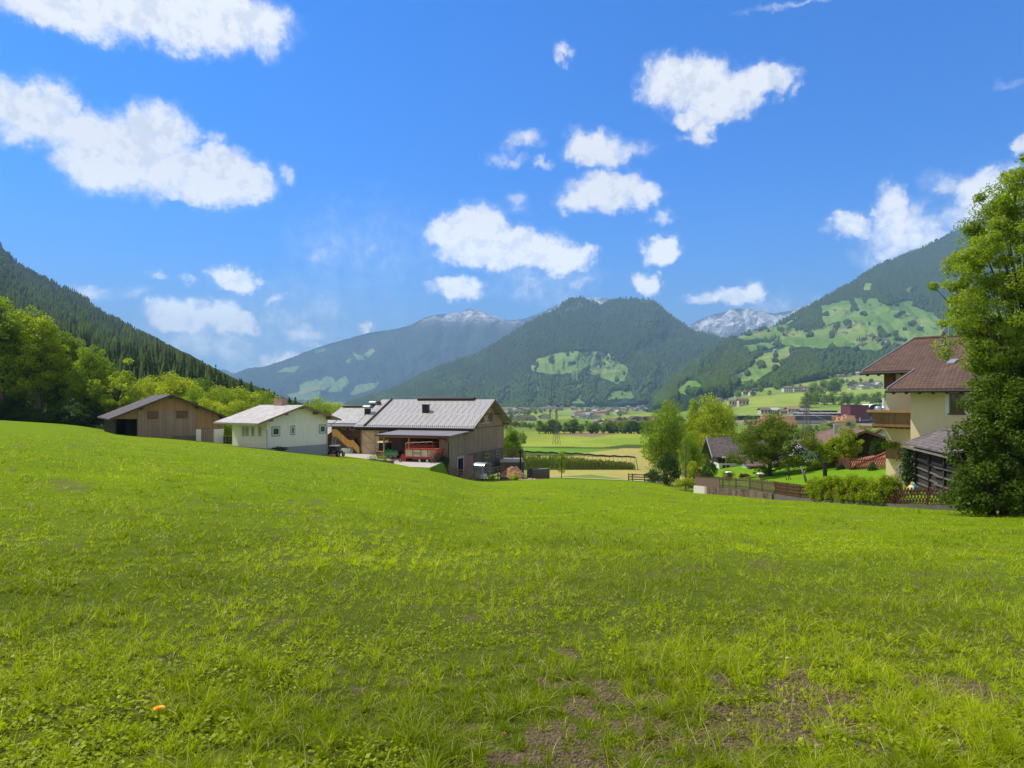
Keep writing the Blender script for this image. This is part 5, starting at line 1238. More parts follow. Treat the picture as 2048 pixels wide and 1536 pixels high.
# ---- white house
def white_house():
    f = Fr(-28.7, 80.0, -7.5, 57.7); r = f.root('white_house', 'low white plastered house with bleached roof, grey plinth and square windows', 'house')
    zr = 6.75; sl = .31; xr = 4.65; Wd = 9.3; D = 6.5
    MB().prism([(0, 1.84), (Wd, 1.84), (Wd, zr - sl * 4.65), (xr, zr - .02), (0, zr - sl * 4.65)], 'y', 0, D).build('wall', P_WHITE, r)
    MB().box(-.02, Wd + .02, -.02, D, -1.2, 1.837).build('plinth', P_GREYB, r)
    rf = roof2(r, R_WHITE, -1.9, zr - sl * 6.55, xr, zr, Wd + 1.4, zr - sl * 6.05, -1.0, D + .8, .13, verge=m_plain('brown_verge', (.26, .19, .13), .8, .15, 3), vw=.2)
    MB().box(-2.04, -1.9, -1.0, D + .8, zr - sl * 6.55 - .08, zr - sl * 6.55 + .1).build('gutter', m_plain('gutter_zinc', (.30, .28, .27), .5, .1, 3), rf)
    for x in (.1, 2.3, xr, 7.0, 9.15): z = zr - sl * abs(x - xr); MB().box(x - .13, x + .13, -.8, .2, z - .34, z - .03).build('purlin_end', W_BEAM, r)
    ya, yb = f.ly(568, xr), f.ly(552, xr); c = MB().box(xr - .3, xr + .5, ya, yb, zr - .2, zr + .95).build('chimney', m_plain('pink_chimney', (.42, .26, .22), .9, .15, 4), rf)
    MB().box(xr - .38, xr + .58, ya + .1, ya + .5, zr + 1.1, zr + 1.16).box(xr - .38, xr + .58, ya + .7, ya + 1.3, zr + 1.2, zr + 1.26).build('chimney_cap', METAL_G, c)
    for a, b, t_, bt in ((543, 560, 853.5, 873), (581, 590, 851.5, 870), (638, 652, 849.5, 867)):
        x0, x1 = f.lx(a) + .1, f.lx(b) - .1; window_y(r, x0, x1, f.lz(bt, x0, 0) + .1, f.lz(t_, x0, 0) - .1, 0, METAL_W, GREYPT, .12)
    for a, b in ((484, 489), (491.5, 497), (503, 508.5), (517, 522.5)):
        yb, ya = f.ly(a) - .08, f.ly(b) + .08; window_x(r, ya, yb, f.lz(872, 0, ya) + .08, f.lz(854, 0, ya) - .06, 0, METAL_W, GREYPT, .07)
    zz = 4.4; mb = MB(); mb.tube([(-1.95, -.6, 4.75), (-1.0, -.2, 4.2), (-.12, -.12, 3.9), (-.12, -.12, .9)], .05, 6); mb.build('downpipe', m_plain('pipe_zinc', (.36, .37, .37), .5, .1, 3), r)
    mb = MB(); mb.tube([(Wd + 1.3, -.3, 4.85), (Wd + .5, -.12, 4.3), (Wd - .2, -.1, 4.0), (Wd - .2, -.1, .0)], .05, 6); mb.build('downpipe', m_plain('pipe_zinc', (.36, .37, .37), .5, .1, 3), r)
white_house()

# ---- dark-roofed barn on the left
def left_barn():
    f = Fr(-48.9, 84.0, -6.5, 36.87); r = f.root('wooden_barn', 'long wooden barn with dark roof, open bay and louvred shutters by the wood', 'barn')
    xr = 6.2; zr = 7.08; sl = .437; Wd = 12.7; xm = f.lx(275); D = 11
    top = lambda x: zr - sl * abs(x - xr) - .04
    MB().prism([(xm, -1.5), (Wd, -1.5), (Wd, top(Wd)), (xr, top(xr)), (xm, top(xm))], 'y', 0, D).build('wall', W_LBARN, r)
    zt = f.lz(820.5, 4, 0)
    MB().prism([(xm - .02, zt), (f.lx(392), zt), (f.lx(392), top(f.lx(392))), (xr, top(xr)), (xm - .02, top(xm))], 'y', -.06, -.003).build('gable_boards', W_ORANGE, r)
    xw = f.lx(392)
    MB().prism([(xw + .02, f.lz(856, 10, 0)), (Wd, f.lz(856, 12, 0)), (Wd, top(Wd)), (xw + .02, top(xw))], 'y', -.05, -.003).build('side_boards', W_ORANGE, r)
    MB().prism([(0, f.lz(838, 0, 0)), (xm - .03, f.lz(838, 2, 0)), (xm - .03, top(xm)), (0, top(0))], 'y', -.04, .06).build('infill_boards', W_ORANGE, r)
    # bay: end wall, dark inner wall, posts
    MB().box(0, .16, 0, 10.6, .3, top(0) - .05).build('end_wall', W_DARK, r)
    MB().box(f.lx(253, .7), xm, .7, .85, -.5, 4.6).build('inner_wall', INSIDE_SHADE, r)
    MB().box(f.lx(253, .7), xm, .86, D, -.5, 4.5).build('inner_room', W_DARK, r)
    MB().box(.16, .34, D - .4, D - .2, 0, 4.2).build('post', W_BEAM, r)
    MB().box(f.lx(392), f.lx(402), -.08, -.003, -1.2, f.lz(858, 11, 0)).box(f.lx(427.5), Wd + .02, -.08, -.003, -1.2, f.lz(858, 12, 0)).build('white_wall', P_WHITE, r)
    MB().box(f.lx(402.2), f.lx(427.3), -.05, -.003, -1.2, f.lz(857, 11, 0)).build('barn_door', W_BARN, r)
    MB().box(f.lx(345), f.lx(391.5), -.09, -.003, -1.2, f.lz(871, 9, 0)).build('stone_footing', P_STONE, r)
    for a, b, t_, bt in ((296, 315, 824, 836), (354, 374, 823, 835)):
        x0, x1 = f.lx(a), f.lx(b); z1, z0 = f.lz(t_, x0, 0), f.lz(bt, x0, 0)
        g = MB().box(x0 - .08, x1 + .08, -.10, -.062, z0 - .08, z1 + .08).build('shutter', BROWNPT, r); mb = MB()
        for i in range(7): z = z0 + (i + .2) * (z1 - z0) / 7; mb.box(x0, x1, -.14, -.103, z, z + .06)
        mb.build('slats', W_BEAM, g)
    rf = roof2(r, R_DARK, -.7, zr - sl * 6.9, xr, zr, Wd + .75, zr - sl * 7.25, -1.0, D + .8, .14, verge=m_plain('dark_verge', (.09, .065, .055), .8, .2, 3), vw=.22)
    for x in (2.9, xr, 9.3, 12.3): z = top(x); MB().box(x - .12, x + .12, -.85, .2, z - .3, z - .02).build('purlin_end', METAL_D, r)
left_barn()
def clutter(name, label, cat, px, py, Y, parts, rz=0.0):
    r = thing(name, label, cat, P(px, py, Y), rz)
    for nm, mb, mt in parts: mb.build(nm, mt, r)
    return r
def wheel(mb, c, R, w, axis='y', n=18):
    b = len(mb.v); prof = [(R * .55, -w / 2), (R * .92, -w / 2), (R, -w * .3), (R, w * .3), (R * .92, w / 2), (R * .55, w / 2)]
    for (r, o) in prof:
        for k in range(n):
            t = 2 * math.pi * k / n
            mb.v.append((c[0] + r * math.cos(t), c[1] + o, c[2] + r * math.sin(t)) if axis == 'y' else (c[0] + o, c[1] + r * math.cos(t), c[2] + r * math.sin(t)))
    m = len(prof)
    for i in range(m):
        for k in range(n): mb.f.append((b + i*n + k, b + i*n + (k+1) % n, b + ((i+1) % m)*n + (k+1) % n, b + ((i+1) % m)*n + k))
    return mb
def disc(mb, c, R, w, axis='y', n=16):
    if axis == 'y': mb.tube([(c[0], c[1] - w / 2, c[2]), (c[0], c[1] + w / 2, c[2])], R, n)
    else: mb.tube([(c[0] - w / 2, c[1], c[2]), (c[0] + w / 2, c[1], c[2])], R, n)
    return mb
TYRE = m_plain('tyre_rubber', (0.018, 0.018, 0.018), .9, .2, 10); REDP = m_plain('red_paint', (0.38, 0.045, 0.03), .65, .4, 3)
CREAM = m_plain('cream_panel', (0.56, 0.50, 0.36), .7, .22, 2.5); GREENP = m_plain('green_paint', (0.04, 0.20, 0.06), .5, .15, 4); TEAL = m_plain('teal_paint', (0.03, 0.12, 0.12), .5, .15, 4)
def wheel_part(root, c, R, w, axis='y', rimm=None):
    m = MB(); wheel(m, c, R, w, axis); t = m.build('wheel', TYRE, root, True); m = MB(); disc(m, c, R * .56, w * .7, axis); m.build('rim', rimm or METAL_G, t)

# ---- red loader wagon parked half under the cart shed; its frame: y runs along the barn's long side
def wagon():
    Y = 89.0; r = thing('loader_wagon', 'red and cream hay loader wagon parked by the cart shed', 'farm trailer', P(846, 925.5, Y), BF.a)
    # local x = away from viewer, local y = to the left; length about 4.4 m, wagon side faces the viewer
    L0, L1 = -2.25, 2.1
    MB().prism([(L0 + .3, .85), (L1, .85), (L1, 1.75), (L0 - .15, 1.75)], 'x', -1.0, 1.0).build('body', CREAM, r)
    mb = MB()
    mb.box(-1.05, 1.05, L0 + .3, L1 + .1, .62, .86)
    for y in (L1 - .02, .95, -.2, -1.2): mb.box(-1.06, -1.003, y - .06, y + .03, .86, 1.78)
    mb.box(-1.07, 1.07, L0 - .3, L1 + .05, 1.76, 1.86)
    mb.build('frame', REDP, r)
    mb = MB()                                       # slatted tail, leaning outward
    for i in range(7):
        q = i / 6; mb.beam((-1.02, -1.45 - q * .8, .9), (-1.02, -1.55 - q * 1.05, 1.8), .05)
    for i in range(8): x = -1 + i * 2 / 7; mb.beam((x, L0 + .15, .75), (x, L0 - .4, 1.95), .05)
    mb.build('tail_grid', REDP, r)
    mb = MB()                                       # upper hay rack with bent hoops
    for z, c in ((2.0, 0), (2.18, 0), (2.36, 0)): mb.beam((-1.0, L0 - .1, z), (-1.0, L1 - .1, z - .02), .05)
    for i in range(13): y = L0 + .3 + i * (L1 - L0 - .4) / 12; mb.beam((-1.0, y, 1.86), (-1.0 + .02, y + .05, 2.5), .03)
    for y in (L0 + .4, -.9, .2, 1.2, L1 - .15): mb.tube([(-1, y, 1.86), (-.98, y, 2.5), (-.5, y, 2.72), (.5, y, 2.72), (.98, y, 2.5), (1, y, 1.86)], .03, 5)
    mb.build('hay_rack', REDP, r)
    MB().prism([(L0 + .5, 2.78), (L1 - .1, 2.55), (L1 - .1, 2.62), (L0 + .5, 2.86)], 'x', -1.02, -.75).build('top_rail', m_plain('faded_canvas', (.60, .36, .26), .9, .1, 3), r)
    # front red pick-up housing and drawbar
    MB().prism([(L1 - .1, .25), (L1 + .75, .15), (L1 + .62, 1.05), (L1 + .1, 1.2), (L1 - .1, 1.1)], 'x', -.95, .95).build('pickup_housing', REDP, r)
    MB().beam((0, L1 + .5, .45), (0, L1 + 1.35, .5), .12).beam((-.1, L1 + 1.2, .5), (-.1, L1 + 1.2, .0), .07).build('drawbar', REDP, r)
    MB().tube([(-.2, L1 + .3, 1.1), (-.2, L1 + .3, 2.5)], .07, 8).build('lever_stand', METAL_G, r)
    for y in (-.75, .35): wheel_part(r, (-.92, y - .35, .36), .36, .24, 'x')
    for y in (-.75, .35): wheel_part(r, (.92, y - .35, .36), .36, .24, 'x')
    # maker's lettering on the cream side
    cu = bpy.data.curves.new('lettering', 'FONT'); cu.body = 'TREND'; cu.size = .36; cu.extrude = .006; cu.align_x = 'CENTER'
    tmp = bpy.data.objects.new('tmp_lettering', cu); COL.objects.link(tmp); dg = bpy.context.evaluated_depsgraph_get(); me = bpy.data.meshes.new_from_object(tmp.evaluated_get(dg)); bpy.data.objects.remove(tmp)
    me.materials.clear(); me.materials.append(m_plain('dark_green_letters', (.02, .10, .05), .6, .05, 3))
    o = bpy.data.objects.new('lettering', me); COL.objects.link(o); o.parent = r; o.location = (-1.012, .45, 1.17); o.rotation_euler = (math.radians(90), 0, math.radians(-90))
wagon()

# ---- yellow house
def yellow_house():
    f = Fr(25.98, 44.5, -5.55, -51.9); r = f.root('yellow_house', 'yellow plastered house with brown tiled roof, carved balcony and brown window', 'house')
    s = .32; ze = 6.12; pl = lambda y: ze + s * (y + 1)          # underside plane of the roof
    MB().prism([(0, -.6), (8.2, -.6), (8.2, pl(0) - .02), (0, pl(0) - .02)], 'z', 0, 1) if False else None
    def wedge(x0, x1, y0, y1, zb, name, mat, gapz=.03):
        vs = [(x0, y0, zb), (x1, y0, zb), (x1, y1, zb), (x0, y1, zb), (x0, y0, pl(y0) - gapz), (x1, y0, pl(y0) - gapz), (x1, y1, pl(y1) - gapz), (x0, y1, pl(y1) - gapz)]
        return MB().add(vs, [(0,3,2,1),(4,5,6,7),(0,1,5,4),(1,2,6,5),(2,3,7,6),(3,0,4,7)]).build(name, mat, r)
    wedge(0, 9.5, 0, 11.5, -.8, 'wall', P_YELL)
    wedge(-3.4, -.003, 4.35, 11.5, -.8, 'side_wall', P_YELL)
    # roof: one plane stepping back on the left, ridge behind, back slope
    th = .17
    def plane(x0, x1, y0, y1, mb):
        vs = [(x0, y0, pl(y0)), (x1, y0, pl(y0)), (x1, y1, pl(y1)), (x0, y1, pl(y1))]; mb.add(vs + [(a, b, c + th) for a, b, c in vs], [(0,3,2,1),(4,5,6,7),(0,1,5,4),(1,2,6,5),(2,3,7,6),(3,0,4,7)])
    mb = MB()
    poly = [(-4.6, 3.3), (-1.0, 3.3), (-1.0, -1.0), (11.5, -1.0), (11.5, 12.2), (-4.6, 12.2)]
    vs = [(x, y, pl(y)) for x, y in poly] + [(x, y, pl(y) + th) for x, y in poly]; n = 6
    mb.add(vs, [tuple(range(n))[::-1], tuple(range(n, 2*n))] + [(i, (i+1) % n, n + (i+1) % n, n + i) for i in range(n)])
    rf = mb.build('roof', R_YELL, r)
    zr = pl(12.2); MB().prism([(12.203, zr), (22, zr - s * 9.8), (22, zr - s * 9.8 + th), (12.203, zr + th)], 'x', -4.6, 11.5).build('back_slope', R_YELL, rf)
    mb = MB()
    for (x, y0, y1) in ((-4.6, 3.3, 12.2), (-1.0, -1.0, 3.3)):
        vs = [(x - .06, y0, pl(y0) - .08), (x - .003, y0, pl(y0) - .08), (x - .003, y1, pl(y1) - .08), (x - .06, y1, pl(y1) - .08)]
        mb.add(vs + [(a, b, c + .33) for a, b, c in vs], [(0,3,2,1),(4,5,6,7),(0,1,5,4),(1,2,6,5),(2,3,7,6),(3,0,4,7)])
    mb.build('verge_flashing', METAL_G, rf)
    mb = MB(); mb.tube([(x, 12.2, zr + .19) for x in (-4.6, 11.5)], .13, 8); mb.build('ridge_tiles', R_YELL, rf)
    g = MB(); g.tube([(-4.7, 3.2, pl(3.3) - .02), (-1.05, 3.2, pl(3.3) - .02)], .085, 8); g.tube([(-1.1, -1.1, ze - .02), (11.5, -1.1, ze - .02)], .085, 8); g.build('gutter', METAL_D, rf)
    mb = MB()
    for i in range(16):
        x = -.8 + i * .78; mb.prism([(-.9, pl(-.9) - .16), (-.75, pl(-.9) - .24), (.0, pl(0) - .2), (.0, pl(0) - .003), (-.9, pl(-.9) - .003)], 'x', x, x + .12)
    for i in range(5):
        x = -4.4 + i * .78; mb.prism([(3.4, pl(3.4) - .16), (3.55, pl(3.4) - .24), (4.3, pl(4.3) - .2), (4.3, pl(4.3) - .003), (3.4, pl(3.4) - .003)], 'x', x, x + .12)
    mb.build('rafter_ends', BROWNPT, r)
    # ridge-side things
    x = f.lx(1890, 9.5); y = 9.5; z = pl(y) + th
    d = MB().lathe((0, 0, 0), [(.03, 0), (.22, .03), (.40, .12), (.47, .19), (.44, .20), (.02, .04)], 18).build('satellite_dish', m_plain('brown_dish', (.10, .07, .06), .5, .1, 3), rf)
    d.location = (x, y, z + .62); d.rotation_euler = (math.radians(80), 0, math.radians(-60))
    MB().tube([(x, y + .1, z - .1), (x, y + .1, z + .8)], .03, 6).build('dish_mast', METAL_D, rf)
    x = f.lx(1897, 6.5); MB().tube([(x, 6.5, pl(6.5)), (x, 6.5, pl(6.5) + 2.8)], [.035, .025], 6).build('antenna_mast', METAL_G, rf)
    x0, x1 = f.lx(1896, 4.6), f.lx(1912, 4.6); sk = MB(); sk.add([(x0, 4.3, pl(4.3) + th + .04), (x1, 4.3, pl(4.3) + th + .04), (x1, 5.1, pl(5.1) + th + .04), (x0, 5.1, pl(5.1) + th + .04), (x0, 4.3, pl(4.3) + th + .14), (x1, 4.3, pl(4.3) + th + .14), (x1, 5.1, pl(5.1) + th + .14), (x0, 5.1, pl(5.1) + th + .14)], [(0,3,2,1),(4,5,6,7),(0,1,5,4),(1,2,6,5),(2,3,7,6),(3,0,4,7)])
    sk.build('skylight', METAL_G, rf)
    # window with pale reveal and brown casements
    x0, x1 = f.lx(1899) , f.lx(1930); z1, z0 = f.lz(786, x0, 0), f.lz(827, x0, 0)
    m2 = MB(); b = .16
    m2.box(x0 - b - .08, x1 + b, -.035, -.003, z0 - b, z0 - .003).box(x0 - b - .08, x1 + b, -.035, -.003, z1 + .003, z1 + b).box(x0 - b - .08, x0 - .003, -.035, -.003, z0, z1).box(x1 + .003, x1 + b, -.035, -.003, z0, z1)
    m2.build('window_surround', P_WHITE, r)
    w = window_y(r, x0, x1, z0, z1, -.003, m_plain('brown_casement', (.26, .11, .035), .5, .15, 5), None, .085, 2, sill=BROWNPT)
    # balcony with parapet boards on the left wing
    yb0 = 2.6; xb0 = f.lx(1744, yb0)
    zt = f.lz(824, xb0, yb0); zb = f.lz(852, xb0, yb0)
    bl = MB().box(xb0, -.003, yb0, 4.3, zb - .02, zb + .16).build('balcony', W_BALC, r)
    mb = MB(); mb.add([(xb0 + .1, yb0 + .12, zb + .165), (-.003, yb0 + .12, zb + .165), (-.003, yb0 - .02, zt), (xb0 - .08, yb0 - .02, zt), (xb0 + .1, yb0 + .2, zb + .165), (-.003, yb0 + .2, zb + .165), (-.003, yb0 + .06, zt), (xb0 - .08, yb0 + .06, zt)], [(0,3,2,1),(4,5,6,7),(0,1,5,4),(1,2,6,5),(2,3,7,6),(3,0,4,7)])
    mb.add([(xb0 + .1, yb0 + .2, zb + .165), (xb0 + .1, 4.3, zb + .165), (xb0 - .08, 4.3, zt), (xb0 - .08, yb0, zt), (xb0 + .18, yb0 + .2, zb + .165), (xb0 + .18, 4.3, zb + .165), (xb0, 4.3, zt), (xb0, yb0, zt)], [(0,3,2,1),(4,5,6,7),(0,1,5,4),(1,2,6,5),(2,3,7,6),(3,0,4,7)])
    mb.build('parapet', W_BALC, bl)
    MB().box(xb0 - .3, -.003, yb0 - .18, yb0 + .1, zt - .02, zt + .16).build('handrail', m_plain('handrail_wood', (.36, .21, .10), .8, .15, 4), bl)
    mb = MB()
    for i in range(9): x = xb0 + .2 + i * (-.2 - xb0) / 9; mb.prism([(yb0 - .02, zb + .0), (4.3, zb - .22), (4.3, zb - .025), (yb0 - .02, zb - .025)], 'x', x, x + .1)
    mb.build('brackets', W_BALC, bl)
    MB().box(xb0 - 1.0, xb0 - .05, yb0 + .2, yb0 + 1.7, zb - .15, zb - .02).build('canopy_board', W_BALC, bl)
    # upper wooden corner bay
    x0, x1 = f.lx(1768, 4.0), f.lx(1787, 4.0); MB().box(x0, x1, 4.0, 4.345, f.lz(778, x0, 4), pl(4.0) - .1).build('corner_bay', BROWNPT, r)
    # lower flower balcony
    yy = 3.7; x0, x1 = f.lx(1771, yy), f.lx(1795, yy); q = MB().box(x0, x1, yy, 4.345, f.lz(917, x0, yy), f.lz(896, x0, yy)).build('flower_box', W_BALC, r)
    rng = np.random.default_rng(3); n = 900; C = np.stack([rng.uniform(x0 - .25, x1 + .05, n), rng.uniform(yy - .15, yy + .4, n), rng.normal(f.lz(890, x0, yy), .13, n)], -1); V, Q = leaves(C, .12, np.array([0, 0, .5]), rng); mesh_obj('box_plants', V, Q, M_LEAFY, q, False, {'var': ('FACE', 'FLOAT', rng.uniform(0, 1, n))})
    # outside stair railing
    mb = MB(); p0 = (f.lx(1797, 2.2), 2.2, f.lz(962, f.lx(1797, 2.2), 2.2)); p1 = (f.lx(1828, .6) - .1, .6, f.lz(950, f.lx(1828, .6), .6) + 1.0)
    for i in range(13):
        q = i / 12; a = Vector(p0).lerp(Vector(p1), q); mb.beam(a, a + Vector((0, 0, 1.0)), .025)
    mb.beam(Vector(p0) + Vector((0, 0, 1.0)), Vector(p1) + Vector((0, 0, 1.0)), .045); mb.beam(p0, p1, .04)
    mb.build('stair_railing', m_plain('pale_railing', (.42, .36, .28), .6, .1, 4), r)
    mb = MB()
    for i in range(7):
        a = Vector(p0).lerp(Vector(p1), (i + .5) / 7); mb.box(a.x - .5, a.x + .6, a.y - .15, a.y + .75, -.6, a.z - .08)
    mb.build('steps', P_CONC, r)
yellow_house()

def shed():
    f = Fr(24.9, 42.0, -5.35, -105.7); r = f.root('wooden_shed', 'dark weathered wooden shed with mossy tiled roof in front of the yellow house', 'shed')
    ze = 5.35 - 2.80; s = .43; yr = 1.62; L = 7.6
    MB().prism([(0, -.5), (2.9, -.5), (2.9, ze + .2 - .1), (yr, ze + s * (yr + .5) - .04), (0, ze + s * .5 - .04)], 'x', .15, L).build('wall', m_planks('shed_boards', (.022, .017, .014), (.055, .042, .034), .17, weather=(.11, .10, .09), wz=(-.2, 1.1)), r)
    for x in (0.02, 2.6, 5.2): MB().box(x, x + .16, -.13, .03, -.5, ze + .1).build('post', W_DARK, r)
    mb = MB()
    for k, z in enumerate((.25, .72, 1.2, 1.68)): mb.beam((.15, -.06, z + .05), (4.2, -.06, z + .02 - .04 * k), .05, .09); mb.beam((3.6, -.09, z - .1), (7.4, -.09, z - .1 + .02 * k), .05, .09)
    mb.build('wall_battens', m_plain('grey_battens', (.15, .13, .115), .95, .25, 5), r)
    rf = MB().prism([(-.5, ze), (yr, ze + s * (yr + .5)), (3.5, ze + s * (yr + .5) - s * (3.5 - yr)), (3.5, ze + s * (yr + .5) - s * (3.5 - yr) + .11), (yr, ze + s * (yr + .5) + .11), (-.5, ze + .11)], 'x', -.7, L + .5).build('roof', R_YELS, r)
    MB().prism([(-.52, ze - .02), (yr, ze + s * (yr + .5) - .02), (yr, ze + s * (yr + .5) + .15), (-.52, ze + .15)], 'x', -.76, -.703).build('verge_flashing', METAL_G, rf)
    mb = MB()
    for i in range(16): mb.box(-.4 + i * .28, -.3 + i * .28, yr - .35, yr + .35, ze + s * (yr + .5) + .09, ze + s * (yr + .5) + .15)
    mb.build('ridge_boards', m_plain('pale_ridge_boards', (.33, .31, .28), .8, .15, 4), rf)
    MB().beam((-.8, -.58, ze - .12), (L, -.58, ze - .14), .08, .1).build('gutter', m_plain('old_gutter', (.20, .17, .15), .8, .2, 4), rf)
    MB().beam((.05, -.55, ze - .1), (.05, -.05, ze - .5), .09).build('bracket', W_DARK, r)
    rng = np.random.default_rng(31); n = 2600
    V, Q = leaves(np.stack([rng.normal(-.3, .28, n), rng.normal(-.35, .25, n), rng.uniform(.3, ze - .15, n)], -1), .13, np.array([0, -.4, .5]), rng)
    rr = thing('climbing_plant', 'leafy climber on the left corner post of the dark shed', 'climber', f.w(0, 0, 0), f.a); mesh_obj('foliage', V, Q, M_LEAFD, rr, False, {'var': ('FACE', 'FLOAT', rng.uniform(0, .8, n))})
    MB().tube([(-.25, -.3, -.2), (-.3, -.35, 1.2), (-.2, -.3, 2.3)], [.04, .03, .01], 5).build('stem', M_BARK, rr)
shed()

def simple_house(name, label, x, y, z, deg, Wd, D, h, rise, wall, roof, ov=.7, upper=None, uh=0, cat='house', windows=(), base=-1.5, axis='y', group=None):
    """ridge along local y; origin = middle of the front gable"""
    f = Fr(x, y, z, deg); r = f.root(name, label, cat, group); a = Wd / 2; s = rise / a
    MB().prism([(-a, base), (a, base), (a, h), (0, h + rise - .02), (-a, h)], 'y', 0, D).build('wall', wall, r)
    rf = roof2(r, roof, -a - ov, h - s * ov, 0, h + rise, a + ov, h - s * ov, -ov, D + ov, .14, verge=W_BEAM)
    if upper: MB().prism([(-a - .03, h - uh), (a + .03, h - uh), (a + .03, h + .0), (0, h + rise - .06), (-a - .03, h)], 'y', -.06, -.003).build('upper_boards', upper, r)
    for (x0, x1, z0, z1) in windows: window_y(r, x0, x1, z0, z1, -.063 if upper else 0, METAL_W, None, .08, 2)
    return f, r, rf

# brown-roofed house with wooden gable
f, r, rf = simple_house('gabled_house', 'brown tiled house with dark wooden gable behind the garden trees', 35.0, 68.0, -8.2, -13.4, 8.0, 9.5, 3.55, 1.55, P_WHITE, R_BROWN, 1.0, W_DARK, 3.4, base=-2,
    windows=((-2.2, -1.2, 1.2, 2.2), (.3, 1.3, 1.2, 2.2)))
MB().box(-1.7, -.9, 4.5, 5.3, 4.4, 5.6).build('chimney', METAL_G, rf)
mb = MB(); mb.box(-4.6, 3.8, -1.1, -.1, .3, .5); mb.box(-4.6, 3.8, -1.12, -1.04, .5, 1.35); mb.build('balcony', W_LOG, r)
simple_house('red_roofed_house', 'small house with bright red roof tucked behind the brown gable', 45.9, 84, -8.2, -75, 4.5, 3.0, 3.6, 1.1, P_WHITE, R_RED, .5)
# low red pantile roof
f = Fr(31.2, 60.0, -7.6, -10); r = f.root('red_tiled_garage', 'low garage with red pantile roof beyond the garden fence', 'garage')
MB().box(-.9, 4.3, 0, 3.6, -1, 1.75).build('wall', P_WHITE, r)
mb = MB(); mb.add([(-1.3, -.5, 1.75), (4.8, -.5, 1.75), (4.8, 1.8, 2.85), (2.2, 1.8, 2.85), (-1.3, 4.1, 1.75), (4.8, 4.1, 1.75)], [(0, 1, 2, 3), (0, 3, 4), (3, 2, 5, 4), (1, 5, 2), (0, 4, 5, 1)])
rf = mb.build('roof', R_RED, r); MB().tube([(-1.3, -.5, 1.8), (2.2, 1.8, 2.9), (4.8, 1.8, 2.9)], .09, 6).build('ridge_tiles', R_RED, rf)
# cottage: long side to the viewer
def cottage():
    f = Fr(25.7, 88.0, -9.9, -4); r = f.root('dark_roofed_cottage', 'white cottage with dark wooden upper floor and steep dark roof behind the fruit tree', 'cottage')
    D = 6.0; L = 8.0
    MB().box(1.0, L, 0, D, -1, 1.75).build('wall', P_WHITE, r)
    MB().prism([(0, 1.75), (D, 1.75), (D, 2.85), (D / 2, 4.75), (0, 2.85)], 'x', .95, L).build('upper_wall', W_DARK, r)
    s = 1.9 / 3.0
    rf = MB().prism([(-.6, 2.85 - s * .6), (D / 2, 4.8), (D + .6, 2.85 - s * .6), (D + .6, 3.0 - s * .6), (D / 2, 4.95), (-.6, 3.0 - s * .6)], 'x', 0, L + .5).build('roof', R_COTT, r)
    MB().prism([(-.65, 2.8 - s * .6), (D / 2, 4.78), (D / 2, 5.0), (-.65, 3.02 - s * .6)], 'x', -.08, -.003).build('verge_flashing', METAL_G, rf)
    window_y(r, f.lx(1445), f.lx(1459), f.lz(948, 2, 0) + .2, f.lz(930, 2, 0), -.0, BROWNPT, None, .1, 2)
cottage()
f = Fr(31.2, 79, -8.9, -6); r = f.root('low_garden_house', 'low greenish house with flat brown roof seen under the fruit tree', 'outbuilding')
MB().box(-3.6, 3.6, 0, 4, -1, 1.1).build('wall', m_plain('green_wall', (.36, .42, .34), .9, .1, 2), r)
MB().prism([(-.6, 1.15), (4.4, 2.0), (4.4, 2.12), (-.6, 1.27)], 'x', -4, 4).build('roof', R_BROWN, r)
f = Fr(44.5, 104, -9.6, -8); r = f.root('greenhouse', 'pale glazed greenhouse roof catching the light behind the trees', 'greenhouse')
MB().box(-1.6, 2.6, 0, 3, -4, 1.5).build('wall', METAL_W, r)
MB().prism([(-.2, 1.5), (1.6, 2.5), (3.2, 1.5), (3.2, 1.6), (1.6, 2.62), (-.2, 1.6)], 'x', -1.8, 2.8).build('roof', m_plain('pale_glazing', (.5, .56, .66), .2, .05, 2, spec=.8), r)
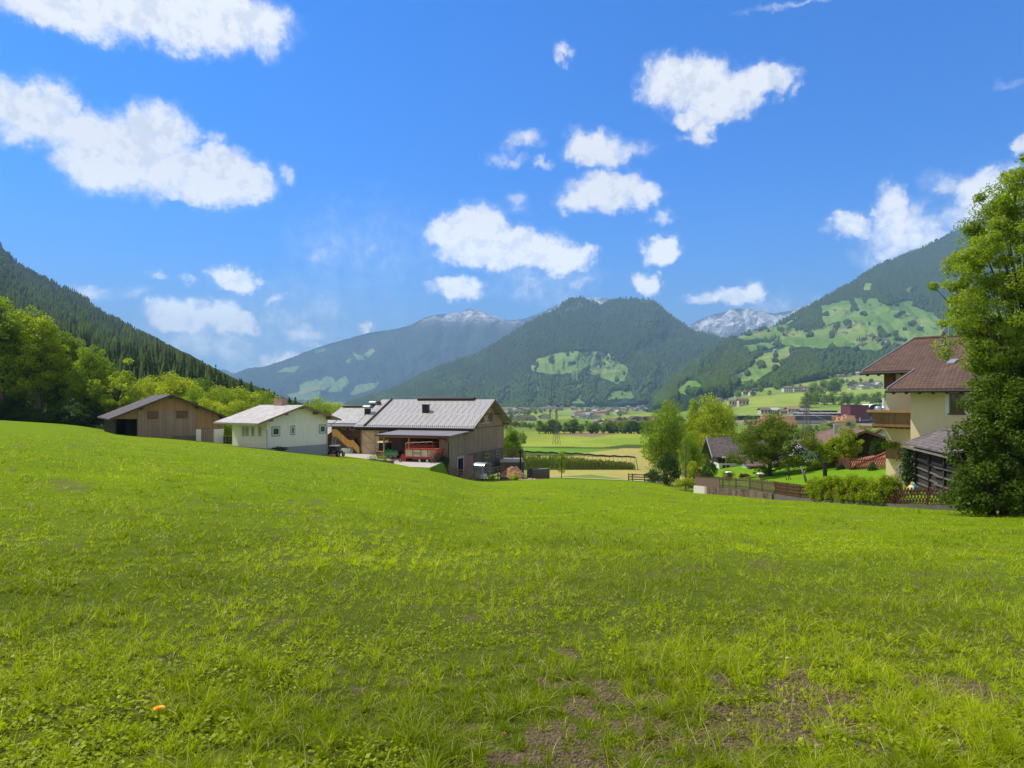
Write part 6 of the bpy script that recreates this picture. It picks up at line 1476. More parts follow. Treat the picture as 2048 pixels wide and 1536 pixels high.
# ------------------------------------------------------------------ garden, fences, yard, valley buildings
def garden_z(x, y): return -6.3 + .161 * x - .0777 * y
FPTS = [(1392, 69), (1446, 62.5), (1500, 57), (1550, 51.6), (1600, 47), (1650, 44), (1700, 41.6), (1750, 39.6), (1800, 37.8), (1855, 36.1), (1912, 34.6)]
def fp(px, Y, dz=0.0): x = (px - CX) / F * Y; return Vector((x, Y, garden_z(x, Y) + dz))
def build_lawn():
    # draped sheet from the fence line back to the houses
    near = [fp(a, b) for a, b in FPTS]; far = []
    rows = 14; V = []; 
    for i, p in enumerate(near):
        q = Vector((p.x * 1.0 + (i / 10) * 6 + 2, [96, 94, 92, 90, 86, 82, 76, 68, 60, 54, 50][i], 0)); q.x = p.x / p.y * q.y * (1 + .03 * i / 10) + .2
        for j in range(rows):
            t = j / (rows - 1); x = p.x + (q.x - p.x) * t; y = p.y + (q.y - p.y) * t; V.append((x, y, garden_z(x, y)))
    n = len(near); Fc = [(i*rows + j, (i+1)*rows + j, (i+1)*rows + j + 1, i*rows + j + 1) for i in range(n - 1) for j in range(rows - 1)]
    m, t, b, _ = new_mat('lawn'); co = t.new('ShaderNodeTexCoord').outputs['Object']
    t.l.new(t.mix(t.mapr(t.noise(co, 2.0, 5.0, .7), .3, .7), (.10, .21, .008), (.17, .30, .012)), b.inputs[0]); b.inputs['Roughness'].default_value = 1; b.inputs['Specular IOR Level'].default_value = .05
    bump(t, b, t.noise(co, 30.0, 4.0, .7), .6, .04)
    tag(mesh_obj('garden_lawn', V, Fc, m, None, True), 'smooth green garden lawn behind the fences', None, None, 'structure')
    # skirt: retaining wall under the picket fence, low kerb under the lattice
    def band(name, label, cat, pts, top, bot, th, mat, parent_label=None):
        mb = MB()
        for a, b in zip(pts, pts[1:]):
            d = (b - a); d.z = 0; d.normalize(); nrm = Vector((d.y, -d.x, 0)); o = -nrm * th if nrm.y > 0 else nrm * th
            o = Vector((-abs(d.y) * th, -abs(d.x) * th, 0)) if False else (nrm if nrm.dot(Vector((a.x, a.y, 0))) < 0 else -nrm) * th
            v = [a + o, b + o, b, a]; mb.add([(p.x, p.y, p.z + bot) for p in v] + [(p.x, p.y, p.z + top) for p in v], [(0,3,2,1),(4,5,6,7),(0,1,5,4),(1,2,6,5),(2,3,7,6),(3,0,4,7)])
        return tag(mb.build(name, mat), label, cat)
    m, t, b, _ = new_mat('stained_wall'); co = t.new('ShaderNodeTexCoord').outputs['Object']; x, y, z = t.sep(co)
    st = t.noise(t.comb(t.math('MULTIPLY', y, 1.6), t.math('MULTIPLY', x, 1.6), t.math('MULTIPLY', z, .25)), 1.0, 6.0, .75)
    c = t.mix(t.mapr(st, .4, .7), (.06, .04, .03), (.24, .19, .15)); c = t.mix(t.mapr(t.noise(co, 3.0, 5.0, .7), .5, .7), c, (.30, .17, .08))
    white = t.mapr(y, 65.5, 66.5); c = t.mix(white, c, (.62, .58, .50)); t.l.new(c, b.inputs[0]); b.inputs['Roughness'].default_value = .95
    band('retaining_wall', 'stained concrete retaining wall below the picket fence, white at its far end', 'retaining wall', [fp(a, b2) for a, b2 in FPTS[:4]], .02, -1.4, .25, m)
    band('garden_kerb', 'low pale concrete kerb running under the lattice fence', 'kerb', [fp(a, b2) for a, b2 in FPTS[3:]], .03, -.7, .10, P_CONCD)
build_lawn()

def picket_fence(name, label, pts, h, step, wd, mat, post_every=2.4, cross=False, cat='fence'):
    o = pts[0]; r = thing(name, label, cat, o); sl = MB(); rl = MB(); k = 0; n = 0
    for a, b in zip(pts, pts[1:]):
        a = a - o; b = b - o; L = (b - a).length; d = (b - a).normalized(); nrm = Vector((-d.y, d.x, 0)).normalized()
        if nrm.dot(o) > 0: nrm = -nrm
        for zz in (.22, .78): rl.beam(a + Vector((0, 0, h * zz)), b + Vector((0, 0, h * zz)), .05, .07)
        s = 0.0
        while s < L:
            p = a + d * s
            if cross:
                q = step * 1.9
                sl.beam(p + nrm * .05 + Vector((0, 0, .05)), p + d * q + nrm * .05 + Vector((0, 0, h * random.uniform(.97, 1.03))), wd, .03)
                sl.beam(p + d * q + nrm * .09 + Vector((0, 0, .05)), p + nrm * .09 + Vector((0, 0, h * random.uniform(.97, 1.03))), wd, .03)
            else: sl.beam(p + nrm * .05 + Vector((0, 0, .03)), p + nrm * .05 + Vector((0, 0, h * random.uniform(.96, 1.05))), wd, .025)
            s += step
        m = max(1, int(round(L / post_every)))
        for i in range(m):
            p = a + (b - a) * (i / m); MB().tube([p + Vector((0, 0, -.3)), p + Vector((0, 0, h * 1.02))], .055, 7).build('post', mat, r)
    sl.build('pickets' if not cross else 'lattice', mat, r); rl.build('rails', mat, r)
    return r
picket_fence('picket_fence', 'weathered brown picket fence on top of the retaining wall', [fp(a, b, .02) for a, b in FPTS[:4]], .95, .17, .07, W_FENCE)
picket_fence('lattice_fence', 'dark brown crossed lattice fence between meadow and garden hedge', [fp(a, b, .02) for a, b in FPTS[3:]], .92, .21, .055, W_LATT, 2.2, True)
picket_fence('lattice_fence', 'dark lattice fence at the far side of the lawn by the red tiled garage', [Vector((p.x, p.y, garden_z(p.x, p.y))) for p in (P(1560, 940, 74), P(1640, 940, 70), P(1700, 940, 60.5), P(1797, 945, 55))], 1.0, .28, .05, W_LATT, 2.5, True)
MB_ = MB()
for i, (a, b) in enumerate(((FPTS[0]), (FPTS[1]))): pass
p0, p1 = fp(1392, 69, .9), fp(1440, 63.2, .9); d = MB().beam(p0 + Vector((-.1, -.2, -.45)), p1 + Vector((-.1, -.2, -.5)), .05, .85)
tag(d.build('board_fence', W_FENCE), 'solid brown board screen at the far end of the picket fence', 'fence')
hedge('garden_hedge', 'bright green leafy hedge growing through the lattice fence', [fp(a, b, -.05) + Vector((.05, .12, 0)) for a, b in ((1622, 45.6), (1700, 41.7), (1789, 38.2))], 1.45, .75, M_LEAFY, 60000, .095, 77)

# garden things
def pole(px, b, t_, Y, name, label, cat, r=.1, mat=W_FENCE, extra=None):
    p = P(px, b, Y); H = (b - t_) / F * Y; o = thing(name, label, cat, p); MB().tube([(0, 0, -.4), (0, 0, H)], [r, r * .8], 8).build('pole', mat, o)
    if extra: extra(o, H)
    return o
def cap(o, H): MB().box(-.12, .12, -.05, .05, H - .35, H - .25).build('crossbar', METAL_D, o); MB().tube([(-.25, 0, H * .35), (-.25, 0, H * .35 + .3)], .07, 6).build('insulator', METAL_G, o)
pole(1371, 975, 890, 76, 'telegraph_pole', 'bare wooden telegraph pole at the edge of the meadow', 'pole', .11, m_plain('pole_wood', (.19, .15, .12), .95, .3, 4), cap)
def lamp(o, H): MB().obox((-.15, 0, H + .03), (.6, .22, .10)).build('lamp_head', METAL_W, o)
pole(1452, 952, 915, 80, 'street_lamp', 'slim grey street lamp in front of the white cottage', 'street lamp', .05, METAL_G, lamp)
def bird(o, H):
    b = MB().obox((0, 0, H + .1), (.42, .35, .34)).build('box', W_FENCE, o); MB().prism([(-.28, H + .27), (.28, H + .27), (.2, H + .36), (-.2, H + .36)], 'y', -.28, .28).build('roof', METAL_W, o)
pole(1458, 966, 951, 63, 'bird_feeder', 'dark bird feeder with pale roof just behind the picket fence', 'bird feeder', .04, W_FENCE, bird)
pole(1521, 972, 954, 61, 'bird_feeder', 'wider white-roofed bird feeder left of the fruit tree trunk', 'bird feeder', .035, W_FENCE, bird)
o = thing('rose_arch', 'thin metal rose arch on the lawn beside the fruit tree', 'garden arch', fp(1574, 60)); m = MB()
for dx in (0, .35): m.tube([(dx, 0, 0), (dx - .22, 0, .7), (dx - .1, 0, 1.15), (dx + .3, 0, 1.45)], .03, 6)
m.tube([(.25, .3, 0), (.25, .3, 1.5)], .03, 6); m.build('hoops', METAL_D, o); MB().beam((-.1, 0, .75), (.3, .3, .75), .03).build('brace', METAL_D, o)
o = thing('leaning_trunk', 'short leaning pale tree stump on the lawn by the hedge', 'stump', fp(1610, 56)); MB().tube([(.15, 0, -.1), (-.05, 0, .6), (-.35, 0, 1.35)], [.13, .10, .06], 8).build('stem', M_BARKG, o, True); MB().tube([(-.1, 0, .7), (.1, .1, 1.1)], [.05, .02], 6).build('branch', M_BARKG, o)
o = thing('garden_post', 'thick dark post standing on the lawn below the small tree', 'post', fp(1650, 58)); MB().box(-.13, .13, -.13, .13, -.2, 1.15).build('shaft', METAL_D, o); MB().box(-.17, .17, -.17, .17, 1.152, 1.22).build('top', METAL_D, o)
o = thing('beach_ball', 'blue and white ball lying beside the dark shed', 'ball', P(1827, 977, 40.5) ); o.location.z = garden_z(o.location.x, 40.5) + .3
def ball():
    import mathutils
    V = []; Fc = []; n = 20; m = 12
    for i in range(m + 1):
        for k in range(n): a = math.pi * i / m; b = 2 * math.pi * k / n; V.append((.33 * math.sin(a) * math.cos(b), .33 * math.sin(a) * math.sin(b), .33 * math.cos(a)))
    for i in range(m):
        for k in range(n): Fc.append((i*n + k, (i+1)*n + k, (i+1)*n + (k+1) % n, i*n + (k+1) % n))
    mt, t, b, _ = new_mat('ball_vinyl'); co = t.new('ShaderNodeTexCoord').outputs['Object']; x, y, z = t.sep(co)
    a = t.math('SINE', t.math('MULTIPLY', t.math('ARCTAN2', z, x), 3.0)); c = t.mix(t.math('GREATER_THAN', a, 0.0), (.02, .22, .38), (.70, .52, .22)); t.l.new(c, b.inputs[0]); b.inputs['Roughness'].default_value = .4
    mesh_obj('skin', V, Fc, mt, o, True)
ball()
def agave(px, py, Y, name, label, R, mat, n=60):
    o = thing(name, label, 'plant', P(px, py, Y)); rng = random.Random(int(px)); mb = MB()
    for i in range(n):
        a = rng.uniform(0, 6.28); e = rng.uniform(.2, 1.3); L = R * rng.uniform(.7, 1.2); c, s = math.cos(a), math.sin(a); w = .035
        p1 = (c * L * .5 * math.cos(e), s * L * .5 * math.cos(e), L * .75 * math.sin(e)); p2 = (c * L * math.cos(e) * 1.1, s * L * math.cos(e) * 1.1, L * .72 * math.sin(e) - .08)
        mb.add([(0, 0, 0), (p1[0] - s*w, p1[1] + c*w, p1[2]), (p2[0], p2[1], p2[2]), (p1[0] + s*w, p1[1] - c*w, p1[2])], [(0, 1, 2, 3)])
    ob = mb.build('leaves', mat, o); a = ob.data.attributes.new('var', 'FLOAT', 'FACE'); a.data.foreach_set('value', np.random.default_rng(2).uniform(.2, 1, len(ob.data.polygons)).astype(np.float32))
    MB().lathe((0, 0, 0), [(.12, -.4), (.18, -.05), (.2, 0), (.16, 0)], 12).build('pot', m_plain('terracotta', (.35, .15, .08), .9, .1, 5), o)
agave(1814, 960, 42.5, 'yucca', 'spiky yucca plant at the foot of the yellow house stair', .75, M_LEAFW)
o = thing('flower_tub', 'tub of orange flowers by the lattice fence near the ball', 'planter', P(1797, 983, 40.5)); MB().box(-.5, .5, -.15, .15, -.5, -.12).build('tub', P_CONC, o)
rng = np.random.default_rng(7); V, Q = leaves(np.stack([rng.uniform(-.5, .5, 200), rng.uniform(-.15, .15, 200), rng.uniform(-.12, .08, 200)], -1), .09, np.array([0, 0, 1.]), rng); mesh_obj('blossoms', V, Q, m_plain('orange_blossom', (.75, .25, .02), .7, .2, 9), o)

# ---- yard, road, terrace
def drape(name, label, poly, mat, dz, n=24, flat=None):
    """strip between two rails of points, laid on the ground"""
    A, B = poly; V = []; m = 8
    def along(L, t):
        s = t * (len(L) - 1); i = min(int(s), len(L) - 2); return L[i].lerp(L[i + 1], s - i)
    for i in range(n + 1):
        a, b = along(A, i / n), along(B, i / n)
        for j in range(m + 1): p = a.lerp(b, j / m); V.append((p.x, p.y, (flat(p.x, p.y) if flat else gz(p.x, p.y)) + dz))
    Fc = [(i*(m+1) + j, i*(m+1) + j + 1, (i+1)*(m+1) + j + 1, (i+1)*(m+1) + j) for i in range(n) for j in range(m)]
    return tag(mesh_obj(name, V, Fc, mat, None, True), label, None, None, 'structure')
M_YARD = m_plain('yard_gravel', (0.44, 0.40, 0.36), 1, .12, 1.2, spec=.05); M_ROAD = m_plain('road_gravel', (0.50, 0.47, 0.42), 1, .1, .8, spec=.05)
w = BF.w
yz = lambda x, y: -8.02
A = [w(*a, 0) for a in ((-8, 22), (-8, 16), (-8, 12), (-8.2, 9), (-8.6, 5), (-8.8, 2.3), (-8.9, -1.7))]; B = [w(*a, 0) for a in ((9, 25), (9, 21), (8, 18), (6.4, 12), (6.4, 8), (6.4, 3), (-.3, .3))]
yd = drape('farm_yard', 'pale gravel farm yard in front of the cart shed', (A, B), M_YARD, 0, 24, yz)
mb = MB()
E_ = A + [w(-.35, .25, 0)]
for a, b in zip(E_, E_[1:]): mb.add([(a.x, a.y, -8.03), (b.x, b.y, -8.03), (b.x + .5, b.y - 1.6, -9.8), (a.x + .1, a.y - 1.6, -9.8)], [(0, 1, 2, 3)])
tag(mb.build('yard_bank', m_plain('bank_grass', (.15, .24, .015), 1, .3, 2, spec=.05)), 'grassy bank below the farm yard', None, None, 'structure')
R1 = [gp(px, Y) for px, Y in ((1030, 107), (1095, 108), (1150, 104.5), (1220, 99.5), (1300, 94), (1400, 92))]; R2 = [gp(px, Y) for px, Y in ((1030, 111), (1100, 112), (1150, 108.5), (1220, 103), (1300, 97.2), (1400, 95))]
drape('farm_road', 'narrow pale gravel road passing between meadow and fields', (R1, R2), M_ROAD, .10, 40)
drape('field_track', 'faint pale track crossing the dry yellow field', ([gp(px, Y) for px, Y in ((1255, 150), (1300, 172), (1345, 190))], [gp(px, Y) for px, Y in ((1262, 151), (1305, 175), (1345, 194))]), M_ROAD, .12, 14)
# terrace and walls right of the barn
t0 = w(21.4, -1.0, 0); o = thing('manure_terrace', 'concrete platform with dark side wall right of the large barn', 'platform', (t0.x, t0.y, -11.5), math.radians(0))
MB().box(-1.5, 2.2, -5, 2, -1, 1.9).build('slab', P_CONCD, o); MB().box(-1.52, 2.22, -5.02, 2.02, 1.903, 2.0).build('deck', m_plain('pale_deck', (.45, .38, .32), .95, .12, 1), o)
def rail_fence(name, label, pts, h, rails, mat, post=.14, th=.05):
    r = thing(name, label, 'fence', pts[0]); o = Vector(pts[0]); mb = MB()
    for a, b in zip(pts, pts[1:]):
        for k in range(rails): z = h * (k + 1) / rails - .08; mb.beam(a - o + Vector((0, 0, z)), b - o + Vector((0, 0, z)), th, .14)
    for a in pts: MB().box(a.x - o.x - post / 2, a.x - o.x + post / 2, a.y - o.y - post / 2, a.y - o.y + post / 2, a.z - o.z - .3, a.z - o.z + h + .05).build('post', mat, r)
    mb.build('rails', mat, r); return r
FW = m_plain('brown_rails', (0.17, 0.115, 0.085), .95, .3, 3)
rail_fence('rail_fence', 'reddish-brown rail fence standing on the concrete platform', [Vector((t0.x + a, t0.y + b, -9.5)) for a, b in ((-1.3, .8), (.4, .8), (2.1, .8), (2.1, -2.0))], 1.5, 3, m_plain('reddish_rails', (.24, .13, .09), .9, .2, 3))
o = thing('lantern_post', 'dark post with shapeless top at the corner of the concrete platform', 'post', P(1041, 932, 104)); MB().tube([(0, 0, -.5), (0, 0, 2.0)], [.16, .11], 8).build('shaft', METAL_D, o); MB().lathe((0, 0, 1.9), [(.1, 0), (.28, .12), (.3, .3), (.14, .45), (.1, .62), (.02, .66)], 10).build('head', METAL_D, o)
# bunker of two low walls
o = thing('bunker_wall', 'low dark concrete bunker walls beside the farm road', 'wall', P(1095, 955, 101), 0); z = 0
m = MB(); m.obox((-1.0, -.4, .3), (2.9, .22, 1.9), math.radians(28)); m.build('front_wall', P_CONCD, o); m = MB(); m.obox((-1.5, 1.5, .45), (3.0, .22, 1.4), math.radians(-8)); m.obox((-2.85, .9, .45), (.22, 1.4, 1.3)); m.build('back_wall', P_CONCD, o)
m = MB(); m.obox((-1.0, -.4, 1.29), (2.96, .27, .06), math.radians(28)); m.obox((-1.5, 1.5, 1.19), (3.05, .27, .06), math.radians(-8)); m.build('wall_coping', P_CONC, o)
# manure heap
def heap(name, label, c, rx, ry, h, mat, seed=1, n=60, m=24):
    V = []; Fc = []; A = np.linspace(0, 2 * math.pi, n, endpoint=False); R = np.linspace(0, 1, m); AA, RR = np.meshgrid(A, R)
    x = np.cos(AA) * RR * rx; y = np.sin(AA) * RR * ry; z = h * (1 - RR ** 1.6) * (.75 + .7 * (fbm(x * 1.2 + 9, y * 1.2 + 4, 3, seed) - .3)) + (fbm(x * 3, y * 3, 4, seed + 2, .65) - .5) * .9 * (1 - RR ** 3) - .1 * RR
    idx = np.arange(n * m).reshape(m, n); j = np.roll(idx, -1, 1); F4 = np.stack([idx[:-1], j[:-1], j[1:], idx[1:]], -1).reshape(-1, 4)
    o = mesh_obj(name, np.stack([x, y, z], -1).reshape(-1, 3), F4, mat, None, False); o.location = c; return tag(o, label, 'heap')
heap('manure_heap', 'brown straw and manure heap beside the cattle pen', P(1024, 951, 95), 2.0, 1.5, 1.25, m_plain('straw_manure', (.30, .17, .09), 1, .45, 3), 3)
heap('spread_manure', 'thin spread of straw on the bare ground beside the heap', P(1052, 960, 94), 2.6, 1.1, .22, m_plain('spread_straw', (.36, .27, .20), 1, .35, 3), 5)
# cattle pen in front of the gable
pen = [BF.w(1.4, -.5, 0), BF.w(1.0, -2.6, 0), BF.w(3.5, -3.6, 0)]
pp = [P(897, 950, 88.5), P(914, 956, 88.3), P(930, 961, 88.2), P(951, 966, 88.0), P(965, 958, 90.5), P(972, 954, 92)]
rail_fence('pen_fence', 'weathered plank fence round the small cattle pen by the barn gable', pp, 1.25, 4, FW)
rail_fence('pen_fence', 'taller plank fence of the pen running along behind the calf shelter', [P(977, 960, 93), P(986, 958, 94), P(996, 955, 95.5), P(1007, 952, 97)], 1.55, 4, m_plain('greyish_rails', (.20, .16, .12), .95, .3, 3))
rail_fence('ramp_fence', 'plank fence sloping down from the cart shed corner', [P(862, 936, 86.6), P(870, 929, 87.6), P(878, 921, 88.6), P(886, 914, 89.5)], 1.5, 4, FW)
rail_fence('gate_fence', 'small dark plank gate between the wooden barn and the white house', [P(448, 888, 91), P(455, 889, 91), P(462, 890, 91)], 1.0, 3, m_plain('dark_rails', (.06, .045, .04), .9, .3, 3))
rail_fence('rail_fence', 'brown three-rail fence beside the road before the dark bush', [P(1257, 962, 96), P(1265, 962, 96), P(1289, 963, 96), P(1305, 964, 95.5), P(1320, 964, 95), P(1335, 965, 94)], 1.0, 3, FW, .13)
# calf shelter with curved tin roof
def calf():
    o = thing('calf_shelter', 'small barred calf shelter with curved tin roof in the pen', 'shelter', P(973, 957, 89.5), math.radians(55)); m = MB(); R = .85
    for i in range(10):
        a0, a1 = math.radians(20 + 14 * i), math.radians(34 + 14 * i); q = lambda a, d=0: (math.cos(a) * (R + d), 1.85 + math.sin(a) * (R * .55 + d) - .3)
        m.prism([q(a0), q(a1), q(a1, .04), q(a0, .04)], 'y', -.2, 1.75)
    m.build('roof', METAL_G, o); m = MB()
    for x in (-.8, .8):
        for y in (0, 1.6): m.box(x - .05, x + .05, y - .05, y + .05, 0, 1.8)
    for i in range(9): y = i * .2; m.beam((-.8, y, .2), (-.8, y, 1.5), .03); m.beam((.8, y, .2), (.8, y, 1.5), .03)
    for z in (.2, .9, 1.5): m.beam((-.8, 0, z), (-.8, 1.6, z), .05); m.beam((.8, 0, z), (.8, 1.6, z), .05); m.beam((-.8, 0, z), (.8, 0, z), .05)
    m.build('frame', GREYPT, o); MB().box(-.6, .5, .3, 1.3, .0, .55).build('feed_tub', METAL_W, o)
calf()
# stone trough with plants
o = thing('stone_trough', 'long dark stone trough planted with greenery at the yard edge', 'trough', P(770, 924, 86), BF.a); MB().box(-.5, .5, -1.0, 1.3, -.6, .2).build('trough', P_CONCD, o); MB().box(-.4, .4, 1.4, 2.3, -.5, .3).build('end_block', P_STONE, o)
rng = np.random.default_rng(17); V, Q = leaves(np.stack([rng.uniform(-.4, .4, 600), rng.uniform(-.3, 2.3, 600), rng.uniform(.2, .75, 600)], -1), .14, np.array([0, 0, .6]), rng); mesh_obj('foliage', V, Q, M_LEAF, o, False, {'var': ('FACE', 'FLOAT', rng.uniform(.3, 1, 600))})
# yard machines
def hay_tedder():
    o = thing('hay_machine', 'green hay tedder with folded arms standing in the cart shed mouth', 'farm machine', P(781, 917, 90), BF.a); m = MB()
    m.beam((0, -1.2, .5), (0, 1.0, .6), .12); m.beam((-.1, -.9, .5), (-.3, .3, 1.3), .09); m.beam((-.1, .7, .5), (-.3, -.5, 1.2), .09); m.beam((0, 1.0, .6), (-.2, 1.5, .9), .08)
    for y in (-.9, -.2, .5): disc(m, (-.3, y, .75), .38, .05, 'x', 10)
    m.build('arms', GREENP, o)
    for y in (-1.0, -.35): wheel_part(o, (-.4, y, .22), .24, .12, 'x', REDP)
    m = MB()
    for i in range(14): y = -1.2 + i * .18; m.beam((-.35, y, .8), (-.55, y, .25), .02)
    m.build('tines', METAL_G, o)
hay_tedder()
def tractor(name, label, px, py, Y, rz, body, roof, rim):
    o = thing(name, label, 'tractor', P(px, py, Y), rz)
    MB().box(-.32, .32, -2.0, -.2, .6, 1.15).build('bonnet', body, o); MB().box(-.45, .45, -.2, 1.1, .6, 1.05).build('chassis', body, o)
    m = MB()
    for x in (-.55, .55):
        for y in (-.15, 1.1): m.beam((x, y, 1.0), (x * .92, y, 2.2), .07)
        m.beam((x, -.15, 1.25), (x, 1.1, 1.25), .06)
    c = m.build('cab', METAL_D, o); MB().box(-.56, .56, -.12, 1.06, 1.3, 2.15).build('cab_glass', GLASS, c)
    m = MB(); m.prism([(-.72, 2.2), (.72, 2.2), (.6, 2.38), (-.6, 2.38)], 'y', -.35, 1.3); m.build('roof', roof, c)
    for x in (-.75, .75): wheel_part(o, (x, .7, .68), .68, .38, 'x', rim); wheel_part(o, (x * .85, -1.5, .42), .42, .26, 'x', rim)
    for x in (-.8, .8): m = MB(); m.box(x - .22, x + .22, .1, 1.3, 1.38, 1.44); m.build('mudguard', body, o)
    MB().tube([(.2, -1.2, 1.1), (.2, -1.2, 1.8)], .035, 6).build('exhaust', METAL_D, o)
    return o
o = tractor('tractor', 'teal tractor with pale cab roof behind the corner of the white house', 672, 914, 88.6, math.radians(165), TEAL, METAL_W, METAL_G); o.scale = (.72, .72, .66)
o = tractor('tractor', 'old tractor with cream canopy standing inside the cart shed', 776, 917, 94.5, math.radians(70), METAL_D, m_plain('cream_canopy', (.66, .50, .24), .7, .08, 3), REDP)
o = thing('mower_deck', 'orange mower attachment lying in the grass beside the teal tractor', 'mower', P(664, 914, 86.5)); MB().prism([(-.5, 0), (.5, 0), (.35, .28), (-.4, .3)], 'y', -.3, .3).build('hood', m_plain('orange_paint', (.75, .12, .04), .5, .1, 4), o); m = MB(); disc(m, (-.45, 0, .1), .1, .65); m.build('roller', METAL_D, o)
o = thing('picnic_bench', 'stacked wooden benches at the left post of the cart shed', 'bench', P(764, 916, 91), BF.a)
for z in (.45, .85): MB().box(-.2, .2, -.6, .8, z, z + .06).build('seat', W_PINE, o)
for y in (-.45, .65): MB().box(-.15, .15, y - .04, y + .04, 0, .85).build('leg', W_BEAM, o)
o = thing('log_splitter', 'small wheeled axle frame left on the yard before the wagon', 'axle', P(792, 924, 87.3), BF.a); MB().beam((0, -.7, .25), (0, .6, .25), .09).beam((0, 0, .25), (-.3, .9, .35), .07).build('frame', METAL_G, o)
for y in (-.65, .45): wheel_part(o, (0, y, .24), .24, .14, 'x', CREAM)
for (px, py, Y, l) in ((878, 933, 88.3, 'white-flowering nettles on the bank below the sloping plank fence'), (888, 925, 89.2, 'dark green bush at the foot of the cart shed corner')):
    spot('shrub', px, py + 8, py - 14, Y, 24, l, rz=px)
spot('shrubY', 1030, 962, 948, 92, 22, 'tall weeds growing before the manure heap'); spot('shrubY', 985, 962, 950, 89, 14, 'green weeds at the foot of the calf shelter')
spot('shrub', 560, 903, 893, 79.5, 34, 'grassy tuft in the shade at the foot of the white gable')

# ---- net-covered crop rows
def orchard():
    Y = 193.0; x0 = (985 - CX) / F * Y; x1 = (1270 - CX) / F * Y; r = thing('crop_net', 'long row of posts carrying a rolled dark hail net over tall green crops', 'hail net', (0, Y, 0))
    top = lambda x: np.interp(x, [(1043 - CX)/F*Y, (1160 - CX)/F*Y, (1200 - CX)/F*Y, (1270 - CX)/F*Y], [(HY-903)/F*Y, (HY-907.5)/F*Y, (HY-911)/F*Y, (HY-914)/F*Y])
    n = 34; m = MB(); pts = []
    for i in range(n + 1): x = x0 + (x1 - x0) * i / n; pts.append((x, 0, float(top(x)) - .12 * math.sin(i * 2.1)))
    m.tube(pts, .24, 6); m.build('rolled_net', METAL_D, r)
    for i in range(0, n + 1): x = x0 + (x1 - x0) * i / n; MB().tube([(x, 0, gz(x, Y) - .3), (x - .15, 0, float(top(x)))], .05, 5).build('post', m_plain('grey_post', (.22, .2, .18), .9, .2, 2) if i == 0 else bpy.data.materials['grey_post'], r)
    MB().tube([(x1 + .2, 0, float(top(x1))), (x1 + .8, -.3, gz(x1 + .8, Y))], .09, 6).build('stay', METAL_D, r)
    m = MB(); V = []; Q = []
    for k in range(n):
        xa, xb = x0 + (x1 - x0) * k / n, x0 + (x1 - x0) * (k + 1) / n; b = len(V); h = 1.3 * (1 - k / n) + .15
        V += [(xa, -.05, float(top(xa)) - .1), (xb, -.05, float(top(xb)) - .1), (xb, 6, float(top(xb)) - .1 - .2), (xa, 6, float(top(xa)) - .1 - .2)]; Q.append((b, b+1, b+2, b+3))
        b = len(V); V += [(xa, -.02, float(top(xa)) - .1), (xb, -.02, float(top(xb)) - .1), (xb, .02, float(top(xb)) - h), (xa, .02, float(top(xa)) - h)]; Q.append((b, b+1, b+2, b+3))
    mt = bpy.data.materials.new('grey_netting'); mt.use_nodes = True; t = NT(mt.node_tree); t.n.clear(); out = t.new('ShaderNodeOutputMaterial'); d = t.new('ShaderNodeBsdfDiffuse'); d.inputs[0].default_value = (.10, .09, .09, 1); tr = t.new('ShaderNodeBsdfTransparent'); mx = t.new('ShaderNodeMixShader'); mx.inputs[0].default_value = .6
    t.l.new(tr.outputs[0], mx.inputs[1]); t.l.new(d.outputs[0], mx.inputs[2]); t.l.new(mx.outputs[0], out.inputs[0])
    mesh_obj('netting', V, np.array(Q), mt, r)
    rng = np.random.default_rng(5); nl = 42000; x = rng.uniform(x0, x1, nl); row = rng.integers(0, 5, nl); y = Y + .6 + row * 1.5 + rng.uniform(-.3, .3, nl)
    pl = np.floor(x / .55); hgt = (0.7 + .5 * _hash(pl, row, 3)) * np.interp(x, [x0, x0 + (x1 - x0) * .55, x1], [4.0, 3.2, 1.6]); xx = pl * .55 + rng.normal(.27, .12, nl) ; z = ground_z(xx, y) + rng.uniform(0, 1, nl) ** .8 * hgt
    V, Qd = leaves(np.stack([xx, y, z], -1), .34, np.array([0, -.3, .4]), rng, .6)
    tag(mesh_obj('crop_rows', V, Qd, M_LEAFY, None, False, {'var': ('FACE', 'FLOAT', np.clip(rng.uniform(.2, 1, nl), 0, 1))}), 'tall green crop rows growing under the hail net', None, None, 'stuff')
orchard()

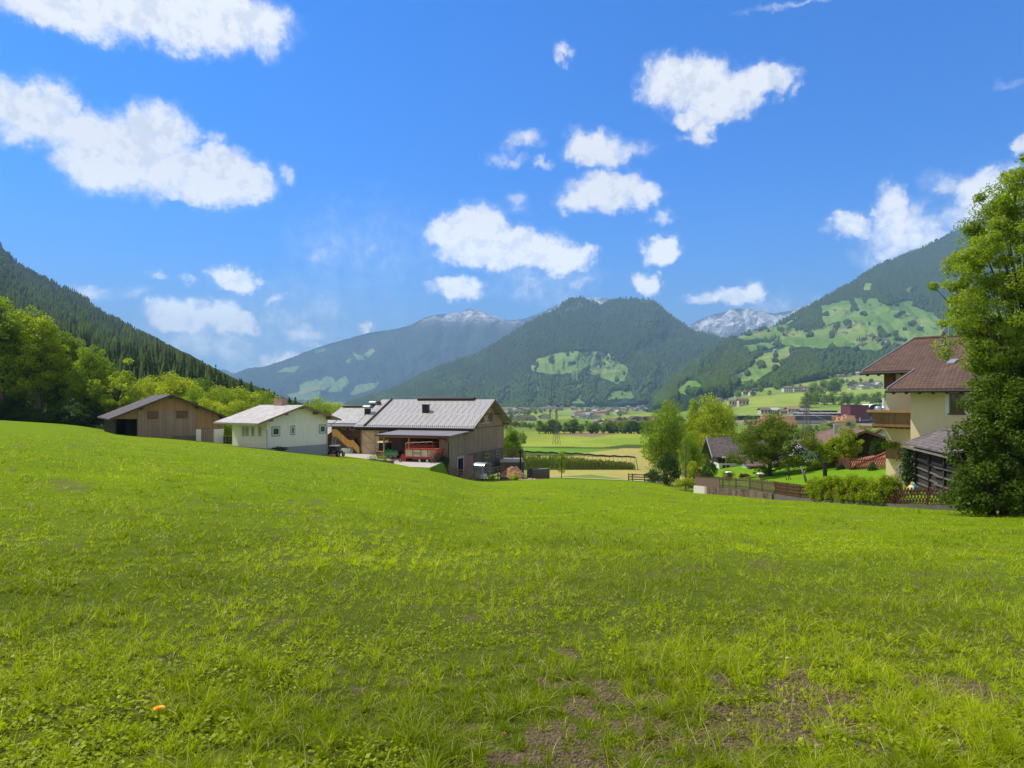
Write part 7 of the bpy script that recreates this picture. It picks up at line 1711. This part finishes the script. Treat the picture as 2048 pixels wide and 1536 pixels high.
# ---- pylons and power lines
def pylon(px, b, t_, Y, label):
    o = thing('power_pylon', label, 'pylon', P(px, b, Y), .5); H = (b - t_) / F * Y; a = H * .085; m = MB(); w_ = max(.09, Y * .00022)
    lv = [0, .18, .34, .48, .6, .7, .8, .9, 1.0]; wd = lambda u: a * (1 - .88 * u ** .8)
    for u0, u1 in zip(lv, lv[1:]):
        for sx, sy in ((1, 1), (1, -1), (-1, -1), (-1, 1)): m.beam((sx * wd(u0), sy * wd(u0), u0 * H), (sx * wd(u1), sy * wd(u1), u1 * H), w_)
        for (p, q) in (((1, 1), (1, -1)), ((1, -1), (-1, -1)), ((-1, -1), (-1, 1)), ((-1, 1), (1, 1))):
            m.beam((p[0] * wd(u0), p[1] * wd(u0), u0 * H), (q[0] * wd(u1), q[1] * wd(u1), u1 * H), w_ * .7); m.beam((q[0] * wd(u0), q[1] * wd(u0), u0 * H), (p[0] * wd(u1), p[1] * wd(u1), u1 * H), w_ * .7)
    mt = m_plain('pylon_steel', (.14, .12, .11), .7, .2, 1); m.build('mast', mt, o); H_ = H
    for u in (.66, .8): m = MB(); L = H * .17; m.beam((-L, 0, u * H), (L, 0, u * H), w_ * 1.3); m.beam((-L, 0, u * H), (0, 0, u * H + H * .05), w_ * .8); m.beam((L, 0, u * H), (0, 0, u * H + H * .05), w_ * .8); m.build('cross_arm', mt, o)
    return o
pylon(1113, 889, 818, 355, 'nearer lattice pylon in the green field'); pylon(1100, 864, 820, 570, 'farther lattice pylon by the belt of trees'); pylon(1613, 900, 785, 215, 'slim lattice pylon before the sawmill yard')
def cable(pts, sag, name, label, r):
    m = MB(); P_ = []
    for a, b in zip(pts, pts[1:]):
        for i in range(16): t = i / 16; p = a.lerp(b, t); p = p.copy(); p.z -= sag * 4 * t * (1 - t); P_.append(p)
    P_.append(pts[-1]); o = thing(name, label, 'cable', P_[0]); m.tube([p - P_[0] for p in P_], r, 4, False); m.build('wire', METAL_G, o)
for k, dz in enumerate((0, 5, 9)):
    A = P(1113, 824 + k * 3, 355); M1 = P(1290, 757 + k * 3, 2100); E = P(1475, 694 + k * 4, 2650)
    cable([P(1100, 826 + k * 3, 570), M1, E], 26, 'power_cable', ('upper', 'middle', 'lower')[k] + ' power cable rising across the wooded slope', .16)
for k in range(2): cable([P(1500, 842 + k * 3, 300), P(1613, 806 + k * 14, 215), P(1760, 838 + k * 14, 150)], 2, 'power_cable', ('upper', 'lower')[k] + ' cable hung from the slim pylon near the sawmill', .03)

# ---- valley buildings
def far_block(name, label, cat, px0, px1, top, base, Y, D, wall, roof, group=None, rise=0, extra=None, rz=0):
    Y = Y_at((px0 + px1) / 2, base + .7, 400, 2600)
    x0 = (px0 - CX) / F * Y; x1 = (px1 - CX) / F * Y; zt = (HY - top) / F * Y; zb = (HY - base) / F * Y
    r = thing(name, label, cat, ((x0 + x1) / 2, Y, zb), rz, group); a = (x1 - x0) / 2; h = zt - zb
    MB().box(-a, a, 0, D, -6, h - rise).build('wall', wall, r)
    if rise: MB().prism([(-1.0, h - rise - .2), (D / 2, h), (D + 1, h - rise - .2), (D + 1, h - rise + .2), (D / 2, h + .4), (-1, h - rise + .2)], 'x', -a - .8, a + .8).build('roof', roof, r)
    else: MB().box(-a - .2, a + .2, -.2, D + .2, h + .003, h + .5).build('roof', roof, r)
    if extra: extra(r, a, h, D)
    return r
WALLS = [m_plain('house_white', (.62, .59, .53), .9, .08, .5), m_plain('house_cream', (.56, .47, .34), .9, .08, .5), m_plain('house_wood', (.17, .10, .06), .9, .2, .5), m_plain('house_grey', (.38, .36, .33), .9, .1, .5)]
ROOFS = [m_plain('far_roof_brown', (.15, .105, .09), .8, .2, .5), m_plain('far_roof_grey', (.22, .20, .20), .7, .2, .5), m_plain('far_roof_red', (.32, .17, .12), .8, .2, .5), m_plain('far_roof_pale', (.45, .42, .40), .6, .15, .5), m_plain('far_roof_dark', (.09, .075, .07), .8, .2, .5)]
MAROON = m_plain('maroon_cladding', (.13, .028, .035), .7, .06, .3)
def win_rows(n, m, mat=None):
    def ex(r, a, h, D):
        for j in range(m):
            q = MB()
            for i in range(n): x = -a + (i + .5) * 2 * a / n; z = h * .12 + (j + .15) * h * .75 / m; q.box(x - a / n * .42, x + a / n * .42, -.12, -.003, z, z + h * .75 / m * .5)
            q.build('window_row', mat or GLASS, r)
    return ex
def fac(r, a, h, D): MB().box(-a * .05, a * .05, -.3, -.003, h * .08, h * .32).build('sign_panel', METAL_W, r)
far_block('red_factory_block', 'dark maroon cube-shaped factory block at the sawmill', 'factory', 1701, 1738, 811, 846, 640, 20, MAROON, METAL_D, extra=fac)
far_block('grey_factory_annex', 'dark grey annex standing right of the maroon block', 'factory', 1738.5, 1752, 809, 843, 645, 18, m_plain('annex_grey', (.09, .10, .12), .6, .1, .3), METAL_G, extra=win_rows(2, 3, METAL_G))
def hall(r, a, h, D): MB().box(-a + .5, a - .5, -.4, -.003, .2, h * .45).build('pale_base', m_plain('pale_cladding', (.42, .36, .34), .8, .05, .3), r)
far_block('sawmill_hall', 'long grey sawmill hall with pale lower wall', 'hall', 1584, 1663, 832, 848, 600, 22, m_plain('hall_grey', (.075, .08, .09), .7, .08, .3), m_plain('hall_roof', (.30, .29, .30), .6, .06, .3), extra=hall)
far_block('flat_hall', 'long low pale-roofed hall behind the sawmill', 'hall', 1606, 1700, 827, 836, 690, 26, METAL_D, m_plain('pale_flat_roof', (.58, .55, .50), .7, .06, .3))
far_block('dark_hall', 'low dark hall stretching behind the parked trucks', 'hall', 1473, 1606, 832, 836.5, 700, 20, METAL_D, ROOFS[1]); far_block('dark_hall', 'narrow dark hall below the round trees', 'hall', 1630, 1675, 822, 828, 790, 14, METAL_D, ROOFS[4])
TIM = m_plain('fresh_timber', (.75, .40, .20), .9, .3, .15)
rg = random.Random(3)
for i in range(26):
    px = rg.choice((rg.uniform(1500, 1583), rg.uniform(1665, 1702), rg.uniform(1500, 1583))); Y = rg.uniform(600, 690); w_ = rg.uniform(8, 14); h = rg.uniform(3.5, 6.5); p = gp(px, Y)
    r = thing('timber_stack', 'orange stack of fresh sawn timber in the sawmill yard', 'timber stack', (p.x, p.y, p.z + 2.0), rg.uniform(-.2, .2), 'timber stacks in the sawmill yard'); m = MB()
    for j in range(3): m.box(-w_/2 + rg.uniform(0, .6), w_/2 - rg.uniform(0, .6), -1.5, 1.5, j * h / 3 + .15, (j + 1) * h / 3)
    m.build('boards', TIM, r); MB().box(-w_/2, w_/2, -1.4, 1.4, -3, .14).build('bearers', W_BEAM, r)
for (a, b, t_, bs, Y, w0, r0, l) in ((1522, 1542, 816, 828, 760, 1, 0, 'brown-roofed house above the sawmill, leftmost of its row'), (1544, 1560, 816, 827, 770, 0, 3, 'bright white house with pale roof above the sawmill'), (1561, 1575, 819, 828, 765, 1, 0, 'low brown house between the white house and the long barn'), (1576, 1597, 814, 826, 790, 0, 2, 'house with reddish roof above the sawmill'), (1597, 1619, 817, 826, 780, 2, 1, 'long grey-roofed wooden barn above the sawmill')):
    far_block('village_house', l, 'house', a, b, t_, bs, Y, 11, WALLS[w0], ROOFS[r0], None, 2.6, win_rows(3, 1))
o = thing('silo_group', 'row of grey metal silos with a slim chimney beside the maroon block', 'silos', P(1772, 830, 600))
for i, x in enumerate((-7, -1.5, 4.5)): m = MB(); m.lathe((x, 0, -8), [(2.8, 0), (2.8, 14.5), (2.5, 15.2), (.4, 16)], 18); m.build('silo', METAL_G, o, True)
MB().tube([(-.5, 3, 0), (-.5, 3, 14.5)], [1.1, .9], 12).build('chimney', METAL_W, o)
o = thing('curved_hall', 'white curved-roof hall behind the silos', 'hall', P(1752, 820, 680), 0); m = MB()
for i in range(8):
    a0, a1 = math.pi * i / 8, math.pi * (i + 1) / 8; m.prism([(math.cos(a0) * 7, math.sin(a0) * 4 + 2), (math.cos(a1) * 7, math.sin(a1) * 4 + 2), (math.cos(a1) * 6.7, math.sin(a1) * 3.8 + 2), (math.cos(a0) * 6.7, math.sin(a0) * 3.8 + 2)], 'y', 0, 20)
m.build('roof', METAL_W, o); MB().box(-6.6, 6.6, .2, 19, -6, 2).build('wall', METAL_D, o)
for i, px in enumerate((1568, 1588.5, 1608.5)):
    Y = 1290; far_block('apartment_block', ('leftmost', 'middle', 'rightmost')[i] + ' of three pale apartment blocks with brown roofs on the meadow slope', 'apartment block', px, px + 18, 773.5 - i * .6, 784.5 - i * .6, Y, 12, WALLS[1] if i % 2 else WALLS[0], ROOFS[0], None, 3.0, win_rows(4, 2))
HB = [(1458, 1475, 797, 813, 1, 1, 1), (1478, 1498, 797, 811, 1, 0, 2), (1412, 1434, 786, 793, 2, 0, 1), (1472, 1486, 783, 790, 0, 1, 1), (1486, 1500, 782, 789, 0, 0, 1), (1505, 1526, 776, 783, 2, 4, 1), (1500, 1512, 782, 789, 0, 1, 1), (1452, 1462, 812, 816, 3, 1, 1)]
for i, (a, b, t_, bs, w0, r0, n) in enumerate(HB):
    Y = Y_at((a + b) / 2, bs, 500, 2600); far_block('village_house', 'farm building in the hamlet on the lower meadow slope', 'house', a, b, t_, bs, Y, 11, WALLS[w0], ROOFS[r0], 'buildings of the lower meadow hamlets', min(3.2, (bs - t_) / F * Y * .35), win_rows(3, 1))
def hamlets():
    rg = random.Random(21); cnt = 0
    protos = []
    for wi in range(3):
        for ri in (0, 1, 4, 0, 3, 2):
            r = thing('village_house', 'small house in the far valley village at the foot of the mountain', 'house', (0, -500, -300), 0, 'houses of the far valley village'); a, D, h, rise = 4.5, 10, rg.choice((4.2, 5.5, 6.5)), 2.2
            MB().prism([(-a, -4), (a, -4), (a, h), (0, h + rise - .05), (-a, h)], 'y', 0, D).build('wall', WALLS[wi if wi < 2 else 3], r)
            roof2(r, ROOFS[ri], -a - .9, h - rise * .2, 0, h + rise, a + .9, h - rise * .2, -1, D + 1, .35)
            for j in range(2): 
                q = MB(); z = 1.0 + j * 2.6
                if z + 1.2 < h:
                    for i in range(3): q.box(-3.4 + i * 2.6, -2.1 + i * 2.6, -.1, -.003, z, z + 1.3)
                    q.build('window_row', GLASS, r)
            protos.append(r)
    used = set()
    def put(px, Y, z, s, ang, label, group, k=None):
        i = rg.randrange(len(protos)) if k is None else k; base = protos[i]
        c = copy_tree(base) if i in used else base; used.add(i)
        c.location = ((px - CX) / F * Y, Y, z); c.rotation_euler = (0, 0, ang); c.scale = (s * rg.uniform(.85, 1.35), s * rg.uniform(.8, 1.3), s * rg.uniform(.85, 1.15)); c['label'] = label; c['group'] = group
    n = 0
    while n < 205:
        px = rg.uniform(1000, 1450); c = np.interp(px, [1000, 1060, 1120, 1170, 1220, 1290, 1345, 1450], [828, 824, 818, 822, 820, 812, 808, 802]); w_ = np.interp(px, [1000, 1110, 1160, 1250, 1345, 1450], [4, 5, 13, 15, 15, 8]); py = c + rg.uniform(-w_, w_) * .8
        if 1065 < px < 1175 and 822 < py: continue
        Y = Y_at(px, py, 600, 2950); p = gp(px, Y); put(px, Y, p.z, 1.15, rg.uniform(-.9, .9), 'small house in the far valley village at the foot of the mountain', 'houses of the far valley village'); n += 1
    for i in range(15):
        px = rg.uniform(1150, 1190); Y = Y_at(px, rg.uniform(829, 839), 500, 2000); p = gp(px, Y); put(px, Y, p.z, 1.0, rg.uniform(-.9, .9), 'house in the small cluster before the far village', 'houses of the cluster before the far village')
    for i in range(26):
        px = rg.uniform(1626, 1765); Y = Y_at(px, np.interp(px, [1626, 1700, 1765], [781, 776, 774]) + rg.uniform(-5, 4), 500, 2600); p = gp(px, Y); put(px, Y, p.z, 1.1, rg.uniform(-.8, .8), 'house of the village on the meadow slope beside the apartment blocks', 'houses beside the apartment blocks')
    for i in range(16):
        px = rg.uniform(1590, 1740); Y = Y_at(px, np.interp(px, [1560, 1650, 1740], [765, 757, 750]) + rg.uniform(-3, 3), 500, 2600); p = gp(px, Y); put(px, Y, p.z, 1.1, rg.uniform(-.8, .8), 'house in the upper hamlet at the top edge of the hay meadows', 'houses of the upper hamlet')
    for i in range(12):
        px = rg.uniform(1020, 1092); Y = Y_at(px, rg.uniform(836, 842), 500, 2000); p = gp(px, Y); put(px, Y, p.z, .9, rg.uniform(-.3, .3), 'low shed in the row behind the river trees', 'sheds behind the river trees')
    pts = [(1740,612),(1762,612),(1796,634),(1812,632),(1711,645),(1726,650),(1678,656),(1696,657),(1664,664),(1693,668),(1741,672),(1757,675),(1775,684),(1766,685),(1705,690),(1731,690),(1725,692),(1587,672),(1545,661),(1795,665),(1553,703),(1670,622),(1845,655),(1870,660),(1480,757),(1512,660)]
    for (px, py) in pts: X, Y, Z = s_right.at(px, py); put(px, float(Y), float(Z) - 1.5, 1.35, rg.uniform(-.8, .8), 'lone farmhouse on the alpine meadows of the right slope', 'farmhouses on the alpine meadows')
    for (px, py) in ((1166,721),(1219,724),(1199,736),(1216,738),(1100,723),(1143,731),(1217,736)): X, Y, Z = s_cen.at(px, py); put(px, float(Y), float(Z) - 2, 1.5, rg.uniform(-.8, .8), 'hut on the clearing of the wooded mountain', 'huts on the mountain clearing')
hamlets()
def church():
    X, Y, Z = s_right.at(1441, 759); s = float(Y) / F * 1.0; o = thing('hillside_church', 'small white church with red pointed spire on the wooded slope', 'church', (float(X), float(Y), float(Z) - 1)); k = s / 1.6
    MB().box(-7 * k, 2 * k, 0, 8 * k, -4, 7 * k).build('nave', WALLS[0], o); MB().prism([(-1 * k, 7 * k), (4 * k, 11 * k), (9 * k, 7 * k)], 'x', -7.5 * k, 2 * k).build('roof', ROOFS[2], o)
    t = MB().box(2.02 * k, 5.5 * k, 2 * k, 5.5 * k, -4, 14 * k).build('tower', WALLS[0], o)
    MB().add([(1.6*k, 1.6*k, 14.01*k), (5.9*k, 1.6*k, 14.01*k), (5.9*k, 5.9*k, 14.01*k), (1.6*k, 5.9*k, 14.01*k), (3.75*k, 3.75*k, 24*k)], [(0, 3, 2, 1), (0, 1, 4), (1, 2, 4), (2, 3, 4), (3, 0, 4)]).build('spire', m_plain('spire_red', (.40, .06, .05), .7, .1, 1), t)
church()
